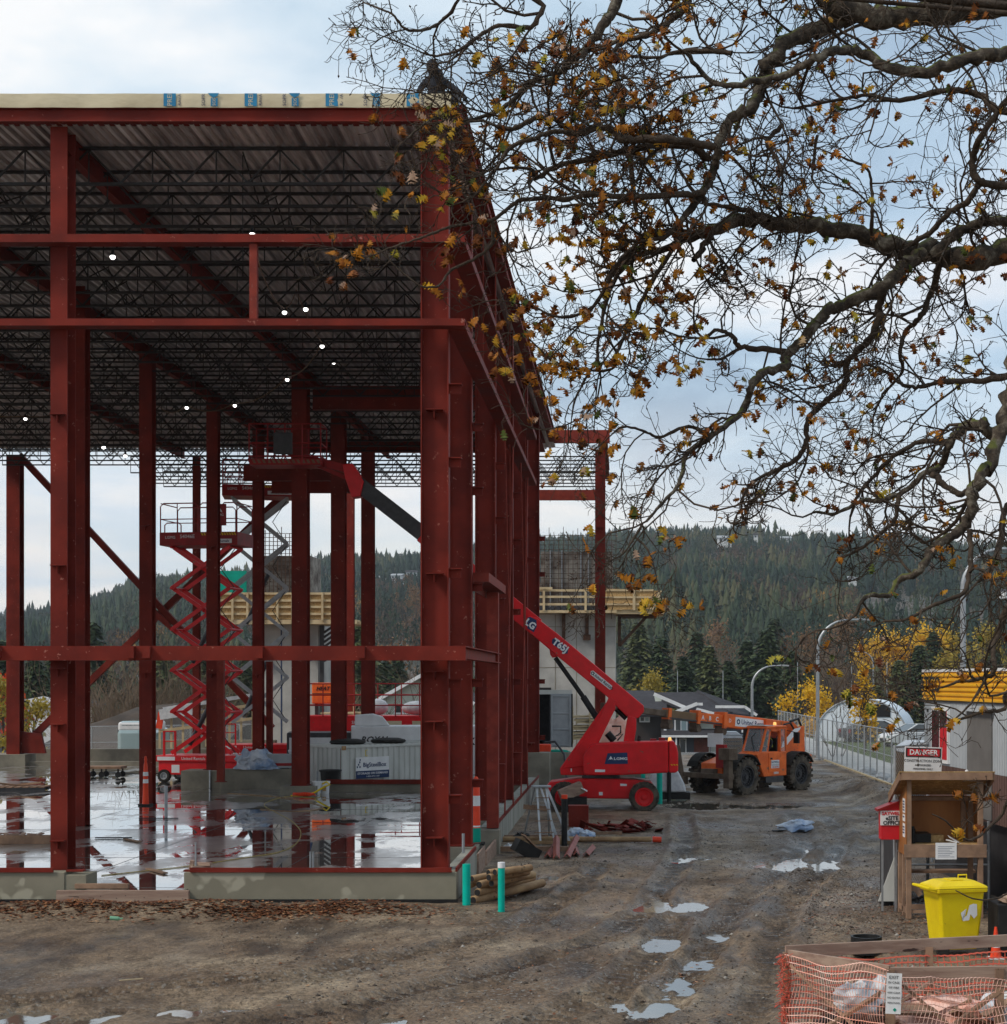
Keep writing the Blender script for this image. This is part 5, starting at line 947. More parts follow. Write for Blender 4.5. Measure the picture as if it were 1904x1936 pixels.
# seat and driver
b = MB(); b.box(-.45, .05, .35, .85, 1.45, 1.55); b.box(-.55, -.42, .35, .85, 1.5, 2.15); b.build('seat', 'black', t, bevel=.03); b = MB(); b.tube([(.5, .6, 1.45), (.38, .6, 1.78)], .02, 6); b.lathe([(.15, -.01), (.17, 0), (.15, .01), (.14, 0), (.15, -.01)], (.36, .6, 1.80), 18); b.build('steering_wheel', 'black', t)
for o_ in list(t.children):
    if o_.name.split('.')[0] in ('cab_frame', 'cab_roof', 'roof_window_panel', 'cab_window', 'cab_inner_wall', 'cab_door', 'wiper', 'beacon', 'mirror', 'seat'):
        for v_ in o_.data.vertices:
            if v_.co.z > 1.5: v_.co.z = 1.5+(v_.co.z-1.5)*.80
dv = thing('person', 'driver in dark jacket with lime vest straps, cap and sunglasses seated in the telehandler cab', 'person', t.matrix_basis @ Vector((-.20, .62, 1.50)), R(227.2)); dv.scale = (.9, .9, .88)
J = [(0, 0, .08, .15), (0, 0, .30, .17), (0, 0, .46, .16), (.02, 0, .58, .07), (.03, 0, .68, .08), (0, .2, .46, .075), (.12, .26, .25, .055), (.36, .14, .22, .042), (0, -.2, .46, .075), (.12, -.26, .25, .055), (.36, -.14, .24, .042), (.2, .11, .06, .1), (.50, .12, .04, .075), (.55, .12, -.1, .06), (.2, -.11, .06, .1), (.50, -.12, .04, .075), (.55, -.12, -.1, .06)]
E = [(0, 1), (1, 2), (2, 3), (3, 4), (2, 5), (5, 6), (6, 7), (2, 8), (8, 9), (9, 10), (0, 11), (11, 12), (12, 13), (0, 14), (14, 15), (15, 16)]
skinned('body', 'jacket', J, E, dv)
b = MB(); b.ball((.04, 0, .72), .105, 14, (1, .82, 1.2)); b.tube([(.14, 0, .73), (.165, 0, .70)], [.012, .02], 6); b.ball((.13, 0, .64), .02, 6, (.5, 1.4, .5)); b.ball((.03, .09, .72), .025, 6, (.6, .4, 1)); b.ball((.03, -.09, .72), .025, 6, (.6, .4, 1)); b.build('head', 'skin', dv, smooth=True)
b = MB(); b.ball((.03, 0, .79), .115, 12, (1, .88, .75)); b.obox((.16, 0, .785), (.12, .14, .015)); b.build('cap', 'navy', dv, smooth=True); b = MB(); b.box(.125, .15, -.075, .075, .715, .755); b.build('sunglasses', 'black', dv)
b = MB()
for s_ in (1, -1): b.tube([(.15, s_*.10, .14), (.175, s_*.11, .34), (.12, s_*.10, .50), (.0, s_*.10, .60), (-.14, s_*.1, .5), (-.17, s_*.1, .2)], .028, 6)
b.tube([(.17, .12, .16), (.19, 0, .15), (.17, -.12, .16)], .028, 6); b.build('vest_straps', 'hivis', dv)
b = MB()
for s_ in (1, -1):
    b.ball((.40, s_*.14, 1.79-1.55), .04, 8, (1.2, .8, .8))
    for k in range(4): b.tube([(.42, s_*(.115+k*.018), .25), (.47, s_*(.112+k*.018), .26), (.475, s_*(.112+k*.018), .225)], [.010, .009, .007], 5)
    b.tube([(.40, s_*.11, .25), (.44, s_*.09, .235)], [.012, .009], 5)
b.build('hands', 'skin', dv, smooth=True)
# ================================================================ CONCRETE TOWERS WITH FORMWORK
def rebar_mesh(x0, x1, y, z0, z1, p=.30, r=.014):
    b = MB(); x = x0
    while x <= x1: b.bar((x, y, z0), (x, y, z1+.25*math.sin(x*9)), r*2); x += p
    z = z0+.1
    while z < z1: b.bar((x0, y+.03, z), (x1, y+.03, z), r*1.7); z += p
    return b
Yt = 92; k_ = Yt/FPX
def tx(u): return (u-UX)*k_
def tz(v): return EYE+(VY-v)*k_
t = thing('concrete_tower', 'grey concrete tower right of the steel frame with stained formwork and timber platform on top', 'tower', (0, 0, 0))
b = MB(); b.box(tx(1010), tx(1164), Yt, Yt+5, -1, tz(1160)); o = b.build('shaft', 'conc_light', t, bevel=.02)
b = MB(); b.box(tx(1016), tx(1042), Yt-.02, Yt-.003, tz(1345), tz(1300)); b.build('doorway', 'ink', t); b = MB()
for u in (1050, 1090, 1125): b.box(tx(u)-.02, tx(u)+.02, Yt-.012, Yt-.002, -1, tz(1162))
for v in (1185, 1262): b.box(tx(1010), tx(1164), Yt-.012, Yt-.002, tz(v)-.02, tz(v)+.02)
b.build('pour_joints', 'conc', t)
b = MB(); b.box(tx(1022), tx(1158), Yt+.3, Yt+4.5, tz(1160), tz(1042)); b.build('formwork_wall', 'form', t); b = MB()
for u in (1040, 1062, 1098, 1112): b.box(tx(u)-.03, tx(u)+.03, Yt+.2, Yt+.28, tz(1160), tz(1040))
b.build('form_strongback', 'galv', t)
rebar_mesh(tx(1020), tx(1167), Yt+.1, tz(1160), tz(1004), .26).build('rebar_mat', 'rebar', t)
b = MB(); b.box(tx(1010), tx(1166), Yt-1.0, Yt+.05, tz(1160), tz(1155)); b.box(tx(1160), tx(1255), Yt-.9, Yt+3, tz(1162), tz(1155)); b.build('platform_deck', 'lumber', t)
b = MB()
for u in range(1024, 1150, 11): b.lathe([(.001, -1), (.13, -1), (.13, 0), (.001, 0)], (tx(u), Yt, tz(1151)), 10, 'y')
b.build('deck_joist_ends', 'dark', t)
b = MB()
for v in (1118, 1130, 1144): b.box(tx(1010), tx(1130), Yt-1.0, Yt-.95, tz(v)-.06, tz(v)+.06)
for u in (1030, 1108): b.box(tx(u)-.06, tx(u)+.06, Yt-1.08, Yt-1.0, tz(1156), tz(1113))
b.box(tx(1012), tx(1046), Yt-1.12, Yt-1.08, tz(1116), tz(1112)); b.build('guard_rail', 'lumber', t)
b = MB(); b.prism([(tx(1144), tz(1155)), (tx(1230), tz(1153)), (tx(1246), tz(1119)), (tx(1200), tz(1116)), (tx(1144), tz(1115))], Yt-1.0, Yt-.95); hp = b.build('strand_board_hoarding', 'osb', t)
b = MB()
for v in (1118, 1131, 1144): b.box(tx(1144), tx(1236), Yt-1.06, Yt-1.003, tz(v)-.05, tz(v)+.05)
b.box(tx(1196), tx(1201), Yt-1.1, Yt-1.062, tz(1155), tz(1114)); b.bar((tx(1232), Yt-1.03, tz(1154)), (tx(1248), Yt-1.03, tz(1118)), .16, .2); b.box(tx(1235), tx(1262), Yt-.9, Yt-.8, tz(1136), tz(1132)); b.build('hoarding_batten', 'lumber', t)
b = MB(); b.box(tx(1168), tx(1174), Yt, Yt+.2, tz(1222), tz(1162)); b.bar((tx(1172), Yt, tz(1220)), (tx(1222), Yt, tz(1166)), .16); b.box(tx(1168), tx(1240), Yt-.5, Yt+2, tz(1167), tz(1162.2)); b.build('platform_bracket', 'rebar', t)
b = MB()
for u, v in ((1066, 1240), (1110, 1210)): b.box(tx(u)-.09, tx(u)+.09, Yt-.25, Yt-.02, tz(v), tz(1160)); b.box(tx(u)-.2, tx(u)+.2, Yt-.3, Yt-.02, tz(v), tz(v-10))
b.build('hanging_bracket', 'rebar', t)
t = thing('concrete_tower', 'pale concrete tower seen between the red columns behind the scissor lifts with rebar mat above', 'tower', (0, 0, 0))
b = MB(); b.box(tx(484), tx(602), Yt, Yt+4, -1, tz(1180)); b.build('shaft', 'conc_light', t, bevel=.02); b = MB(); b.box(tx(494), tx(585), Yt+.3, Yt+3.5, tz(1180), tz(1050)); b.build('formwork_wall', 'form', t)
rebar_mesh(tx(478), tx(586), Yt+.1, tz(1180), tz(1004), .22, .018).build('rebar_mat', 'rebar', t)
b = MB(); b.box(tx(415), tx(680), Yt-1, Yt+.1, tz(1181), tz(1173)); b.box(tx(604), tx(690), Yt-.8, Yt+2, tz(1182), tz(1176)); b.build('platform_deck', 'lumber', t); b = MB(); b.box(tx(425), tx(660), Yt-.92, Yt-.9, tz(1172), tz(1124)); b.build('strand_board_hoarding', 'osb', t)
b = MB()
for v in (1124, 1137, 1149, 1162): b.box(tx(408), tx(672), Yt-1.02, Yt-.95, tz(v)-.06, tz(v)+.06)
for u in range(420, 670, 28): b.box(tx(u)-.06, tx(u)+.06, Yt-1.1, Yt-1.03, tz(1174), tz(1122))
b.build('guard_rail', 'lumber', t); b = MB(); b.box(tx(405), tx(462), Yt+.5, Yt+.6, tz(1122), tz(1078)); b.build('teal_sheet', 'tealsheet', t)
b = MB()
for u in (494, 532, 580): b.box(tx(u)-.03, tx(u)+.03, Yt-.02, Yt-.003, 0, tz(1182))
b.bar((tx(498), Yt-.3, tz(1250)), (tx(486), Yt-.3, tz(1182)), .18); b.bar((tx(590), Yt-.3, tz(1250)), (tx(572), Yt-.3, tz(1182)), .18); b.build('steel_prop', 'navy', t)
b = MB(); b.box(tx(604), tx(612), Yt, Yt+.2, -1, tz(1180)); b.box(tx(640), tx(646), Yt, Yt+.2, -1, tz(1180))
for i in range(7): b.bar((tx(612), Yt+.1, tz(1250-i*9)), (tx(640), Yt+.1, tz(1230-i*9)), .12)
b.build('stair_frame', 'dark', t)
# raised concrete wall and open container behind the boom lift
b = MB(); b.box(W(1012, 0, 68)[0], W(1200, 0, 68)[0], 68, 68.5, -.1, 1.28); b.box(W(1090, 0, 68)[0], W(1215, 0, 68)[0], 68.5, 80, .2, .95); o = b.build('retaining_wall', 'conc', bevel=.02); tag(o, 'low cast concrete wall running behind the red boom lift', 'wall')
Yc = 74; t = thing('open_container', 'container with dark open interior and grey ribbed door swung open on the concrete wall', 'container', (W(1012, 0, Yc)[0], Yc, 1.2))
x1 = W(1041, 0, Yc)[0]-t.location[0]; b = MB(); b.box(-1.6, x1, .05, 6, 0, .1); b.box(-1.6, x1, .05, 6, 2.35, 2.45); b.box(-1.6, -1.5, .05, 6, .1, 2.35); b.box(x1-.06, x1, .05, 6, .1, 2.35); b.box(-1.6, x1, 5.9, 6, .1, 2.35); b.build('shell', 'dark', t); b = MB(); b.box(-1.7, x1+.95, -.05, .12, 2.36, 2.55); b.build('top_beam', 'offwhite', t)
b = MB(); b.box(x1, x1+.92, -.06, 0, .05, 2.38)
for z in (.1, .8, 1.5, 2.25): b.box(x1+.06, x1+.86, -.10, -.061, z, z+.07)
for x in (x1+.02, x1+.82): b.box(x, x+.08, -.12, -.061, .06, 2.36)
b.build('door', 'grey', t, bevel=.01); b = MB(); b.box(x1+.92, x1+.97, -.10, .02, .05, 2.38); b.build('door_gasket', 'black', t)
g = W(1052, 1420, 70); 
q = MB(); q.box(-.25, .25, -.2, .2, 0, .32); o = q.build('fuel_can', 'cone', bevel=.04); o.location = (W(1030, 0, 68.2)[0], 68.2, 1.285); tag(o, 'small orange red can on the concrete wall below the open container door', 'can')
lump('green_net', 'pale green tangled netting lying on the concrete wall beside the orange can', 'netting', (W(1050, 0, 68.25)[0], 68.25, 1.27), (1.1, .3, .16), 'tealsheet', 8)
# lumber stacks behind
for (u0, u1, v0, v1, Yq, lb) in ((1078, 1150, 1385, 1352, 76, 'stack of fresh lumber with upright stakes behind the boom lift arm'), (600, 680, 1395, 1345, 88, 'stack of pale boards under the left concrete tower')):
    t = thing('lumber_stack', lb, 'lumber', (W(u0, 0, Yq)[0], Yq, W(0, v0, Yq)[2]-.3), 0, 'stacks of fresh lumber'); ww = (u1-u0)/FPX*Yq; hh = (v0-v1)/FPX*Yq+.3; b = MB(); rr = random.Random(u0); z = 0
    while z < hh: o_ = rr.uniform(-.3, .3); b.obox((ww/2+o_, 0, z+.05), (ww, 1.4, .09), (0, rr.uniform(-.06, .06), 0)); z += .14
    b.build('boards', 'lumber', t); b = MB()
    for x in (.1, ww*.5, ww*.9): b.box(x, x+.07, -.8, -.72, -.2, hh+.4)
    b.build('stakes', 'lumber', t)
lump('orange_tarp', 'salmon orange tarp over materials glimpsed through the boom lift links', 'tarp', (W(1163, 0, 72)[0], 72, .9), (1.3, .8, 2.4), 'netor', 4)
# ---------------------------------------------------------------- pipes, ladder, posts, steel angles
def pipe(x, y, z0, z1, r, mat, label, cap=None, group=None, tilt=(0, 0)):
    t = thing('stand_pipe', label, 'pipe', (x, y, 0), 0, group); b = MB(); b.tube([(0, 0, z0), (tilt[0], tilt[1], z1)], r, 20); b.build('pipe', mat, t, smooth=True)
    if cap: b = MB(); b.tube([(tilt[0], tilt[1], z1-.08), (tilt[0], tilt[1], z1+.02)], r*1.08, 20); b.build('cap', cap, t, smooth=True)
    return t
g = G(948, 1727); pipe(g[0], g[1], -.05, .90, .062, 'teal', 'teal pipe with white cap standing in the mud in front of the round posts', 'signwhite', 'teal stand pipes'); pipe(W(882, 0, 31.2)[0], 31.2, -.05, .80, .075, 'teal', 'teal pipe standing against the corner of the foundation wall', None, 'teal stand pipes')
g = G(1247, 1517); pipe(g[0], g[1], -.05, 1.5, .10, 'teal', 'teal pipe standing behind the rear wheel of the red boom lift', None, 'teal stand pipes'); g = G(1265, 1512); pipe(g[0], g[1], -.05, 1.6, .075, 'black', 'black pipe standing right of the teal pipe behind the boom lift'); g = G(1216, 1500); pipe(g[0], g[1], -.05, 1.2, .08, 'teal', 'short teal pipe glimpsed under the red boom lift hood', 'signwhite', 'teal stand pipes')
g = G(1067, 1600); pipe(g[0], g[1], -.05, 1.28, .075, 'black', 'black pipe with orange cap standing right of the aluminium ladder', 'cone')
def pallet_wrap(): pass
g = G(1262, 1512); t = thing('wrapped_sheets', 'stack of sheets under white plastic behind the rear wheel of the boom lift', 'bundle', (g[0]+.05, g[1]+.5, 0)); b = MB(); b.prism([(-.75, .25), (-.6, 1.0), (-.3, 1.1), (.3, 1.05), (.55, .55), (.62, .25)], -.4, .5); b.build('plastic_cover', 'bag', t, bevel=.06); b = MB(); b.box(-.6, .75, -.4, .5, .0, .24); b.build('pallet', 'black', t)
# step ladder
g = G(1020, 1595); t = thing('step_ladder', 'aluminium step ladder leaning open against the outside of the foundation wall', 'ladder', (g[0]+.05, g[1], 0), R(12))
b = MB()
for x, dx in ((-.12, -.32), (.12, .34)): b.bar((x, 0, 1.45), (dx*.55+.1, -.35, 0), .05, .03, (0, 1, 0)); 
for x, dx in ((-.16, -.40), (.16, .30)): b.bar((x, .1, 1.45), (dx, .55, 0), .045, .03, (0, 1, 0))
b.bar((.13, 0, 1.45), (.72, -.2, 0), .06, .035, (0, 1, 0)); b.bar((-.02, 0, 1.45), (.42, -.25, 0), .05, .03, (0, 1, 0)); b.build('rails', 'galv', t); b = MB(); b.box(-.24, .24, -.1, .18, 1.44, 1.49); b.build('top_cap', 'grey', t, bevel=.01); b = MB()
for i in range(4): z = .3+i*.29; f = 1-z/1.45; b.box(-.14-.1*f, .14+.16*f, -.34*f-.03, -.34*f+.05, z, z+.02)
b.obox((-.08, .25, .9), (.7, .03, .12), (0, .1, 0)); b.build('steps', 'wood', t)
# round posts pile
rr = random.Random(12)
posts = [((-.55, -.05, .08), 1.55, .18, .07), ((-.42, -.2, .08), 1.6, .22, .075), ((-.62, .15, .08), 1.3, .3, .07), ((-.45, -.08, .23), 1.5, .24, .07), ((-.55, .1, .23), 1.1, .35, .065), ((-.50, .02, .38), 1.0, .15, .07), ((-.60, -.12, .37), .75, .55, .065), ((-.42, .16, .40), 1.0, .1, .065), ((-.35, .02, .53), .75, -.12, .065), ((-.45, .14, .62), .6, -.35, .06), ((-.20, -.05, .64), .6, -.25, .062), ((-.62, .03, .50), .5, .05, .06)]
g = G(895, 1706)
lbp = ['bottom front post of the pile, long and lying lowest', 'second long post along the front of the pile', 'bottom post at the rear of the pile near the wall', 'long post on the second layer of the pile', 'short dark ended post on the second layer', 'post in the middle of the pile pointing right', 'stubby post angled at the left of the pile', 'post lying behind the white capped pipe', 'short post near the top pointing left', 'topmost post at the back of the pile', 'top front post lying crosswise on the pile', 'shortest post with black end facing left']
for (c, ln, a, r), lb in zip(posts, lbp):
    b = MB(); b.lathe([(.001, 0), (r*.9, 0), (r, .02), (r, ln-.02), (r*.9, ln), (.001, ln)], (0, 0, 0), 14, 'x'); o = b.build('round_post', 'post', smooth=True); o.location = (g[0]+.12+(c[0]+.5)*1.2+c[1]*.9, g[1]-.35+c[1]*.5, c[2]*.92+.02); o.rotation_euler = (0, -rr.uniform(.0, .04), .98+a*.6+rr.uniform(-.06, .06)); o.scale = (1.55, 1.1, 1.1); tag(o, lb+' of round timber posts', 'post', 'pile of round timber posts')
    b = MB(); b.lathe([(.001, -.004), (r*.8, -.004), (r*.8, .003)], (0, 0, 0), 12, 'x'); b.build('cut_end', 'ink', o)
# red steel angles in a row on timbers
angs = [(1035, 1592, 1626, -.02, 'leftmost red angle iron of the row on the timbers'), (1052, 1576, 1628, .04, 'second red angle iron of the row, the tallest looking one'), (1072, 1575, 1626, -.07, 'third red angle iron of the row beside the black pipe'), (1090, 1596, 1622, .06, 'fourth and shortest red angle iron of the row'), (1108, 1594, 1622, -.08, 'rightmost red angle iron lying on the mud')]
for u, v0, v1, a, lb in angs:
    g1 = G(u, v1-6, .06); g0 = G(u, v0, .16); ln = 2.3 if v1 > 1624 else 1.6; zf = EYE-(v0-VY)/FPX*(g1[1]+ln)-.11; b = MB(); b.add([(-.082, 0, 0), (0, 0, .095), (.082, 0, 0), (.07, 0, -.01), (0, 0, .078), (-.07, 0, -.01)]+[(-.082, ln, .0), (0, ln, .095), (.082, ln, 0), (.07, ln, -.01), (0, ln, .078), (-.07, ln, -.01)], [(0, 6, 7, 1), (1, 7, 8, 2), (5, 4, 10, 11), (4, 3, 9, 10), (2, 8, 9, 3), (0, 5, 11, 6), (0, 1, 4, 5), (1, 2, 3, 4), (6, 11, 10, 7), (7, 10, 9, 8)])
    o = b.build('steel_angle', 'angle'); o.location = (g1[0], g1[1], .05); o.rotation_euler = (math.atan2(max(.02, zf-.05), ln), 0, a); tag(o, lb, 'steel angle', 'red steel angles laid on the ground')
for i, (u, v, ln, a, r, m, lb) in enumerate(((1090, 1600-6, 4.2, -.02, .07, 'post', 'long round timber with red painted end lying behind the steel angles'), (1005, 1612, 1.9, .02, .06, 'wood', 'dark squared timber lying left under the steel angles'), (1010, 1588, 1.6, .06, .05, 'wood', 'plank lying at the foot of the ladder'), (1030, 1598, 1.4, .0, .04, 'post', 'thin board under the row of steel angles'), (1120, 1580, 1.6, .03, .04, 'wood', 'board lying behind the blue bags'))):
    g = G(u, v); b = MB()
    if i == 0: b.tube([(-ln*.45, 0, 0), (ln*.46, 0, 0)], r, 10)
    else: b.box(-ln/2, ln/2, -r, r, -r, r)
    o = b.build('loose_timber', m); o.location = (g[0], g[1], r+.03); o.rotation_euler = (0, 0, a); tag(o, lb, 'timber', 'loose timbers beside the wall')
    if i == 0: b = MB(); b.tube([(ln*.465, 0, 0), (ln*.52, 0, -.01)], r*1.1, 10); b.build('red_end', 'cone', o)
g = G(1094, 1565); t = thing('steel_box', 'dark red steel box standing behind the black pipe', 'box', (g[0], g[1], 0)); b = MB(); b.box(-.28, .28, -.2, .2, .02, .62); b.build('box_body', 'steel', t, bevel=.005); b = MB(); b.box(-.29, .29, -.21, .21, .621, .64); b.build('box_rim', 'steel2', t)
g = G(1082, 1530); t = thing('cardboard_box', 'tilted brown cardboard box with open white flap by the front wheel of the boom lift', 'box', (g[0], g[1]-1.2, .50)); b = MB(); b.obox((0, 0, .16), (.75, .45, .36), (0, R(-22), .2)); b.build('carton', 'plank', t); b = MB(); b.obox((.42, -.05, .22), (.22, .4, .02), (0, R(30), 0)); b.build('flap', 'signwhite', t); b = MB(); b.box(-.3, .5, -.3, .3, -.5, -.02); b.build('stand', 'black', t)
for i, (u, v, s_, lb) in enumerate(((1150, 1576, (1.1, .7, .30), 'heap of bent dark red steel scraps on the mud'), (1213, 1571, (.85, .6, .26), 'smaller heap of dark red steel scraps further right'))):
    g = G(u, v); b = MB(); rr = random.Random(i+30)
    for k in range(26): b.obox((rr.gauss(0, .35)*s_[0], rr.gauss(0, .3)*s_[1], .04+rr.random()*s_[2]*.8), (rr.uniform(.2, .7), rr.uniform(.05, .25), .015), (rr.uniform(-.6, .6), rr.uniform(-.5, .5), rr.random()*6))
    o = b.build('steel_scraps', 'steel'); o.location = g; tag(o, lb, 'scraps')
for u, v, sz, m, sd_, lb in ((1090, 1583, (.5, .4, .35), 'tarp', 11, 'left blue and white bag in the debris by the ladder'), (1110, 1586, (.45, .4, .3), 'tarp', 12, 'right blue and white bag in the debris by the steel angles'), (962, 1617-8, (.28, .28, .25), 'bag', 13, 'small white round bag near the stepped wall'), (1500, 1572, (.95, .5, .42), 'tarp', 14, 'crumpled blue and black plastic lying alone on the open mud'), (985, 1590, (.5, .4, .3), 'black', 15, 'dark debris lump near the ladder foot')):
    lump('plastic_bag', lb, 'bag', G(u, v), sz, m, sd_, None, .45)
b = MB(); g = G(1470, 1573); b.obox((0, 0, .03), (.9, .18, .03), (0, 0, .1)); o = b.build('black_plastic_strip', 'black'); o.location = (g[0]+.3, g[1], .01); tag(o, 'flat black plastic strip under the crumpled blue sheet', 'plastic')
for x, y, w_, hh, lb in ((W(985, 0, 38)[0], 40.0, .5, .3, 'dark wooden crate tipped against the foundation wall'),): t = thing('crate', lb, 'crate', (x, y, 0)); b = MB(); b.obox((0, 0, .18), (.6, .5, .3), (0, .5, .3)); b.build('crate_body', 'black', t); b = MB(); b.obox((.1, 0, .36), (.5, .4, .03), (0, .8, .3)); b.build('crate_lid', 'wood', t)
b = MB(); b.tube([(-2.9, 62, 1.9), (-2.5, 61.5, 1.95), (-2.15, 61, 1.5), (-2.05, 60.5, .6), (-2.1, 60, .05)], .045, 8); tag(b.build('bent_conduit', 'dark', smooth=True), 'dark bent conduit arching down by the end of the long foundation wall', 'conduit')
# ================================================================ RIGHT SIDE: KIOSK, BIN, NET ENCLOSURE, OFFICE TRAILER, FENCES
Yk = 29.7; t = thing('timber_kiosk', 'open fronted plywood and timber sentry kiosk on tall legs behind the yellow bin', 'kiosk', (4.96, Yk, 0))
b = MB()
for x in (0.04, 1.30):
    b.box(x-.045, x+.045, 0, .09, .0, 2.44); b.box(x-.045, x+.045, .85, .94, 0, 2.06)
b.box(.0, .045, .42, .51, 0, 1.2); split(b, 'leg', 'wood', t, .004)
b = MB(); b.box(0, 1.35, .89, .91, 1.10, 2.1); b.build('back_panel', 'ply', t); b = MB(); b.prism([(0.0, 1.1), (.85, 1.1), (.85, 2.03), (0.0, 2.42)], -.006, .006, 'yz'); b.build('side_panel', 'ply', t); b = MB(); b.prism([(0.095, 1.1), (.85, 1.1), (.85, 2.03), (0.095, 2.42)], 1.344, 1.356, 'yz'); b.build('side_panel', 'ply', t)
b = MB(); b.box(.01, 1.33, .095, .88, 1.27, 1.30); b.box(.1, .75, .55, .88, 1.30, 1.42); b.build('shelf', 'osb', t)
b = MB(); b.box(-.05, 1.40, -.025, -.002, 1.08, 1.31); b.build('front_apron', 'wood', t, bevel=.003)
b = MB(); b.prism([(-.16, 2.44), (-.16, 2.57), (1.06, 2.10), (1.06, 1.97)], -.16, -.12, 'yz'); b.prism([(-.16, 2.44), (-.16, 2.57), (1.06, 2.10), (1.06, 1.97)], 1.47, 1.51, 'yz'); b.box(-.12, 1.47, -.19, -.161, 2.45, 2.58); b.build('roof_fascia', 'wood', t, bevel=.003)
b = MB(); b.add([(-.16, -.19, 2.585), (1.51, -.19, 2.585), (1.51, 1.08, 2.11), (-.16, 1.08, 2.11), (-.16, -.19, 2.60), (1.51, -.19, 2.60), (1.51, 1.08, 2.125), (-.16, 1.08, 2.125)], [(0, 1, 2, 3), (7, 6, 5, 4), (0, 4, 5, 1), (1, 5, 6, 2), (2, 6, 7, 3), (3, 7, 4, 0)]); b.build('roof', 'osb', t)
b = MB(); b.box(.1, 1.24, .80, .885, 2.02, 2.09); b.box(1.12, 1.2, .82, .885, 1.3, 2.0); b.bar((1.28, .05, .62), (1.0, .05, .28), .09, .03, (0, 1, 0)); b.bar((.09, .10, .62), (.26, .10, .40), .09, .03, (0, 1, 0)); b.box(.09, 1.26, .86, .89, .05, .14); b.box(0.0, .04, .1, .85, .08, .17); b.box(.0, 1.3, .02, .06, .1, .15); split(b, 'brace', 'wood', t)
b = MB(); b.box(.50, .87, -.034, -.0265, 1.05, 1.34); p = b.build('paper_notice', 'signwhite', t); b = MB()
for i in range(7): b.box(.54, .83-.04*(i % 3), -.036, -.0345, 1.27-i*.03, 1.276-i*.03)
b.build('printed_lines', 'navy', p)
b = MB(); b.box(-.016, -.008, .12, .34, 1.85, 2.1); b.box(-.016, -.008, .12, .34, 1.70, 1.82); b.box(-.016, -.008, .13, .33, 1.42, 1.66); p = b.build('side_notices', 'signwhite', t); b = MB()
for z in (2.05, 2.0, 1.95, 1.90, 1.78, 1.6, 1.55, 1.5): b.box(-.019, -.0165, .15, .31, z-.015, z+.01)
b.build('printed_lines', 'navy', p)
b = MB(); b.tube([(.16, .3, 1.30), (.16, .3, 1.56)], .045, 14); b.tube([(.16, .3, 1.56), (.16, .3, 1.60)], .03, 10); tb = b.build('flask', 'black', None, smooth=True); tb.location = (4.96, Yk, 0); tag(tb, 'black flask standing on the kiosk shelf', 'flask')
b = MB(); b.obox((.9, .3, 1.36), (.24, .16, .012), (.2, .5, .2)); b.obox((.84, .26, 1.345), (.2, .12, .012), (0, .2, -.3)); o = b.build('folded_papers', 'signwhite'); o.location = (4.96, Yk, 0); tag(o, 'folded white papers lying on the kiosk shelf', 'papers')
b = MB(); b.box(.08, .5, .4, .85, 1.302, 1.46); o = b.build('dark_case', 'black'); o.location = (4.96, Yk, 0.12); o.scale = (1, 1, .98); o.location = (4.96, Yk, .03); tag(o, 'dark case at the back of the kiosk shelf', 'case')
# red letter box on post with site office sign
t = thing('site_office_box', 'small red box with sloping lid and lettered sign on a post left of the kiosk', 'letter box', (4.80, 30.6, 0))
b = MB(); b.prism([(-.17, 1.32), (.22, 1.32), (.22, 2.02), (-.17, 1.86)], -.13, .17); b.build('box_body', 'signred', t, bevel=.004); b = MB(); b.prism([(-.24, 1.83), (.24, 2.03), (.24, 2.06), (-.24, 1.87)], -.18, .2); b.build('lid', 'red_dark', t)
b = MB(); b.box(-.19, .23, -.145, -.1355, 1.58, 1.84); s = b.build('sign', 'signwhite', t); txt('SAYWELL', .085, 'signred', s, (.02, -.149, 1.79), bold=.003); txt('eSITE', .10, 'ink', s, (.02, -.149, 1.705), bold=.003); txt('OFFICE', .10, 'ink', s, (.02, -.149, 1.62), bold=.003)
b = MB(); b.bar((-.13, .0, 0), (-.13, 0, 1.32), .035); b.bar((.12, .1, 0), (.12, .1, 1.32), .03); b.build('post', 'galv', t)
t = thing('leaning_panel', 'grey board leaning behind the red site office box', 'board', (5.0, 31.3, 0)); b = MB(); b.prism([(-.30, 0.1), (.1, 0.1), (.22, 1.0), (.05, 1.05)], 0, .03); b.build('panel', 'offwhite', t); b = MB(); b.box(-.2, .3, .1, .6, .0, .1); b.build('foot_block', 'black', t)
# timber stair / deck structure under the trailer
t = thing('trailer_steps', 'dark timber platform and steps with handrail pipes under the office trailer door behind the kiosk', 'steps', (6.2, 31.2, 0))
b = MB()
for i in range(4): b.box(-1.1, .35, .3*i, .3*i+.28, .3+.3*i, .35+.3*i)
b.box(-1.1, .35, 1.2, 2.2, 1.42, 1.5); b.build('treads', 'wood', t); b = MB(); b.box(-1.15, -1.1, 0, 2.2, 0, 1.4); b.box(.36, .41, 0, 2.2, 0, 1.4); split(b, 'stringer', 'dark', t); b = MB()
for z in (.8, 1.05): b.tube([(-1.2, -.1, z), (.5, -.1, z)], .02, 6)
b.tube([(-1.2, -.1, 0), (-1.2, -.1, 1.2)], .022, 6); b.tube([(.5, -.1, 0), (.5, -.1, 1.6)], .03, 6); b.build('handrail', 'galv', t)
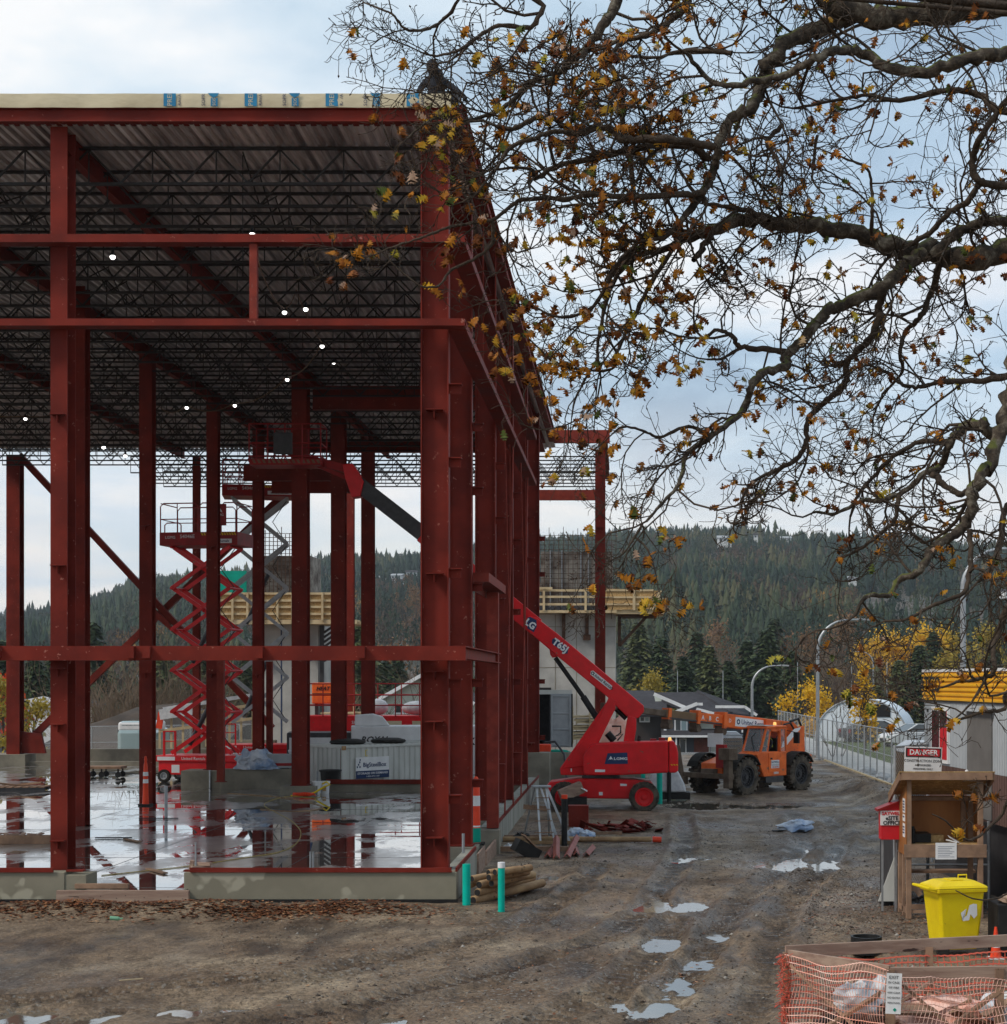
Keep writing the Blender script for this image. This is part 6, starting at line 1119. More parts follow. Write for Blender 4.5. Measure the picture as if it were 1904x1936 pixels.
# yellow wheelie bin
t = thing('wheelie_bin', 'bright yellow wheelie bin with torn white sticker in front of the kiosk', 'bin', (5.04, 25.9, 0), R(14)); t.scale = (1, 1, 1.05)
def loft(b, r0, z0, r1, z1): vs = [(x, y, z0) for x, y in r0]+[(x, y, z1) for x, y in r1]; k = len(r0); return b.add(vs, [(i, (i+1) % k, k+(i+1) % k, k+i) for i in range(k)]+[tuple(range(k-1, -1, -1)), tuple(range(k, 2*k))])
def rr_(hx, hy, c): return [(-hx+c, -hy), (hx-c, -hy), (hx, -hy+c), (hx, hy-c), (hx-c, hy), (-hx+c, hy), (-hx, hy-c), (-hx, -hy+c)]
b = MB(); loft(b, rr_(.30, .24, .04), .10, rr_(.385, .31, .04), .96); b.build('body', 'yellow', t, bevel=.012)
b = MB(); loft(b, rr_(.415, .34, .03), .93, rr_(.42, .345, .03), .985); b.build('rim', 'yellow', t, bevel=.008)
b = MB(); loft(b, rr_(.425, .35, .03), .99, rr_(.41, .33, .03), 1.02); loft(b, rr_(.405, .33, .03), 1.0205, rr_(.27, .21, .03), 1.085); b.build('lid', 'yellow', t, bevel=.012)
b = MB(); b.box(-.10, .10, -.14, .14, 1.086, 1.10); b.build('lid_panel', 'yellow', t, bevel=.004)
b = MB(); b.tube([(-.42, -.30, .98), (-.53, -.30, 1.0), (-.53, .30, 1.0), (-.42, .30, .98)], .022, 8); b.tube([(-.42, -.05, .98), (-.53, -.05, 1.0)], .018, 6); b.tube([(.20, .26, 1.05), (.2, .26, 1.12), (.34, .26, 1.12), (.34, .26, 1.04)], .014, 6); split(b, 'handle', 'yellow', t)
for y_ in (-.27, .27): c = MB(); c.lathe([(.001, -.03), (.10, -.03), (.10, .03), (.001, .03)], (0, 0, 0), 16, 'y'); q = c.build('wheel', 'rubber', t, smooth=True); q.location = (-.30, y_, .10)
b = MB(); b.prism([(-.02, .55), (.06, .60), (.10, .75), (.16, .77), (.22, .76), (.23, .60), (.18, .55), (.12, .62), (.10, .53), (.0, .52), (-.04, .64), (.05, .70), (.03, .6)], -.001, .0, 'xz'); o = b.build('torn_sticker', 'signwhite', t); o.location = (0.02, -.289, .0); o.rotation_euler = (R(4.6), 0, 0); o.location = (.02, -.243-.0, -.02); o.location = (.02, -.2505, 0)
# dark crate with cap and cones to the right of the bin
t = thing('black_crate', 'black crate with a beige sack on top at the right edge beside the yellow bin', 'crate', (5.95, 25.9, 0)); b = MB(); b.box(-.3, .9, -.3, .4, 0, .80); b.build('crate_body', 'black', t, bevel=.02)
lump('beige_sack', 'beige sack lying on the black crate beside the yellow bin', 'sack', (6.2, 25.8, .78), (.9, .6, .3), 'plank', 21)
t = thing('traffic_cone', 'orange red traffic cone between the yellow bin and the black crate', 'cone', (5.60, 25.5, 0)); t.scale = (.62, .62, .66); b = MB(); b.lathe([(.14, .03), (.03, .72), (.001, .72)], n=20); b.build('cone_body', 'cone', t, smooth=True); b = MB(); b.lathe([(.105, .26), (.075, .42)], n=20); b.build('reflective_band', 'signwhite', t); b = MB(); b.box(-.18, .18, -.18, .18, 0, .03); b.build('base', 'signwhite', t)
g = G(1645, 1800, .0); t = thing('black_pot', 'short black ribbed tub standing on the mud behind the net enclosure', 'tub', (W(1638, 0, 26)[0], 26, 0)); b = MB(); b.lathe([(.001, .05), (.22, .05), (.22, .0), (.24, 0), (.24, .12), (.22, .13), (.24, .14), (.24, .26), (.21, .26), (.2, .06)], n=24); b.build('tub_body', 'black', t)
# ---------------------------------------------------------------- timber enclosure with orange netting
A, Bp, Cc, D_ = Vector((1.88, 19.55, 0)), Vector((2.90, 18.45, 0)), Vector((5.3, 18.55, 0)), Vector((5.3, 20.35, 0))
t = thing('net_enclosure', 'timber framed enclosure wrapped in faded orange plastic netting in the near right corner', 'enclosure', (0, 0, 0))
up = Vector((0, 0, 1))
b = MB()
for p in (A, Bp, Cc, D_, (Bp+Cc)/2, (A+D_)/2): b.box(p.x-.045, p.x+.045, p.y-.045, p.y+.045, -.02, 1.05)
split(b, 'post', 'wood', t)
b = MB(); b.bar(A+up*1.06+Vector((-.02, -.02, 0)), D_+up*1.10, .04, .14); b.bar(A+up*1.03, Bp+up*1.03, .04, .11); b.bar(Bp+up*.99, Cc+up*1.0, .04, .15); b.bar(Bp+up*.3, Cc+up*.3, .04, .14); split(b, 'top_rail', 'plank', t, .004)
b = MB()
for p, q, z0, z1 in ((A+(Bp-A)*.05, A+(Bp-A)*1.0, .9, .05), (Bp+(Cc-Bp)*.02, Bp+(Cc-Bp)*.45, .95, .05), (A+(Bp-A)*.9, A+(Bp-A)*.1, .75, .0), (Bp+(Cc-Bp)*.6, Bp+(Cc-Bp)*.95, .1, .95), (Bp+(Cc-Bp)*.5, Bp+(Cc-Bp)*.05, .8, 0.0)): b.bar(p+up*z0, q+up*z1, .035, .10, (0, 1, 0))
split(b, 'diagonal_board', 'wood', t)
def net(P, Q, z1, wv, hx, hz, r, mat, seed, sagk=.06, outset=.06):
    P, Q = Vector(P), Vector(Q); ln = (Q-P).length; d = (Q-P)/ln; nn = Vector((d.y, -d.x, 0)); b = MB()
    def pt(s, z):
        zz = z-sagk*z*abs(math.sin(s*1.9+seed))*1.0-.03*math.sin(s*5.2+z*3+seed)*wv; oo = outset+.035*wv*math.sin(s*3.3+z*4+seed)+.02*wv*math.sin(s*9+z*11+seed*2)
        return P+d*(s+.02*wv*math.sin(z*9+s*3))+nn*oo+up*zz
    n = int(ln/hx); m = int(z1/hz)
    for i in range(n+1): b.tube([pt(i*hx, z1*k/12) for k in range(13)], r, 3, False)
    for j in range(m+1):
        z = z1-j*hz; b.tube([pt(s*ln/(n*2), z+.004*math.sin(s*3.1)) for s in range(2*n+1)], r*1.9, 3, False)
    return b
net(A, Bp, 1.06, 1, .040, .085, .0030, 'netor', 1).build('netting', 'netor', t); net(Bp, Cc, 1.02, 1.3, .042, .085, .0030, 'netor', 2.3, .12).build('netting', 'netor', t); net(D_, A, .98, .6, .075, .075, .0055, 'netred', 4, .04, -.06).build('netting', 'netred', t)
b = MB(); rr = random.Random(9)
for i in range(420): z = rr.random()*1.04; a = rr.random()*6.28; p = Vector((A.x-.02+.05*math.cos(a), A.y-.05+.05*math.sin(a), z)); b.bar(p, p+Vector((rr.gauss(-.01, .04), rr.gauss(-.02, .02), rr.gauss(0, .03))), .008, .005)
b.build('frayed_net_edge', 'netred', t)
b = MB(); pc_ = Bp+Vector((.02, -.12, 0)); b.obox((pc_.x, pc_.y, .80), (.165, .006, .44), (0, R(2), R(-4))); s = b.build('warning_notice', 'signwhite', t)
for i, (s_, sz) in enumerate((('EXIT', .05), ('IN CASE', .034), ('OF FIRE', .033), ('KEEP CLEAR', .025), ('NO ENTRY', .028), ('PERSONNEL', .025))): txt(s_, sz, 'ink', s, (pc_.x+.0, pc_.y-.008, .975-.055*i), (R(90), R(2), R(-4)), .0005)
b = MB(); b.obox((pc_.x+.01, pc_.y-.006, .625), (.03, .004, .03), (0, R(45), 0)); b.build('green_mark', 'tealsheet', s)
rr = random.Random(77)
for i, (x, y, z, sz, m, lb) in enumerate(((2.65, 19.3, .42, (.5, .35, .45), 'bag', 'white crumpled plastic near the top left inside the net enclosure'), (3.0, 19.4, .48, (.35, .3, .5), 'bag', 'white folded plastic standing inside the net enclosure'), (3.7, 19.4, .2, (1.1, .6, .5), 'netor', 'pinkish bundle of old netting inside the enclosure'), (4.5, 19.3, .25, (1.2, .7, .5), 'bag', 'large white sheet heap inside the right of the net enclosure'), (2.5, 19.3, .05, (.7, .5, .4), 'black', 'dark rubbish sack at the bottom left inside the net enclosure'), (4.9, 18.95, .35, (.5, .4, .5), 'tarp', 'blue and white plastic heap at the right edge inside the enclosure'), (3.2, 18.95, .0, (.9, .5, .35), 'red_dark', 'red rubbish heap low in the middle of the enclosure'))):
    lump('rubbish_heap', lb, 'rubbish', (x, y, z), sz, m, 40+i, 'rubbish inside the net enclosure', .5)
for i, (p, q, lb) in enumerate((((2.5, 19.5, .05), (3.6, 19.2, .85), 'long grey board leaning up inside the net enclosure'), ((3.6, 19.8, .1), (4.9, 19.3, .7), 'board leaning across the right half of the enclosure'), ((2.3, 19.2, .1), (3.1, 19.9, .5), 'short board lying tilted at the left inside the enclosure'), ((4.2, 19.0, .05), (5.1, 19.6, .9), 'brown board leaning near the right edge of the enclosure'))):
    b = MB(); b.bar(p, q, .14, .03); o = b.build('scrap_board', 'wood' if i % 2 else 'plank'); tag(o, lb, 'board', 'scrap boards inside the enclosure')
b = MB(); b.box(2.2, 5.3, 18.9, 20.1, .0, .25); 
for i in range(40): b.obox((rr.uniform(2.4, 5.2), rr.uniform(18.9, 20), .25+rr.random()*.3), (rr.uniform(.2, .6), rr.uniform(.05, .3), .03), (rr.uniform(-.5, .5), rr.uniform(-.5, .5), rr.random()*6))
tag(b.build('scrap_pile', 'wood'), 'low pile of broken brown scrap timber filling the net enclosure', 'scrap')
# ---------------------------------------------------------------- office trailer
Fx, Fy = 6.57, 37.0; ta_ = math.atan2(-.995, .097)        # along the wall, towards the camera
t = thing('office_trailer', 'grey ribbed site office trailer with yellow top band seen behind oak twigs', 'trailer', (Fx, Fy, 0), ta_)
# local: +x along the wall towards the camera, -y faces the site? rotate: local y = left of +x
sgn = -1     # outer face towards the site lies on local -y
b = MB(); b.box(0, 9, 0, 3.2, 2.40, 4.30); b.build('wall', 'cladgrey', t); b = MB(); b.box(0, 9, .002, 3.19, 1.45, 2.395); b.build('lower_wall', 'cladbrown', t); b = MB(); b.box(.1, 9, .2, 3.0, .0, 1.44); b.build('skirt', 'dark', t)
b = MB()
for i in range(88):
    x = .03+i*.102
    if (.66 < x < 1.95) or (3.15 < x < 4.8): continue
    b.box(x, x+.03, -.014, -.0015, 2.41, 3.74)
b.build('wall_ribs', 'cladgrey', t); b = MB()
for i in range(88): x = .03+i*.102; b.box(x, x+.03, -.012, -.0005, 1.46, 2.39)
b.build('lower_wall_ribs', 'cladbrown', t)
zb0, zb1 = 3.76, 4.36; b = MB(); n_ = 6; pts = [(-.02, zb0)]
for i in range(n_): z = zb0+(zb1-zb0)*i/n_; h = (zb1-zb0)/n_; pts += [(-.06, z+.01), (-.06, z+h*.45), (-.025, z+h*.6), (-.025, z+h*.95)]
pts += [(-.02, zb1), (.1, zb1), (.1, zb0)]
b.prism([(p[0], p[1]) for p in pts], -.03, 9.02, 'yz'); bd_ = b.build('yellow_band', 'band', t); b = MB(); b.box(-.05, 9, -.05, 3.22, 4.362, 4.42); b.build('roof_edge', 'white', t); b = MB(); b.box(-.02, 9, -.04, -.004, 3.73, 3.758); b.build('band_flashing', 'dark', t)
txt('ATCO', .46, 'ink', bd_, (.62, -.064, 4.08), sx=1.25, bold=.006)
b = MB(); b.box(.70, 1.92, -.05, -.0, 2.45, 3.62); w_ = b.build('window', 'signwhite', t); b = MB(); b.box(.76, 1.30, -.058, -.0505, 2.53, 3.54); b.build('pane', 'glass', w_); b = MB(); b.box(1.36, 1.86, -.058, -.0505, 2.53, 3.54); b.build('pane', 'signred', w_); b = MB(); b.box(1.36, 1.86, -.061, -.0585, 3.2, 3.54); b.build('pane', 'glass', w_)
b = MB(); b.box(3.2, 4.75, -.03, .0, 1.5, 3.58); M['doorgrey'] = pm('warm_grey_door', (.16, .155, .15), (.13, .125, .12), 2, .5); b.build('door', 'doorgrey', t)
b = MB(); b.ball((3.32, -.07, 2.37), .04, 10); b.build('door_knob', 'white', t, smooth=True); b = MB(); b.box(3.1, 4.85, -.16, -.035, 3.58, 3.66); b.build('door_canopy', 'cladgrey', t)
b = MB(); b.box(.28, .36, -.03, -.0015, 3.5, 3.56); b.build('small_vent', 'black', t)
# ---------------------------------------------------------------- fences
def fence(name, label, pts, h, z0=.1, step=3.0, mid=True, mesh='chain', group='chain link fence panels'):
    t = thing(name, label, 'fence', (0, 0, 0), 0, group)
    for a, c in zip(pts[:-1], pts[1:]):
        a, c = Vector(a), Vector(c); ln = (c-a).length; n = max(1, round(ln/step)); ang_ = math.atan2(c.y-a.y, c.x-a.x)
        b = MB(); b.add([(0, 0, .06), (ln, 0, .06), (ln, 0, h-.02), (0, 0, h-.02)], [(0, 1, 2, 3)]); o = b.build('wire_mesh', mesh, t); o.location = (a.x, a.y, a.z+z0); o.rotation_euler = (0, -math.atan2(c.z-a.z, math.hypot(c.x-a.x, c.y-a.y)), ang_)
        b = MB()
        for i in range(n+1): p = a.lerp(c, i/n); b.tube([(p.x, p.y, p.z-.1), (p.x, p.y, p.z+z0+h+.03)], .030, 8)
        b.tube([a+up*(z0+h), c+up*(z0+h)], .024, 6); b.tube([a+up*(z0+.05), c+up*(z0+.05)], .024, 6)
        if mid: b.tube([a+up*(z0+h*.52), c+up*(z0+h*.52)], .02, 6)
        b.build('fence_frame', 'galv', t)
    return t
fence('chain_link_fence', 'long chain link fence running away beside the sidewalk behind the orange telehandler', [(10.1, 60.2, .25), (10.35, 84, .10), (10.2, 112, .1)], 2.05, 0, 2.0)
fence('chain_link_fence', 'chain link fence panel between the long fence and the office trailer', [(10.1, 60.2, .25), (8.6, 47.0, .2), (7.0, 38.5, .0)], 2.05, 0, 3.2)
t = fence('mesh_gate_panel', 'leaning wire mesh panel carrying the red and white danger sign beside the office trailer', [(5.02, 31.4, 0), (5.85, 32.6, .0)], 2.95, .0, 3.0, False)
b = MB(); b.box(0, .72, -.012, 0, 0, .46); s = b.build('danger_sign', 'signwhite', t); s.location = (5.20, 31.45, 2.50); s.rotation_euler = (0, R(2), R(8)); b = MB(); b.box(.02, .70, -.016, -.0125, .27, .44); r_ = b.build('red_panel', 'signred', s); b = MB(); b.box(.0201, .70, -.0182, -.0165, .27, .29); b.box(.02, .70, -.0182, -.0165, .42, .44); b.box(.02, .05, -.0182, -.0165, .29, .42); b.box(.67, .70, -.0182, -.0165, .29, .42); b.build('black_border', 'ink', s)
txt('DANGER', .135, 'signwhite', s, (.36, -.019, .355), bold=.003); txt('CONSTRUCTION ZONE', .068, 'ink', s, (.36, -.015, .20)); txt('AUTHORIZED', .05, 'ink', s, (.36, -.015, .12)); txt('PERSONNEL ONLY', .045, 'ink', s, (.36, -.015, .05))
fence('temporary_fence', 'far temporary fence in front of the spoil heap behind the slab', [(-33, 96, -.4), (-19, 96, -.2)], 1.9, 0, 2.8)
t = fence('temporary_fence', 'grey temporary fence between the telehandler cab and the brown toilet', [(3.6, 70.5, 0), (6.6, 70.0, 0)], 1.9, 0, 2.2)
for x, y, lb in ((10.0, 61.5, 'nearest sandbag at the foot of the long fence'), (10.0, 64.5, 'second sandbag at the foot of the long fence'), (10.05, 68, 'third sandbag at the foot of the long fence'), (10.1, 72.5, 'farthest sandbag at the foot of the long fence')): lump('sandbag', lb, 'sandbag', (x+.35, y, .15), (.7, .6, .42), 'grey', int(y), 'sandbags along the fence')
b = MB(); b.bar((9.9, 60, .32), (9.95, 84, .22), .10, .06); b.bar((9.5, 61, .3), (9.0, 59.5, .1), .05); b.bar((9.0, 59.5, .1), (8.4, 61, .2), .05); tag(b.build('pale_pipe', 'lumber'), 'pale bent pipe lying on the soil along the bottom of the fence', 'pipe')
def toilet(x, y, w_, h_, lb, z=0):
    t = thing('portable_toilet', lb, 'toilet', (x, y, z), 0, 'portable toilets'); b = MB(); b.box(0, w_, 0, w_, 0, h_*.86); b.build('cabin', 'brown', t, bevel=.02); b = MB()
    for i in range(8): b.box(.08, w_-.08, -.015, -.001, .3+i*h_*.09, .3+i*h_*.09+.05)
    b.build('louvres', 'dark', t); b = MB(); b.prism([(-.03, h_*.862), (w_+.03, h_*.862), (w_-.02, h_*.93), (w_*.75, h_), (w_*.25, h_), (.02, h_*.93)], -.03, w_+.03); b.build('roof', 'bag', t, bevel=.02)
toilet(W(1366, 0, 71.5)[0], 71.5, .82, 2.0, 'brown portable toilet with white roof between the grey house and the telehandler'); toilet(8.32, 50.6, 1.2, 2.35, 'brown portable toilet with white roof half hidden by the office trailer')
# ---------------------------------------------------------------- cars behind the fence
def car(label, x, y, rz, col, kind='suv'):
    t = thing('parked_car', label, 'car', (x, y, .03), rz, 'cars parked behind the fence'); L_, H_, Wd = (4.7, 1.75, .92) if kind != 'sedan' else (4.5, 1.45, .88)
    lo = [(-L_/2, .35), (-L_/2+.05, .85), (-L_/2+.15, .98), (L_*.18, 1.0), (L_*.42, .86), (L_/2-.02, .72), (L_/2, .38), (L_*.36, .26), (-L_*.4, .26)]
    b = MB(); b.prism(lo, -Wd, Wd); b.build('body', col, t, bevel=.06)
    ca = [(-L_/2+.12, .97), (-L_/2+.35, H_-.06), (-L_/2+.8, H_), (L_*.05, H_), (L_*.24, 1.0)] if kind != 'sedan' else [(-L_*.38, .96), (-L_*.22, H_-.03), (L_*.06, H_), (L_*.26, .99)]
    vs = [(p[0], -Wd+.02+(.16 if p[1] > 1.2 else 0), p[1]) for p in ca]+[(p[0], Wd-.02-(.16 if p[1] > 1.2 else 0), p[1]) for p in ca]; k = len(ca); b = MB(); b.add(vs, [tuple(range(k)), tuple(range(2*k-1, k-1, -1))]+[(i, k+i, k+(i+1) % k, (i+1) % k) for i in range(k)]); b.build('cabin_glass', 'glass', t, bevel=.03)
    b = MB(); r0 = ca[1:-1]; b.add([(p[0]*.97, sy*(Wd-.22), p[1]+.012) for sy in (-1, 1) for p in r0], [tuple(list(range(len(r0)))+list(range(2*len(r0)-1, len(r0)-1, -1)))] if len(r0) == 2 else [(0, 1, len(r0)+1, len(r0)), (1, 2, len(r0)+2, len(r0)+1)])
    for sy in (-1, 1): b.bar((ca[0][0], sy*(Wd-.03), ca[0][1]), (ca[1][0], sy*(Wd-.17), ca[1][1]), .08, .05); b.bar((ca[-1][0], sy*(Wd-.03), ca[-1][1]), (ca[-2][0], sy*(Wd-.17), ca[-2][1]), .07, .05); b.bar((-.4, sy*(Wd-.02), 1.0), (-.42, sy*(Wd-.17), H_-.03), .07, .04)
    b.build('roof', col, t)
    for wx in (-L_*.31, L_*.30):
        for sy in (-1, 1): wheel(t, (wx, sy*(Wd-.12), .33), .33, .22, .2, 'rubber', 'galv', 12, .004)
    for sy in (-1, 1): b = MB(); b.box(L_/2-.10, L_/2+.005, sy*.62-.18, sy*.62+.18, .62, .76); b.build('headlight', 'glasspale', t); b = MB(); b.box(-L_/2-.005, -L_/2+.08, sy*.72-.12, sy*.72+.12, .68, .92); b.build('tail_light', 'red_dark', t)
    b = MB(); b.box(L_/2-.03, L_/2+.012, -.4, .4, .42, .6); b.build('grille', 'black', t); return t
M['silver'] = pm('silver_paint', (.38, .39, .40), (.34, .35, .36), 2, .3, metal=.5); M['carblack'] = pm('black_car_paint', (.03, .032, .036), (.03, .03, .032), 2, .2); M['carwhite'] = M['white']
car('silver minivan with roof rack behind the fence in front of the white shelter', 21.8, 92, R(-25), 'silver'); car('white sedan behind the fence left of the silver minivan', 17.9, 104, R(200), 'white', 'sedan'); car('silver grey car nearest the shelter door behind the fence', 24.5, 103, R(180), 'silver', 'sedan'); car('white car parked close behind the wire mesh beside the trailer', 19.2, 78.5, R(165), 'white', 'sedan'); car('small dark car at the far left end of the fenced parking', 16.6, 112, R(20), 'carblack', 'sedan'); car('pale blue white van behind the fence left of the trailer', 27, 100, R(170), 'white', 'suv')
# white fabric shelter
t = thing('fabric_shelter', 'white rounded fabric shelter with a dark square opening behind the fence', 'shelter', (15.7, 112, 0), R(-14)); b = MB(); n_ = 24; rad = 2.75; pts = [(rad*1.05*math.cos(a)*1.05, 2.9*math.sin(a)**.85 if math.sin(a) > 0 else 0) for a in np.linspace(math.pi, 0, n_)]
vs = []; 
for yy, s_ in ((0, 1), (3, 1.0), (6, 1.0), (9, .97), (10.5, .8)): vs += [(p[0]*s_, yy, p[1]*s_*(1+.01*math.sin(yy))) for p in pts]
b.add(vs, [(j*n_+i, j*n_+i+1, (j+1)*n_+i+1, (j+1)*n_+i) for j in range(4) for i in range(n_-1)]+[tuple(range(n_-1, -1, -1)), tuple(range(4*n_, 5*n_))]); b.build('fabric_skin', 'igloo', t, smooth=True); b = MB(); b.tube([(p[0]*1.01, -.03, p[1]*1.01) for p in pts], .06, 6); b.build('end_hoop', 'grey', t); b = MB(); b.box(-.1, 1.9, -.06, -.02, 1.75, 2.55); b.build('opening', 'ink', t)
t.scale = (1.0, 1.0, 1.0)
# long low dark building behind with horizontal bands
t = thing('warehouse', 'low dark grey warehouse with pale roof edge between the shelter and the trailer', 'building', (24.6, 125, -.5)); b = MB(); b.box(0, 22, 0, 8, 0, 3.2); b.build('wall', 'sidegrey', t); b = MB(); b.box(-.3, 22.3, -.3, 8.3, 3.2, 3.5); b.build('roof_edge', 'cream', t); b = MB()
for i in range(7): b.box(.5+i*3, 3.0+i*3, -.05, -.01, 1.6, 2.6)
b.build('window', 'glass', t); b = MB()
for i in range(7): b.box(.4+i*3, 3.1+i*3, -.07, -.052, 2.62, 2.72); b.box(.4+i*3, 3.1+i*3, -.07, -.052, 1.5, 1.58)
b.build('trim', 'white', t)
# street lamps
def lamp(label, u, vt, Yl, side, reach, zb=0, r=.10, straight=False):
    zt = W(0, vt, Yl)[2]; x = W(u, 0, Yl)[0]; t = thing('street_lamp', label, 'street lamp', (x, Yl, zb), 0, 'curved grey street lamps'); H_ = zt-zb; c = reach*.95
    pts = [(0, 0, 0), (0, 0, H_*.5), (0, 0, H_-c)]+[(side*c*(1-math.cos(a)), 0, H_-c+c*math.sin(a)) for a in np.linspace(.15, R(88), 9)]+[(side*(c+reach*.35), 0, H_+.02)]
    rs_ = list(np.linspace(r, r*.45, len(pts))); b = MB(); b.tube(pts, rs_, 10); b.build('pole', 'galv', t, smooth=True); b = MB(); b.obox((side*(c+reach*.5), 0, H_+.02), (reach*.38, .2, .09), (0, R(4)*side, 0)); b.build('lamp_head', 'grey', t, bevel=.02); b = MB(); b.lathe([(r*1.8, 0), (r*1.8, .08), (r, .1)], n=12); b.build('base', 'galv', t); return t
lamp('nearest curved street lamp left of the orange telehandler cab', 1422, 1259, 98, 1, 1.3, -.2, .09); lamp('tall curved street lamp beside the yellow tree above the telehandler', 1546, 1172, 88, 1, 1.65, 0, .10); lamp('tallest curved street lamp behind the office trailer', 1821, 1038, 66, 1, 1.6, 0, .125); lamp('tiny far street lamp below the yellow hillside trees', 2036/1.2332-.0+.0, 1232, 260, -1, 2.0, -7, .12)
def mast(u, v0, Yl, lb, r=.06, zb=-7): x, _, z = W(u, v0, Yl); b = MB(); b.tube([(0, 0, 0), (0, 0, z-zb)], [r*1.4, r*.7], 7); o = b.build('mast', 'galv', None, smooth=True); o.location = (x, Yl, zb); tag(o, lb, 'pole', 'thin pale poles')
mast(1508, 1252, 190, 'thin pole just left of the middle curved street lamp'); mast(1610, 1280-20, 190, 'thin pole left of the small orange tree'); mast(1677, 1265-18, 190, 'thin pole right of the small orange tree'); mast(1293-12, 1278-10, 200, 'thin pole behind the left end of the grey house roof'); mast(1367, 1278-10, 200, 'thin pole behind the right of the grey house roof')
b = MB(); b.add([(10.25, 61.0, .3), (10.3, 61, .3), (10.3, 80, .3)], [(0, 1, 2)]); 
# ---------------------------------------------------------------- houses
def gable(t, x0, x1, y0, y1, zw, zr, wall, roof, ov=.5, trim='white', axis='x', zb=-7.2):
    b = MB(); b.box(x0, x1, y0, y1, zb, zw)
    if axis == 'x': b.prism([(y0, zw), (y1, zw), ((y0+y1)/2, zr)], x0, x1, 'yz')
    else: b.prism([(x0, zw), (x1, zw), ((x0+x1)/2, zr)], y0, y1, 'xz')
    b.build('wall', wall, t); b = MB(); th = .28; sl = (zr-zw)/((y1-y0)/2 if axis == 'x' else (x1-x0)/2)
    if axis == 'x':
        m_ = (y0+y1)/2; P_ = [(y0-ov, zw-ov*sl), (m_, zr), (y1+ov, zw-ov*sl), (y1+ov, zw-ov*sl+th), (m_, zr+th), (y0-ov, zw-ov*sl+th)]; b.prism([P_[0], P_[1], P_[4], P_[5]], x0-ov, x1+ov, 'yz'); b.prism([P_[1], P_[2], P_[3], P_[4]], x0-ov, x1+ov, 'yz')
    else:
        m_ = (x0+x1)/2; P_ = [(x0-ov, zw-ov*sl), (m_, zr), (x1+ov, zw-ov*sl), (x1+ov, zw-ov*sl+th), (m_, zr+th), (x0-ov, zw-ov*sl+th)]; b.prism([P_[0], P_[1], P_[4], P_[5]], y0-ov, y1+ov, 'xz'); b.prism([P_[1], P_[2], P_[3], P_[4]], y0-ov, y1+ov, 'xz')
    b.build('roof', roof, t)
    if axis == 'y': b = MB(); b.bar((x0-ov, y0-ov-.05, zw-ov*sl+.1), (m_, y0-ov-.05, zr+.12), .1, .34); b.bar((m_, y0-ov-.05, zr+.12), (x1+ov, y0-ov-.05, zw-ov*sl+.1), .1, .34); b.build('barge_board', trim, t)
    else: b = MB(); b.box(x0-ov, x1+ov, y0-ov-.08, y0-ov, zw-ov*sl-.05, zw-ov*sl+.25); b.build('fascia', trim, t)
def win(t, x0, x1, y, z0, z1, n=2):
    b = MB(); b.box(x0, x1, y-.12, y-.02, z0, z1); f = b.build('window', 'white', t)
    for i in range(n): q = MB(); w1 = (x1-x0-.15*(n+1))/n; xa = x0+.15+i*(w1+.15); q.box(xa, xa+w1, y-.14, y-.121, z0+.15, z1-.15); q.build('pane', 'glasspale' if i else 'glass', f)
Yh = 190; hx = lambda u: (u-UX)/FPX*Yh
hz = lambda v: EYE+(VY-v)/FPX*Yh
t = thing('house', 'two storey slate grey house with dark shingle roof and white trim behind the telehandler', 'house', (0, 0, 0))
b = MB(); b.box(hx(1200), hx(1262), Yh+1, Yh+10, -7.2, hz(1352)); b.build('wall', 'sidedark', t); b = MB(); b.box(hx(1256), hx(1318), Yh, Yh+10, -7.2, hz(1352)); b.build('wall', 'sidegrey', t); b = MB(); b.box(hx(1319), hx(1362), Yh+1, Yh+10, -7.2, hz(1350)); b.build('wall', 'siding', t); b = MB(); b.box(hx(1362), hx(1420), Yh+3, Yh+10, -7.2, hz(1340)); b.build('wall', 'sidegrey', t)
b = MB(); b.add([(hx(1195), Yh-.5, hz(1352)), (hx(1262), Yh-.5, hz(1350)), (hx(1262), Yh+7, hz(1318)), (hx(1185), Yh+7, hz(1318))], [(0, 1, 2, 3)]); b.add([(hx(1236), Yh+6.9, hz(1319)), (hx(1300), Yh-.6, hz(1342)), (hx(1420), Yh-.6, hz(1352)), (hx(1322), Yh+7, hz(1309)), (hx(1242), Yh+7, hz(1310))], [(0, 1, 2, 3, 4)]); b.add([(hx(1322), Yh+7, hz(1309)), (hx(1440), Yh+7, hz(1350)), (hx(1380), Yh-.6, hz(1350))], [(0, 1, 2)]); b.add([(hx(1250), Yh-2.0, hz(1390)), (hx(1366), Yh-2.0, hz(1390)), (hx(1362), Yh+.5, hz(1378)), (hx(1250), Yh+.5, hz(1378))], [(0, 1, 2, 3)])
o = b.build('roof', 'shingle', t); m_ = o.modifiers.new('solid', 'SOLIDIFY'); m_.thickness = .25
b = MB(); b.prism([(hx(1238), hz(1314)), (hx(1300), hz(1341)), (hx(1243), hz(1341))], Yh+5, Yh+5.2); b.build('gable_wall', 'siding', t)
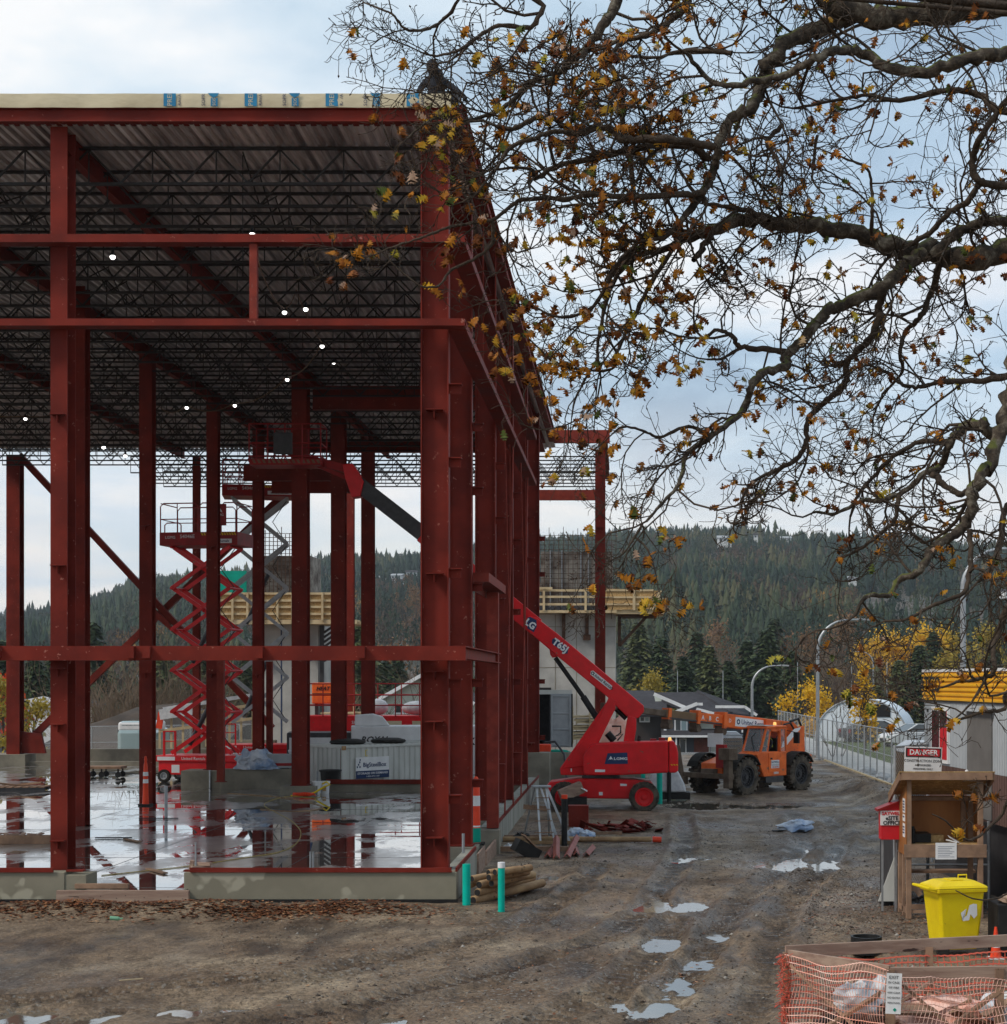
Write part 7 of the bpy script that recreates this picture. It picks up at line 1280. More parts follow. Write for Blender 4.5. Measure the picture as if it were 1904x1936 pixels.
b = MB(); b.bar((hx(1236), Yh-.7, hz(1312)), (hx(1301), Yh-.7, hz(1340)), .2, .38); b.bar((hx(1262), Yh-1, hz(1352)), (hx(1318), Yh-1, hz(1330)), .2, .38); b.bar((hx(1316), Yh-.9, hz(1331)), (hx(1328), Yh-.9, hz(1331)), .2, .3); b.bar((hx(1316), Yh-.9, hz(1340)), (hx(1362), Yh-.9, hz(1352)), .2, .3); b.bar((hx(1352), Yh-.9, hz(1336)), (hx(1407), Yh-.9, hz(1336)), .2, .3); b.bar((hx(1407), Yh-.9, hz(1336)), (hx(1430), Yh-.9, hz(1352)), .2, .3)
b.box(hx(1250), hx(1368), Yh-2.15, Yh-2.0, hz(1393), hz(1389)); 
for u in (1255, 1318, 1361, 1402): b.box(hx(u), hx(u)+.3, Yh-.1, Yh-.02, hz(1385), hz(1352))
b.box(hx(1276), hx(1279), Yh-2, Yh-1.8, -7, hz(1392)); b.build('white_trim', 'white', t)
b = MB(); b.prism([(hx(1263), hz(1353)), (hx(1317), hz(1353)), (hx(1317), hz(1334))], Yh-.7, Yh-.5); b.build('gable_wall', 'sidegrey', t)
win(t, hx(1209), hx(1229), Yh+1, hz(1366), hz(1354)); win(t, hx(1275), hx(1300), Yh, hz(1383), hz(1357)); win(t, hx(1284), hx(1298), Yh, hz(1430), hz(1396), 1)
b = MB(); b.box(hx(1312), hx(1340), Yh-.1, Yh-.02, -7, hz(1394)); b.build('brick_panel', 'brick', t); b = MB(); b.box(hx(1410), hx(1455), Yh+6, Yh+9, -7, hz(1370)); b.build('garden_wall', 'siding', t)
t = thing('house', 'house with grey green gable and white barge board beside the red lift railing', 'house', (0, 0, 0)); Yh = 170; gable(t, hx(722), hx(880), Yh, Yh+14, hz(1322), hz(1278), 'siding', 'shingle', 1.0, axis='y', zb=-6.5); win(t, hx(745), hx(775), Yh, hz(1350), hz(1332), 2)
t = thing('house', 'white clad house with dark sloping roof at the left edge behind the slab', 'house', (0, 0, 0)); Yh = 150; b = MB(); b.box(hx(-60), hx(60), Yh, Yh+10, -5, hz(1345)); b.build('lower_wing', 'sidegrey', t); b = MB(); b.prism([(hx(63), -5), (hx(120), -5), (hx(120), hz(1338)), (hx(63), hz(1322))], Yh-1, Yh+8); b.build('wall', 'white', t); b = MB(); b.prism([(hx(56), hz(1323)), (hx(92), hz(1316)), (hx(150), hz(1334)), (hx(150), hz(1342)), (hx(122), hz(1340))], Yh-1.5, Yh-1.2); b.build('barge_board', 'white', t)
b = MB(); b.prism([(hx(60), hz(1320)), (hx(92), hz(1317.5)), (hx(148), hz(1336)), (hx(120), hz(1336))], Yh-1.15, Yh+9); b.build('roof', 'shingle', t)
t = thing('house', 'distant white eaves of a second house left of the grey one', 'house', (0, 0, 0)); Yh = 215; gable(t, hx(1184), hx(1226), Yh, Yh+8, hz(1322), hz(1310), 'siding', 'shingle', .8)
# tiny hillside houses
hl = [(1367, 1027, 'white house below the ridge, the largest pale one on the hill'), (1418, 1020, 'second pale house on the ridge right of the largest'), (1480, 1026, 'pale house on the ridge among the oak twigs'), (1545, 1022, 'rightmost pale house near the ridge line'), (1598, 1102, 'low pale shed beside the cleared slope'), (1088, 1060, 'faint pale house between the tower mats'), (760, 1096, 'white house in the left hillside cluster beside the column'), (785, 1090, 'second white house of the left hillside cluster'), (724, 1100, 'pale house left in the hillside cluster'), (650, 1108, 'pale house glimpsed between two inner columns'), (600, 1112, 'pale house furthest left on the hillside'), (772, 1106, 'lowest white house of the left hillside cluster'), (1305, 1115, 'tiny pale house in the middle of the forest slope'), (1885, 1126, 'pale house at the far right of the slope')]
Ts = np.linspace(440, 1500, 400)
for i, (u, v, lb) in enumerate(hl):
    e = (VY-v)/FPX; zz = terrain((u-UX)/FPX*Ts, Ts); k = np.argmax(zz+7 > EYE+e*Ts); Yq = float(Ts[k]) if k else 1450.; x, _, z = W(u, v, Yq); s_ = Yq/1400*(.75 if i else .95)
    t = thing('hillside_house', lb, 'house', (x, Yq-18, z), R(10*math.sin(i*3)), 'houses on the wooded hill'); b = MB(); b.box(-6*s_, 6*s_, -4, 4, -6*s_, 2.2*s_); b.build('wall', 'white', t); b = MB(); b.prism([(-4.8, 2.2*s_), (4.8, 2.2*s_), (0, 4.6*s_)], -6.8*s_, 6.8*s_, 'yz'); b.build('roof', 'shingle' if i % 2 else 'grey', t); b = MB()
    for q in range(3): b.box((-4.6+q*3.4)*s_, (-2.6+q*3.4)*s_, -4.06, -4.01, -.6*s_, 1.2*s_)
    b.build('window', 'glass', t)
# bare slope / hillside road strip
# ================================================================ MID-DISTANCE TREES
def leafmat(name, pts, trans=0.0):
    m, n, l, b = nodes(name); a = n.new('ShaderNodeAttribute'); a.attribute_name = 'tint'; l.new(_ramp(n, l, a.outputs['Fac'], pts), b.inputs['Base Color']); b.inputs['Roughness'].default_value = .6; b.inputs['Specular IOR Level'].default_value = .25
    if trans:
        t = n.new('ShaderNodeBsdfTranslucent'); l.new(b.inputs['Base Color'].links[0].from_socket, t.inputs[0]); mx = n.new('ShaderNodeMixShader'); mx.inputs[0].default_value = trans
        l.new(b.outputs[0], mx.inputs[1]); l.new(t.outputs[0], mx.inputs[2]); l.new(mx.outputs[0], n['Material Output'].inputs[0])
    return m
M['needle'] = leafmat('dark_evergreen_needles', [(0, (.018, .034, .018)), (.5, (.038, .062, .028)), (1, (.080, .105, .042))])
M['needle2'] = leafmat('olive_evergreen_needles', [(0, (.040, .055, .022)), (.5, (.075, .095, .036)), (1, (.135, .14, .055))])
M['yleaf'] = leafmat('bright_yellow_autumn_leaves', [(0, (.42, .22, .015)), (.5, (.68, .40, .02)), (1, (.80, .55, .05))], .3)
M['yleaf2'] = leafmat('pale_yellow_green_leaves', [(0, (.20, .17, .035)), (.5, (.34, .26, .04)), (1, (.50, .36, .06))], .3)
M['rleaf'] = leafmat('rusty_autumn_leaves', [(0, (.11, .065, .04)), (.5, (.19, .10, .05)), (1, (.32, .19, .08))], .2)
M['redleaf'] = leafmat('scarlet_leaves', [(0, (.45, .04, .01)), (1, (.70, .10, .02))], .3)
M['bark'] = pm('grey_brown_bark', (.10, .075, .055), (.055, .042, .032), 3, .85, bump=.4, bsc=8)
M['twigpale'] = pm('pale_brown_bare_twigs', (.19, .14, .095), (.12, .085, .06), .7, .85)
M['twigdark'] = pm('dark_bare_twigs', (.075, .05, .04), (.05, .036, .03), .7, .85)
def treething(name, label, parts, loc, group):
    t = thing(name, label, 'tree', loc, 0, group)
    for o in parts: o.parent = t
    return t
def conifer_near(H_, Rb, seed, mat='needle', droop=.35, dens=1.0):
    rs = np.random.RandomState(seed); V = []; Fc = []; T = []
    nb = int(290*dens); k = 0
    for i in range(nb):
        f = (i+rs.rand())/nb; z = H_*(.06+.93*f); r = Rb*(1-f)**.8*(.72+.5*rs.rand())+.15; a = i*2.4+rs.rand()*.6; n = max(3, int(r*3.2))
        for j in range(n):
            t = (j+.6+rs.rand()*.4)/n; d = r*t; x, y = d*math.cos(a), d*math.sin(a); zz = z-droop*d*t+rs.randn()*.08
            sz = (.62+.55*rs.rand())*(1-.35*t)*(.5+H_/28)
            for q in range(3):
                an = a+rs.uniform(-1.1, 1.1); dx, dy = math.cos(an), math.sin(an); dr = rs.uniform(-.65, -.1)
                p0 = np.array([x, y, zz]); p1 = p0+np.array([dx*sz, dy*sz, dr*sz]); w_ = sz*.26; sd_ = np.array([-dy*w_, dx*w_, rs.uniform(-.1, .1)])
                V += [p0-sd_*.4, p0+sd_*.4, (p0+p1)/2+sd_, p1, (p0+p1)/2-sd_]; Fc += [(k, k+1, k+2), (k, k+2, k+3), (k, k+3, k+4)]; k += 5; T += [np.clip(rs.rand()*.75+.25*t, 0, 1)]*5
    o = npmesh('crown', np.array(V), np.array(Fc), mat, attr=T); b = MB(); b.tube([(0, 0, 0), (0, 0, H_*.5), (0, 0, H_*.97)], [H_*.016, H_*.010, .03], 8); return [o, b.build('trunk', 'bark')]
def leafy(H_, Rb, seed, mat, n=1600, lsz=.28, z0=.12, trunkmat='bark', shape=.8, clus=26):
    rs = np.random.RandomState(seed); cz = rs.rand(clus)*(1-z0)+z0; rr_2 = Rb*np.sin(np.pi*np.clip(cz*shape+.12, 0, 1))*rs.rand(clus)**.5; ca = rs.rand(clus)*6.28
    C = np.stack([rr_2*np.cos(ca), rr_2*np.sin(ca), cz*H_], -1); V = []; Fc = []; T = []; k = 0; ct = rs.rand(clus)
    for i in range(n):
        c = rs.randint(clus); p = C[c]+rs.randn(3)*np.array([Rb*.17, Rb*.17, H_*.055]); u = rs.randn(3); u /= np.linalg.norm(u); v = np.cross(u, rs.randn(3)); v /= np.linalg.norm(v)+1e-6; s_ = lsz*(.6+.8*rs.rand())
        V += [p-u*s_, p+v*s_*.5, p+u*s_, p-v*s_*.5]; Fc.append((k, k+1, k+2, k+3)); k += 4; T += [np.clip(ct[c]*.6+rs.rand()*.4, 0, 1)]*4
    o = npmesh('crown', np.array(V), np.array(Fc), mat, attr=T); b = MB(); b.tube([(0, 0, 0), (.02*H_, 0, H_*.45), (0, 0, H_*.9)], [H_*.014, H_*.01, .02], 7)
    for c in C[:18]: b.tube([(0, 0, c[2]*.55), (c[0]*.5, c[1]*.5, c[2]*.8), tuple(c)], [H_*.006, H_*.004, .015], 5)
    return [o, b.build('trunk', trunkmat)]
def bare(H_, Rb, seed, mat, stems=26, lv=3, r0=.05):
    rg_ = random.Random(seed); b = MB()
    def grow(p, d, ln, r, lev):
        pts = [p]; q = Vector(p); dd = Vector(d)
        for i in range(3): dd = (dd+Vector((rg_.gauss(0, .16), rg_.gauss(0, .16), rg_.gauss(.05, .1)))).normalized(); q = q+dd*ln/3; pts.append(tuple(q))
        b.tube(pts, [r, r*.8, r*.6, r*.4], 3, False)
        if lev:
            for i in range(4):
                j = rg_.randint(1, 3); nd = (dd+Vector((rg_.gauss(0, .45), rg_.gauss(0, .45), rg_.gauss(.15, .3)))).normalized(); grow(pts[j], nd, ln*rg_.uniform(.4, .65), r*.55, lev-1)
    for i in range(stems): a = rg_.random()*6.28; s_ = rg_.random()**.6; d = Vector((math.cos(a)*s_*Rb/H_*1.1, math.sin(a)*s_*Rb/H_*1.1, 1)).normalized(); grow((math.cos(a)*Rb*.25*s_, math.sin(a)*Rb*.25*s_, 0), d, H_*rg_.uniform(.45, .7), r0, lv-1)
    V = np.array(b.v, np.float32); F4 = np.array([f for f in b.f], np.int32); return [npmesh('branches', V, F4, mat)]
GRP = {'c': 'dark evergreens between the site and the hill', 'b': 'bare trees between the site and the hill', 'y': 'yellow autumn trees', 'r': 'rusty autumn trees'}
def place(proto, u, vtop, Yq, H_, name, label, grp):
    """stand a tree at its distance on the land so that its crown reaches its real height"""
    x = (u-UX)/FPX*Yq; zt = EYE+(VY-vtop)/FPX*Yq; zg = float(terrain(np.array([x]), np.array([float(Yq)]))[0]); s_ = (zt-zg)/H_
    if proto.get('used'): o = dup(proto['o'], (x, Yq, zg-.2), random.Random(int(u)).random()*6, label)
    else: o = treething(name, label, proto['p'], (x, Yq, zg-.2), grp); proto['used'] = 1; proto['o'] = o
    o.scale = (s_*proto.get('w', 1), s_*proto.get('w', 1), s_); return o
c1 = {'p': conifer_near(16, 4.2, 1)}; c2 = {'p': conifer_near(16, 5.2, 2, 'needle', .25)}; c3 = {'p': conifer_near(16, 5.0, 3, 'needle2', .3)}
for pr_, u, vt, Yq, lb in ((c1, 1250, 1200, 260, 'evergreen just right of the concrete tower'), (c3, 1208, 1172, 280, 'tall olive evergreen rising behind the platform bracket'), (c2, 1292, 1236, 240, 'dark evergreen left above the grey house ridge'), (c3, 1340, 1215, 250, 'broad green evergreen above the grey house roof'), (c1, 1318, 1190, 300, 'narrow evergreen behind the house roof'), (c2, 1378, 1245, 235, 'low dark evergreen above the right of the house roof'), (c1, 1412, 1205, 245, 'dark evergreen left of the nearest street lamp'), (c2, 1450, 1185, 240, 'large dark evergreen behind the curved street lamp'), (c1, 1498, 1225, 225, 'dark evergreen directly above the telehandler boom'), (c1, 1465, 1165, 330, 'pointed evergreen topping the row above the street lamp'), (c2, 1530, 1262, 215, 'low dark evergreen left of the small yellow tree'), (c3, 1700, 1242, 220, 'wide olive evergreen left of the office trailer'), (c2, 1738, 1215, 235, 'dark evergreen rising behind the trailer corner'), (c3, 1660, 1290, 190, 'low green conifer behind the small orange tree'),
    (c1, 1765, 1190, 300, 'evergreen behind the trailer roof'), (c1, 175, 1172, 240, 'pointed evergreen between the left columns'), (c2, 8, 1205, 190, 'dark evergreen at the left picture edge'), (c2, 65, 1235, 185, 'dark bushy evergreen above the white house at left'), (c1, 98, 1240, 190, 'dark evergreen touching the left front column'), (c3, 372, 1200, 230, 'green conifer between the bracing and the scissor lift'), (c2, 462, 1240, 200, 'dark evergreen behind the scissor arms'), (c3, 680, 1165, 200, 'tall green tree between the inner columns'), (c2, 728, 1245, 210, 'dark evergreen beside the grey green gable house'), (c1, 752, 1235, 230, 'evergreen left of the corner column'), (c2, 1880, 1225, 260, 'dark evergreen at the right edge behind the trailer'), (c3, 310, 1215, 225, 'olive conifer above the bare bushes behind the slab')):
    place(pr_, u, vt, Yq, 16, 'evergreen_tree', lb, GRP['c'])
b1 = {'p': bare(9, 4.5, 5, 'twigpale', 34, 3, .055)}; b2 = {'p': bare(9, 4.2, 6, 'twigdark', 30, 3, .055)}; b3 = {'p': bare(9, 3.6, 7, 'twigpale', 44, 2, .06)}
for pr_, u, vt, Yq, lb in ((b1, 1385, 1195, 320, 'pale bare tree above the house roof'), (b1, 1290, 1215, 330, 'brownish bare tree right of the tower'), (b3, 1350, 1182, 345, 'pale bare tree behind the green conifer'), (b2, 1575, 1258, 190, 'dark reddish bare tree behind the white shelter'), (b1, 1620, 1222, 260, 'wide bare tree between street lamp and orange tree'), (b1, 1560, 1195, 300, 'bare tree behind the middle street lamp'), (b2, 1600, 1270, 180, 'second dark bare tree behind the shelter'), (b1, 1515, 1212, 310, 'bare tree right of the pointed evergreen'),
    (b1, 200, 1235, 135, 'bare bush beside the left column behind the slab'), (b3, 245, 1228, 130, 'tall bare willow stems in the middle of the thicket'), (b1, 300, 1240, 132, 'bare bush right of the willow stems'), (b3, 345, 1235, 136, 'leaning bare stems left of the red scissor lift'), (b1, 385, 1232, 138, 'bare bush directly behind the red scissor lift'), (b3, 180, 1252, 145, 'low bare stems between the left columns'), (b3, 655, 1240, 160, 'bare stems beside the narrow bright red column'), (b1, 775, 1245, 175, 'bare tree left of the corner column'), (b2, 1868, 1250, 220, 'dark bare tree behind the trailer roof'), (b3, 1430, 1225, 330, 'thin bare tree behind the nearest street lamp'), (b2, 1672, 1212, 320, 'dark bare crown above the wide olive evergreen')):
    place(pr_, u, vt, Yq, 9, 'bare_tree', lb, GRP['b'])
y1 = {'p': leafy(10, 3.2, 11, 'yleaf', 4200, .17, .15)}; y2 = {'p': leafy(10, 3.0, 12, 'yleaf2', 3800, .17, .15)}; r1 = {'p': leafy(10, 2.8, 13, 'rleaf', 2200, .15, .15)}
for pr_, u, vt, Yq, lb in ((y1, 1740, 1185, 330, 'large bright yellow tree on the slope above the trailer'), (y1, 1693, 1200, 335, 'left bright yellow tree of the hillside clump'), (y1, 1665, 1203, 345, 'small yellow tree at the left end of the hillside clump'), (y1, 1775, 1192, 340, 'yellow tree right of the largest one beside the lamp post'), (y2, 1812, 1205, 330, 'pale yellow green tree left of the tallest lamp post'), (y2, 1858, 1190, 340, 'pale yellow green tree right of the tallest lamp post'), (y2, 1790, 1240, 280, 'yellow green bush above the trailer roof'), (y1, 1524, 1290, 150, 'bright yellow tree beside the middle street lamp'), (y2, 1225, 1275, 230, 'small yellow green tree beside the tower foot')):
    place(pr_, u, vt, Yq, 10, 'yellow_tree', lb, GRP['y'])
for pr_, u, vt, Yq, lb in ((r1, 1310, 1212, 420, 'rusty tree low on the hillside right of the platform bracket'), (r1, 1348, 1185, 430, 'rusty orange tree higher on the hillside'), (r1, 745, 1225, 240, 'rusty tree beside the evergreen left of the corner column'), (r1, 1470, 1210, 335, 'rusty tree behind the dark evergreens'), (r1, 1525, 1200, 330, 'rusty brown tree right of the evergreens'), (r1, 1590, 1168, 420, 'rusty tree below the cleared slope'), (r1, 788, 1052+60, 600, 'orange tree beside the left hillside houses')):
    place(pr_, u, vt, Yq, 10, 'rusty_tree', lb, GRP['r'])
# narrow orange sapling and bare sapling by the fence
o = leafy(6, .75, 21, 'yleaf', 900, .11, .22, 'bark', .85, 34); x_, y_ = (1635-UX)/FPX*96, 96
treething('young_tree', 'slender young tree with glowing orange leaves in front of the white shelter', o, (x_, y_, .0), 'young trees along the sidewalk').scale = (1, 1, 1.08*(EYE+(VY-1270)/FPX*96)/6)
o = bare(4, 1.1, 23, 'twigdark', 5, 3, .03); treething('young_tree', 'leafless young tree behind the fence left of the orange sapling', o, ((1582-UX)/FPX*90, 90, 0), 'young trees along the sidewalk')
# bushes near left column
for u, v, Yq, s_, m, lb in ((5, 1330, 110, 2.4, 'yleaf2', 'greenish bush at the left edge behind the slab'), (62, 1365, 100, 1.9, 'yleaf2', 'yellow green shrub at the foot of the far left column'), (12, 1318, 140, 2.6, 'redleaf', 'scarlet shrub at the left edge in front of the grey wing')):
    o = leafy(3, 1.6, int(u)+50, m, 900, .12, .1, 'bark', .8, 18); x, _, z = W(u, v, Yq); t = treething('shrub', lb, o, (x, Yq, z-s_*1.3), 'shrubs at the left edge'); t.scale = (s_/1.6,)*3
# spoil heap behind the slab (structure: land)
hb = MB(); n_ = 40; rr = random.Random(2); pts = []
xs2 = np.linspace(W(150, 0, 118)[0], W(480, 0, 118)[0], n_); hgt = [EYE+(VY-np.interp(UX+a/118*FPX, [150, 215, 260, 330, 400, 480], [1382, 1352, 1338, 1332, 1345, 1365]))/FPX*118+.3*fbm(np.array([a*1.3]), np.array([2.]), 3, 6)[0] for a in xs2]
vs = []; 
for j, (yy, f) in enumerate(((104, 0), (108, .45), (113, .85), (118, 1.0), (124, .9), (135, 0))): vs += [(float(a), yy+fbm(np.array([a]), np.array([yy]), 2, 3)[0]*2, -1.5+(h_+1.5)*f+.5*f*fbm(np.array([a*.8]), np.array([yy*.9]), 3, 4)[0]) for a, h_ in zip(xs2, hgt)]
hb.add(vs, [(j*n_+i, j*n_+i+1, (j+1)*n_+i+1, (j+1)*n_+i) for j in range(5) for i in range(n_-1)]); M['soil'] = pm('dark_brown_soil', (.075, .055, .042), (.045, .034, .027), .5, .9, bump=.6, bsc=2); struct(hb.build('spoil_heap_terrain', 'soil', smooth=True))
b = MB(); b.box(-.95, .95, -2.2, 2.2, .5, 1.9); b.box(-.9, .9, -2.1, 1.2, 1.901, 2.35)
t = thing('parked_van', 'light blue and white van parked behind the timber rail beyond the slab', 'van', (W(272, 0, 92)[0], 92, -.35), R(4)); b.build('body', 'glasspale', t, bevel=.2); b = MB(); b.box(-.92, .92, -2.1, 1.3, 1.8, 2.3); b.build('roof', 'white', t, bevel=.12); b = MB(); b.box(-.97, -.95, -1.9, 1.0, 1.4, 1.9); b.build('side_window', 'glass', t)
for y_ in (-1.4, 1.4):
    for x_ in (-.85, .85): c = MB(); c.lathe([(.001, -.1), (.34, -.1), (.34, .1), (.001, .1)], (0, 0, 0), 16, 'x'); q = c.build('wheel', 'rubber', t); q.location = (x_, y_, .45)
wp2 = thing('person', 'tiny distant figure in lime vest and red bottoms behind the far fence', 'person', (W(228, 0, 96)[0], 97, -.75)); skinned('body', 'jacket', [(0, 0, .95, .16), (0, 0, 1.25, .19), (0, 0, 1.5, .07), (0, 0, 1.66, .11), (.1, 0, .5, .09), (.12, 0, .05, .07), (-.1, 0, .5, .09), (-.12, 0, .05, .07), (.26, 0, 1.1, .06), (.26, -.1, .85, .05), (-.26, 0, 1.1, .06), (-.26, -.1, .85, .05)], [(0, 1), (1, 2), (2, 3), (0, 4), (4, 5), (0, 6), (6, 7), (1, 8), (8, 9), (1, 10), (10, 11)], wp2); b = MB(); b.ball((0, 0, 1.22), .24, 10, (1, .85, 1.3)); b.build('vest', 'hivis', wp2, smooth=True)
# ================================================================ THE OAK IN THE FOREGROUND
OR = random.Random(2024)
M['oakbark'] = pm('mossy_oak_bark', (.085, .062, .045), (.045, .033, .025), 14, .9, bump=.9, bsc=45, c3=(.12, .115, .10), sc3=28, thr3=.64)
def mossbark():
    m, n, l, b = nodes('mossy_limb_bark'); v = _vec(n, True); f = _noise(n, l, v, 11, 6, .7); c = _ramp(n, l, f, [(.38, (.020, .015, .011)), (.52, (.068, .050, .034)), (.66, (.20, .18, .14))])
    g = n.new('ShaderNodeNewGeometry'); sp = n.new('ShaderNodeSeparateXYZ'); l.new(g.outputs['Normal'], sp.inputs[0]); g2 = _noise(n, l, v, 3.2, 4, .6)
    mu = n.new('ShaderNodeMath'); mu.operation = 'MULTIPLY'; l.new(sp.outputs[2], mu.inputs[0]); l.new(g2, mu.inputs[1]); k = _ramp(n, l, mu.outputs[0], [(.26, (0, 0, 0)), (.40, (1, 1, 1))])
    mx = n.new('ShaderNodeMix'); mx.data_type = 'RGBA'; l.new(k, mx.inputs[0]); l.new(c, mx.inputs[6]); mx.inputs[7].default_value = (.085, .095, .015, 1); l.new(mx.outputs[2], b.inputs['Base Color']); b.inputs['Roughness'].default_value = .9
    bp = n.new('ShaderNodeBump'); bp.inputs['Strength'].default_value = 1; bp.inputs['Distance'].default_value = .015; l.new(_noise(n, l, v, 38, 5, .7), bp.inputs['Height']); l.new(bp.outputs[0], b.inputs['Normal']); return m
M['moss'] = mossbark()
M['oakleaf'] = leafmat('oak_leaves_orange_to_green', [(0, (.15, .045, .018)), (.3, (.34, .12, .025)), (.55, (.66, .27, .025)), (.72, (.72, .46, .05)), (.85, (.46, .42, .06)), (.93, (.62, .42, .30)), (1, (.13, .17, .04))], .5)
OT = thing('oak_tree', 'large gnarled oak with twisting limbs and sparse orange leaves overhanging from the right', 'tree', (6.9, 13.4, 0))
otx, oty = 6.9, 13.4
LIMB = []   # name, depth start/end, [(u,v)], r px start,end
def Lm(pts, r0, r1, y0, y1, tw=1.0): LIMB.append((pts, r0, r1, y0, y1, tw))
Lm([(2060, 440), (1915, 475), (1830, 490), (1766, 480), (1681, 467), (1647, 446), (1562, 433), (1459, 422), (1398, 416), (1340, 440), (1289, 450)], 25, 9, 12.6, 12.0)
Lm([(1345, 436), (1328, 470), (1313, 491)], 8, 5, 12.1, 12.0, .1)
Lm([(2080, -30), (1904, 3), (1834, 14), (1749, 27), (1664, 34), (1596, 17), (1561, -7), (1500, -40)], 28, 15, 12.4, 12.0, .8)
Lm([(1620, 28), (1582, 37), (1510, 68), (1459, 112), (1446, 153), (1418, 204), (1384, 225), (1357, 272), (1350, 324), (1323, 375), (1275, 433)], 17, 6, 12.1, 11.6)
Lm([(2000, 60), (1904, 102), (1834, 109), (1749, 136), (1681, 129), (1630, 99), (1589, 95), (1538, 112), (1493, 140), (1425, 153), (1381, 163), (1340, 150), (1299, 102)], 14, 4, 11.4, 11.2)
Lm([(1745, 478), (1711, 504), (1674, 538), (1596, 576), (1562, 591), (1521, 639), (1490, 670), (1487, 694), (1446, 700), (1422, 731), (1405, 772), (1371, 806), (1323, 840), (1296, 864), (1286, 908), (1255, 949), (1222, 985)], 14, 2.5, 12.3, 11.3)
Lm([(1490, 670), (1459, 660), (1401, 656), (1384, 636), (1357, 625), (1330, 640)], 7, 3, 12.0, 11.9)
Lm([(1401, 656), (1367, 677), (1337, 680)], 4, 2, 12.0, 11.8)
Lm([(1674, 538), (1660, 586), (1664, 600), (1640, 646), (1603, 683), (1599, 724), (1562, 758), (1528, 792), (1524, 833), (1507, 867), (1466, 891)], 8, 4.5, 12.2, 12.6)
Lm([(1776, 500), (1759, 559), (1742, 596), (1711, 630), (1701, 670), (1705, 704), (1670, 745), (1650, 790)], 7, 2, 12.4, 12.9)
Lm([(2000, 690), (1904, 714), (1834, 721), (1783, 721), (1742, 731), (1708, 728), (1677, 704), (1640, 690)], 7, 2.5, 12.0, 12.5)
Lm([(1980, 640), (1912, 740), (1899, 806), (1872, 874), (1841, 925), (1834, 976), (1800, 1014), (1766, 1034), (1739, 1079), (1698, 1099), (1681, 1126), (1640, 1126), (1616, 1164)], 17, 3, 11.4, 10.8)
Lm([(1878, 826), (1861, 803), (1834, 803), (1810, 820), (1790, 850), (1780, 881), (1749, 895), (1715, 925), (1664, 946), (1630, 946), (1580, 970), (1540, 968)], 11, 2.5, 11.4, 11.5)
Lm([(1800, 836), (1746, 833), (1698, 857), (1657, 895), (1623, 936), (1609, 976)], 6, 2.5, 11.6, 12.0)
Lm([(1700, 935), (1691, 983), (1650, 1021), (1620, 1041), (1580, 1060)], 5, 2, 11.5, 11.6)
Lm([(1763, 895), (1786, 918), (1817, 935), (1841, 920)], 6, 6, 11.4, 11.2, .5)
Lm([(1834, 1000), (1834, 1072), (1821, 1120), (1759, 1147), (1715, 1170), (1670, 1175)], 6, 2, 11.0, 10.7)
Lm([(1960, 930), (1892, 1027), (1885, 1061), (1850, 1100)], 7, 3, 11.3, 11.0)
Lm([(1990, 1090), (1885, 1200), (1881, 1265), (1866, 1280), (1841, 1286), (1816, 1288), (1780, 1300)], 7, 2, 10.5, 10.2)
Lm([(1866, 1280), (1835, 1330), (1800, 1365)], 3, 1.5, 10.3, 10.1)
Lm([(1960, 1290), (1900, 1340), (1860, 1345), (1800, 1362), (1772, 1335)], 5, 1.5, 10.4, 10.0)
Lm([(1990, 1470), (1888, 1548), (1852, 1580), (1825, 1587), (1789, 1553), (1762, 1539)], 4, 1.2, 9.6, 9.3, .45)
Lm([(1980, 1640), (1904, 1690), (1870, 1701), (1835, 1697), (1807, 1683)], 2.5, 1, 9.6, 9.3, .45)
Lm([(1225, -60), (1170, 0), (1139, 51), (1109, 95), (1080, 115), (1044, 150), (1000, 155), (976, 184), (945, 208), (887, 228), (820, 225), (770, 262)], 11, 1.8, 11.6, 10.9)
Lm([(1380, -50), (1297, 14), (1262, 41), (1228, 65), (1180, 78), (1150, 110), (1118, 150)], 9, 3, 12.4, 12.2)
Lm([(1060, -50), (1027, 14), (1003, 51), (942, 48), (901, 72), (867, 95), (826, 106), (795, 98)], 6, 1.8, 10.6, 10.4, .8)
Lm([(905, 70), (880, 92), (862, 118), (843, 131)], 3, 1.5, 10.5, 10.4, .7)
Lm([(890, -40), (867, 0), (839, 37), (805, 55), (768, 55), (741, 27), (700, 10)], 4, 1.8, 10.4, 10.2, .8)
Lm([(1384, 100), (1297, 95), (1245, 109), (1180, 106), (1120, 128)], 5, 2, 11.4, 11.3)
Lm([(1350, 275), (1240, 262), (1180, 266), (1150, 240), (1085, 252), (1051, 225), (1010, 225), (969, 245), (938, 238)], 8, 4, 11.3, 11.0)
Lm([(1085, 252), (1040, 250), (1010, 262), (972, 273), (948, 300)], 5, 4, 11.1, 10.9, .7)
Lm([(1340, 300), (1297, 273), (1194, 283), (1126, 300), (1057, 313), (1013, 337), (1006, 320), (972, 317), (914, 324)], 9, 2, 11.7, 11.1)
Lm([(1330, 365), (1297, 368), (1180, 372), (1120, 366), (1075, 375), (989, 378), (955, 399), (928, 416), (853, 429), (795, 450), (735, 470)], 7, 1.8, 11.6, 10.6, .6)
Lm([(931, 418), (931, 457), (901, 487), (853, 511), (829, 540), (795, 542)], 4, 1.8, 10.9, 10.7, .5)
Lm([(1140, 110), (1160, 136), (1177, 190), (1177, 238), (1190, 300), (1200, 380)], 6, 5, 11.9, 11.8)
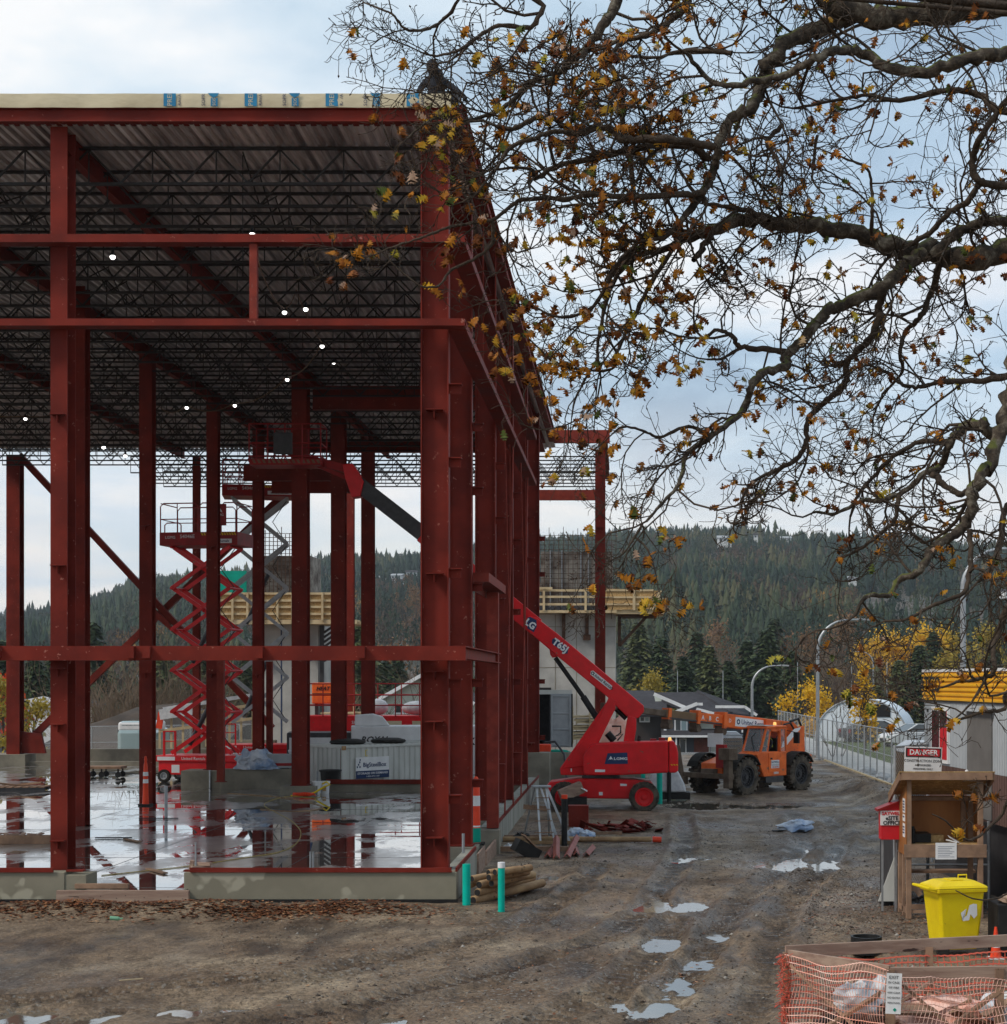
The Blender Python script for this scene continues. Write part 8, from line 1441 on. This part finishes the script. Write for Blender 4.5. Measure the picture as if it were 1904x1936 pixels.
Lm([(1300, 440), (1228, 443), (1190, 475), (1160, 511), (1122, 579), (1060, 600), (1010, 580)], 7, 2, 12.1, 11.6)
Lm([(1240, 440), (1180, 500), (1150, 560), (1132, 636), (1128, 680), (1108, 714), (1088, 755), (1081, 789)], 5, 1.5, 12.0, 11.8)
Lm([(1290, 445), (1240, 520), (1197, 602), (1166, 666), (1150, 700), (1060, 690), (1000, 640)], 5, 1.5, 12.0, 11.7)
Lm([(1345, 826), (1302, 806), (1248, 826), (1220, 816), (1180, 806), (1159, 820)], 4, 1.8, 11.8, 11.6)
Lm([(1215, 990), (1200, 1015), (1180, 1045), (1150, 1062)], 3, 1.2, 11.3, 11.2)
Lm([(1200, 1015), (1225, 1040), (1240, 1085)], 2.5, 1.2, 11.3, 11.2)
Lm([(2010, 200), (1904, 215), (1850, 180), (1790, 170), (1700, 190), (1640, 180), (1580, 190), (1500, 205)], 8, 2.5, 11.9, 12.4)
Lm([(2000, 330), (1904, 350), (1850, 340), (1840, 300), (1860, 250), (1904, 190)], 8, 6, 12.0, 11.6)
Lm([(1766, 478), (1830, 430), (1870, 420), (1930, 420)], 10, 9, 12.4, 12.2, .5)
Lm([(1850, 345), (1830, 380), (1790, 405), (1760, 440), (1720, 462)], 6, 5, 12.1, 12.3)
Lm([(1452, 420), (1420, 400), (1380, 392), (1330, 380), (1290, 330), (1270, 280)], 6, 2.5, 11.8, 12.2)
Lm([(1648, 446), (1650, 400), (1648, 360), (1640, 320), (1600, 300), (1570, 290)], 4, 1.8, 12.0, 11.6)
Lm([(1480, 235), (1450, 270), (1470, 300), (1478, 330), (1480, 360)], 5, 2, 11.9, 11.6)
Lm([(1545, 255), (1540, 300), (1537, 340), (1560, 370)], 3.5, 1.5, 12.0, 11.8)
V3 = lambda u, v, Y: Vector(W(u, v, Y))
big = MB(); small = MB(); twg = []
def crom(P, n):
    out = []; rs_ = []
    for i in range(len(P)-1):
        p0 = P[max(i-1, 0)]; p1 = P[i]; p2 = P[i+1]; p3 = P[min(i+2, len(P)-1)]
        for k in range(n): t = k/n; out.append(.5*((2*p1)+(-p0+p2)*t+(2*p0-5*p1+4*p2-p3)*t*t+(-p0+3*p1-3*p2+p3)*t**3))
    out.append(P[-1]); return out
limb_parts = []; LV = []; seeds = []
zroll = OR.random
trunk_top = [Vector((otx, oty, 0)), Vector((otx-.1, oty, 2.0)), Vector((otx-.3, oty-.3, 4.2)), Vector((otx-.5, oty-.6, 6.2)), Vector((otx-.7, oty-.9, 8.6)), Vector((otx-.9, oty-1.1, 10.5))]
tb = MB(); tp = crom(trunk_top, 5); tb.tube(tp, list(np.linspace(.52, .16, len(tp))), 16)
def nearest_trunk(p): return min(tp, key=lambda q: (q-p).length)
for li, (pts, r0, r1, y0, y1, tw) in enumerate(LIMB):
    n = len(pts); P = [V3(u, v, y0+(y1-y0)*i/(n-1)+OR.gauss(0, .06)*(1 if 0 < i < n-1 else 0)) for i, (u, v) in enumerate(pts)]
    if pts[0][0] >= 1925 or pts[0][1] <= -25:       # grows out of the trunk outside the picture
        q = nearest_trunk(P[0]+Vector((0, 0, -.8))); P = [q, q.lerp(P[0], .5)+Vector((0, 0, .15))]+P; ext = 2
    else: ext = 0
    C = crom(P, 6); m = len(C); rad = []
    for i, c in enumerate(C):
        f = max(0, (i-ext*6)/(m-1-ext*6)); Yq = y0+(y1-y0)*f; r = (r0+(r1-r0)*f**.9)/FPX*Yq
        if i < ext*6: r = r0/FPX*y0*(1+.5*(1-i/(ext*6)))
        r *= 1+.10*math.sin(i*2.1+li)+OR.gauss(0, .05); rad.append(r)
    C = [c+Vector((OR.gauss(0, 1), OR.gauss(0, 1), OR.gauss(0, 1)))*min(.012, rad[i]*.22) for i, c in enumerate(C)]
    (big if r0 > 9 else small).tube(C, rad, 12 if r0 > 9 else 7)
    seeds.append((C, rad, ext*6, tw, li))
def wander(p, d, ln, r, seg, curl, bias):
    pts = [p]; q = p.copy(); dd = d.copy(); ax = Vector((OR.gauss(0, .35), 1, OR.gauss(0, .35))).normalized(); cr = OR.gauss(0, curl)
    for i in range(seg):
        cr = cr*.75+OR.gauss(0, curl)*.7; dd = (Matrix.Rotation(cr, 3, ax) @ dd); dd = (dd+bias*.10+Vector((OR.gauss(0, .08), OR.gauss(0, .10), OR.gauss(0, .08)))).normalized(); q = q+dd*(ln/seg); pts.append(q.copy())
    return pts
tips = []
def twigs(p, d, ln, r, lev):
    seg = 6 if lev > 1 else (5 if lev == 1 else 3); bias = Vector((-.25, 0, OR.choice((-.6, -.2, .3, .5))))
    pts = wander(p, d, ln, r, seg, .40, bias); k = len(pts); rad = [max(.0021, r*(1-.5*i/(k-1))) for i in range(k)]
    (small if lev > 1 else twg_mb).tube(pts, rad, 5 if lev > 1 else 3, False)
    if lev == 0: tips.append((pts[-1], (pts[-1]-pts[-2]).normalized())); return
    nch = {2: 8, 1: 5}[lev]
    for i in range(nch):
        f = .18+.82*(i+OR.random())/nch; j = min(k-2, int(f*(k-1))); t = f*(k-1)-j; q = pts[j].lerp(pts[j+1], min(1, max(0, t))); dd = (pts[j+1]-pts[j]).normalized()
        sd_ = OR.choice((-1, 1)); nd = (Matrix.Rotation(sd_*OR.uniform(.45, 1.15), 3, Vector((OR.gauss(0, .4), 1, OR.gauss(0, .4))).normalized()) @ dd)
        twigs(q, nd, ln*OR.uniform(.30, .58)*(1.0 if lev > 1 else .85), r*.60, lev-1)
    tips.append((pts[-1], (pts[-1]-pts[-2]).normalized()))
twg_mb = MB(); 
for C, rad, e0, tw, li in seeds:
    L_ = sum((C[i+1]-C[i]).length for i in range(e0, len(C)-1)); tw *= .5 if C[-1].z < 4.7 else 1; n = int(L_/.24*tw)
    for i in range(n):
        f = (i+OR.random())/max(1, n); j = e0+int(f*(len(C)-2-e0)); c = C[j]; dd = (C[j+1]-C[j]).normalized(); 
        nd = (Matrix.Rotation(OR.choice((-1, 1))*OR.uniform(.5, 1.3), 3, Vector((OR.gauss(0, .35), 1, OR.gauss(0, .35))).normalized()) @ dd)
        twigs(c, nd, OR.uniform(.45, 1.05)*(.72 if rad[j] < .012 else 1), min(rad[j]*.6, OR.uniform(.007, .013)), 2)
    twigs(C[-1], (C[-1]-C[-2]).normalized(), .55, rad[-1]*.8, 2) if tw > .3 else None
def npb(mb, name, mat):
    q = [f for f in mb.f if len(f) == 4]; return npmesh(name, np.array(mb.v, np.float32), np.array(q, np.int32), mat, None, True)
def reparent(o): o.parent = OT; o.location = (-otx, -oty, 0); return o
reparent(npb(tb, 'trunk', 'moss')); reparent(npb(big, 'limbs', 'moss')); reparent(npb(small, 'branches', 'oakbark')); reparent(npb(twg_mb, 'twigs', 'oakbark'))
# leaves: lobed oak outline, folded along the rib
out = [(0, 0), (.05, .10), (.24, .20), (.10, .28), (.36, .46), (.12, .50), (.40, .74), (.13, .70), (.20, .95), (.06, .86), (0, 1.0)]
LVs = []; LFs = []; LTs = []; k = 0
bud = MB()
for p, d in tips:
    u = UX+p.x/p.y*FPX; v = VY-(p.z-EYE)/p.y*FPX
    # leaf share by region of the crown: thin at the far left tips, full in the lower left fans
    pr_ = .085
    if 930 < u < 1260 and 60 < v < 760: pr_ = .15
    if 980 < u < 1330 and 430 < v < 760: pr_ = .19
    if u < 930 and v < 230: pr_ = .015
    if 780 < u < 960 and 180 < v < 420: pr_ = .11
    if v > 880: pr_ = .06
    if v > 1240: pr_ = .085
    if OR.random() < pr_:
        nl = OR.choice((1, 2, 2, 3, 4)); base = OR.betavariate(2.2, 2.6)*.9
        for q in range(nl):
            s_ = OR.uniform(.042, .085)*(1.18 if u < 1330 else 1); dn = (d*.5+Vector((OR.gauss(0, .5), OR.gauss(0, .5), OR.uniform(-1.3, .1)))).normalized(); sd_ = dn.cross(Vector((OR.gauss(0, .6), -1, OR.gauss(0, .6)))).normalized(); nn = dn.cross(sd_); fold = OR.uniform(-.5, .6); curl = OR.uniform(-.45, .45)
            V = []
            for a, b_ in out: V.append(p+dn*b_*s_+sd_*a*s_+nn*(abs(a)*fold+curl*b_*b_)*s_)
            for a, b_ in out[1:-1]: V.append(p+dn*b_*s_-sd_*a*s_+nn*(abs(a)*fold+curl*b_*b_)*s_)
            LVs += V; m_ = len(out)
            L2 = [0]+[m_+i for i in range(m_-2)]+[m_-1]
            for i in range(1, m_-1): 
                pass
            mid = len(V); ribs = [p+dn*b_*s_+nn*(curl*b_*b_)*s_ for a, b_ in out[1:-1]]; LVs += ribs
            rb2 = [0]+[mid+i for i in range(m_-2)]+[m_-1]
            for i in range(m_-1):
                LFs.append((k+i, k+i+1, k+rb2[i+1])); LFs.append((k+i, k+rb2[i+1], k+rb2[i])) if i else None
                LFs.append((k+L2[i+1], k+L2[i], k+rb2[i+1])); LFs.append((k+L2[i], k+rb2[i], k+rb2[i+1])) if i else None
            cnt = len(V)+len(ribs); tt = min(1, max(0, base+OR.gauss(0, .12))); 
            if OR.random() < .05: tt = 1
            if OR.random() < .06: tt = .93
            LTs += [tt]*cnt; k += cnt
    elif OR.random() < .4:
        r = OR.uniform(.004, .008); q = [p+Vector((r, 0, 0)), p+Vector((-r, 0, 0)), p+Vector((0, r, 0)), p+Vector((0, -r, 0)), p+d*r*2.2, p-d*r]; bud.add(q, [(0, 2, 4), (2, 1, 4), (1, 3, 4), (3, 0, 4), (2, 0, 5), (1, 2, 5), (3, 1, 5), (0, 3, 5)])
reparent(npmesh('leaves', np.array([tuple(v) for v in LVs]), np.array(LFs), 'oakleaf', attr=LTs))
reparent(npmesh('buds', np.array([tuple(v) for v in bud.v]), np.array(bud.f), 'oakbark'))
print('OAK tips', len(tips), 'leaf faces', len(LFs), 'twig verts', len(twg_mb.v), len(small.v))
# fallen leaves and stones on the ground
def fallen(name, n, fx, mat, sz, lab='stuff'):
    V = []; Fc = []; T = []; k = 0; r_ = random.Random(hash(name) % 999 if False else len(name)*7+n)
    for i in range(n):
        x, y = fx(r_); h = float(HGT(x, y)); a = r_.random()*6.28; s_ = sz*r_.uniform(.5, 1.2); c, s = math.cos(a), math.sin(a); cu = r_.uniform(.1, .6)
        for (lx, ly) in ((-1, 0), (-.35, .5), (.3, .35), (1, 0), (.35, -.5), (-.3, -.4)): V.append((x+(lx*c-ly*s)*s_, y+(lx*s+ly*c)*s_, h+.008+cu*s_*abs(lx)*.7+r_.random()*.01)); T.append(0)
        Fc += [(k, k+1, k+5), (k+1, k+2, k+4), (k+1, k+4, k+5), (k+2, k+3, k+4)]; tt = r_.random(); T[-6:] = [tt]*6; k += 6
    return struct(npmesh(name, np.array(V), np.array(Fc), mat, attr=T), 'stuff')
GZ = Z; GXs, GYs = xs, ys
def HGT(x, y):
    i = np.searchsorted(GXs, x)-1; j = np.searchsorted(GYs, y)-1; return max(GZ[j, i], -.045)
M['fallleaf'] = leafmat('wet_fallen_leaves', [(0, (.060, .022, .012)), (.5, (.15, .055, .025)), (.85, (.26, .10, .04)), (1, (.40, .24, .13))])
def bandf(r_):
    g = r_.random()
    if g < .42: return (r_.gauss(-9.8, 1.3), 30.35+r_.gauss(0, .34))
    if g < .78: return (r_.gauss(-6.3, 1.1), 30.1+r_.gauss(0, .30))
    if g < .92: return (r_.gauss(-4.6, .8), 30.25+r_.gauss(0, .25))
    return (r_.uniform(-11, -3.2), r_.uniform(29, 31.2))
fallen('fallen_leaves', 2300, bandf, 'fallleaf', .065)
def spread(r_): y = 19.5+26*r_.random()**1.5; return (r_.uniform(-.24, .17)*y if y < 31 else r_.uniform(-2.6, 4.6*y/30), y)
fallen('scattered_leaf_litter', 520, spread, 'fallleaf', .045)
def kio(r_): return (r_.uniform(3.0, 6.6), r_.uniform(25.5, 33))
fallen('kiosk_leaf_litter', 420, kio, 'fallleaf', .05)
# stones
V = []; Fc = []; k = 0; rr = random.Random(61); oct_ = [(1, 0, 0), (-1, 0, 0), (0, 1, 0), (0, -1, 0), (0, 0, 1), (0, 0, -.5)]; of = [(0, 2, 4), (2, 1, 4), (1, 3, 4), (3, 0, 4), (2, 0, 5), (1, 2, 5), (3, 1, 5), (0, 3, 5)]; T = []
for i in range(17000):
    g = rr.random()
    if g < .62: y = 19.3+30*rr.random()**1.5; x = rr.uniform(-.245, .19)*y if y < 31 else rr.uniform(-2.7, 7)
    elif g < .82: x, y = rr.gauss(4.1, .8), rr.uniform(27.5, 37)
    else: x, y = rr.gauss(9.0, .8), rr.uniform(42, 72)
    if y > 31.4 and x < -3.1: continue
    s_ = rr.uniform(.008, .024) if rr.random() < .97 else rr.uniform(.025, .055); h = float(HGT(x, y)); a = rr.random()*3
    if h < -.03: continue
    for p in oct_: V.append((x+(p[0]*math.cos(a)-p[1]*math.sin(a))*s_*rr.uniform(.7, 1.3), y+(p[0]*math.sin(a)+p[1]*math.cos(a))*s_*rr.uniform(.7, 1.3), h+p[2]*s_*.7)); T.append(0)
    tt = rr.random(); T[-6:] = [tt]*6; Fc += [tuple(q+k for q in f) for f in of]; k += 6
M['stone'] = leafmat('wet_gravel', [(0, (.045, .032, .024)), (.55, (.10, .08, .065)), (.85, (.18, .16, .135)), (1, (.33, .31, .28))]); struct(npmesh('gravel_stones', np.array(V), np.array(Fc), 'stone', attr=T), 'stuff')
for u, v, s_, lb in ((1885/1.2332+0, 2185/1.2332-0, .07, 'dark stone on the mud left of the black tub'),): pass
b = MB(); b.tube([(-.09, 0, 0), (.05, 0, 0), (.08, 0, 0), (.12, 0, .01)], [.035, .035, .015, .014], 10); o = b.build('drink_bottle', 'tealsheet'); g = G(218, 1752); o.location = (g[0], g[1], .14); o.rotation_euler = (0, .1, .2); M['bottle'] = pm('pale_green_plastic', (.20, .42, .27), (.16, .35, .22), 4, .3); o.data.materials[0] = M['bottle']; tag(o, 'small green plastic bottle lying among the fallen leaves', 'bottle')
for u, v, ln, a, lb in ((193, 1875/1.0-0, .13, .35, 'pale stick on the wet gravel at lower left'),): g = G(248, 1856); b = MB(); b.bar((-.16, 0, 0), (.16, 0, 0), .02, .012); o = b.build('pale_stick', 'lumber'); o.location = (g[0], g[1], .03); o.rotation_euler = (0, 0, .5); tag(o, lb, 'stick')
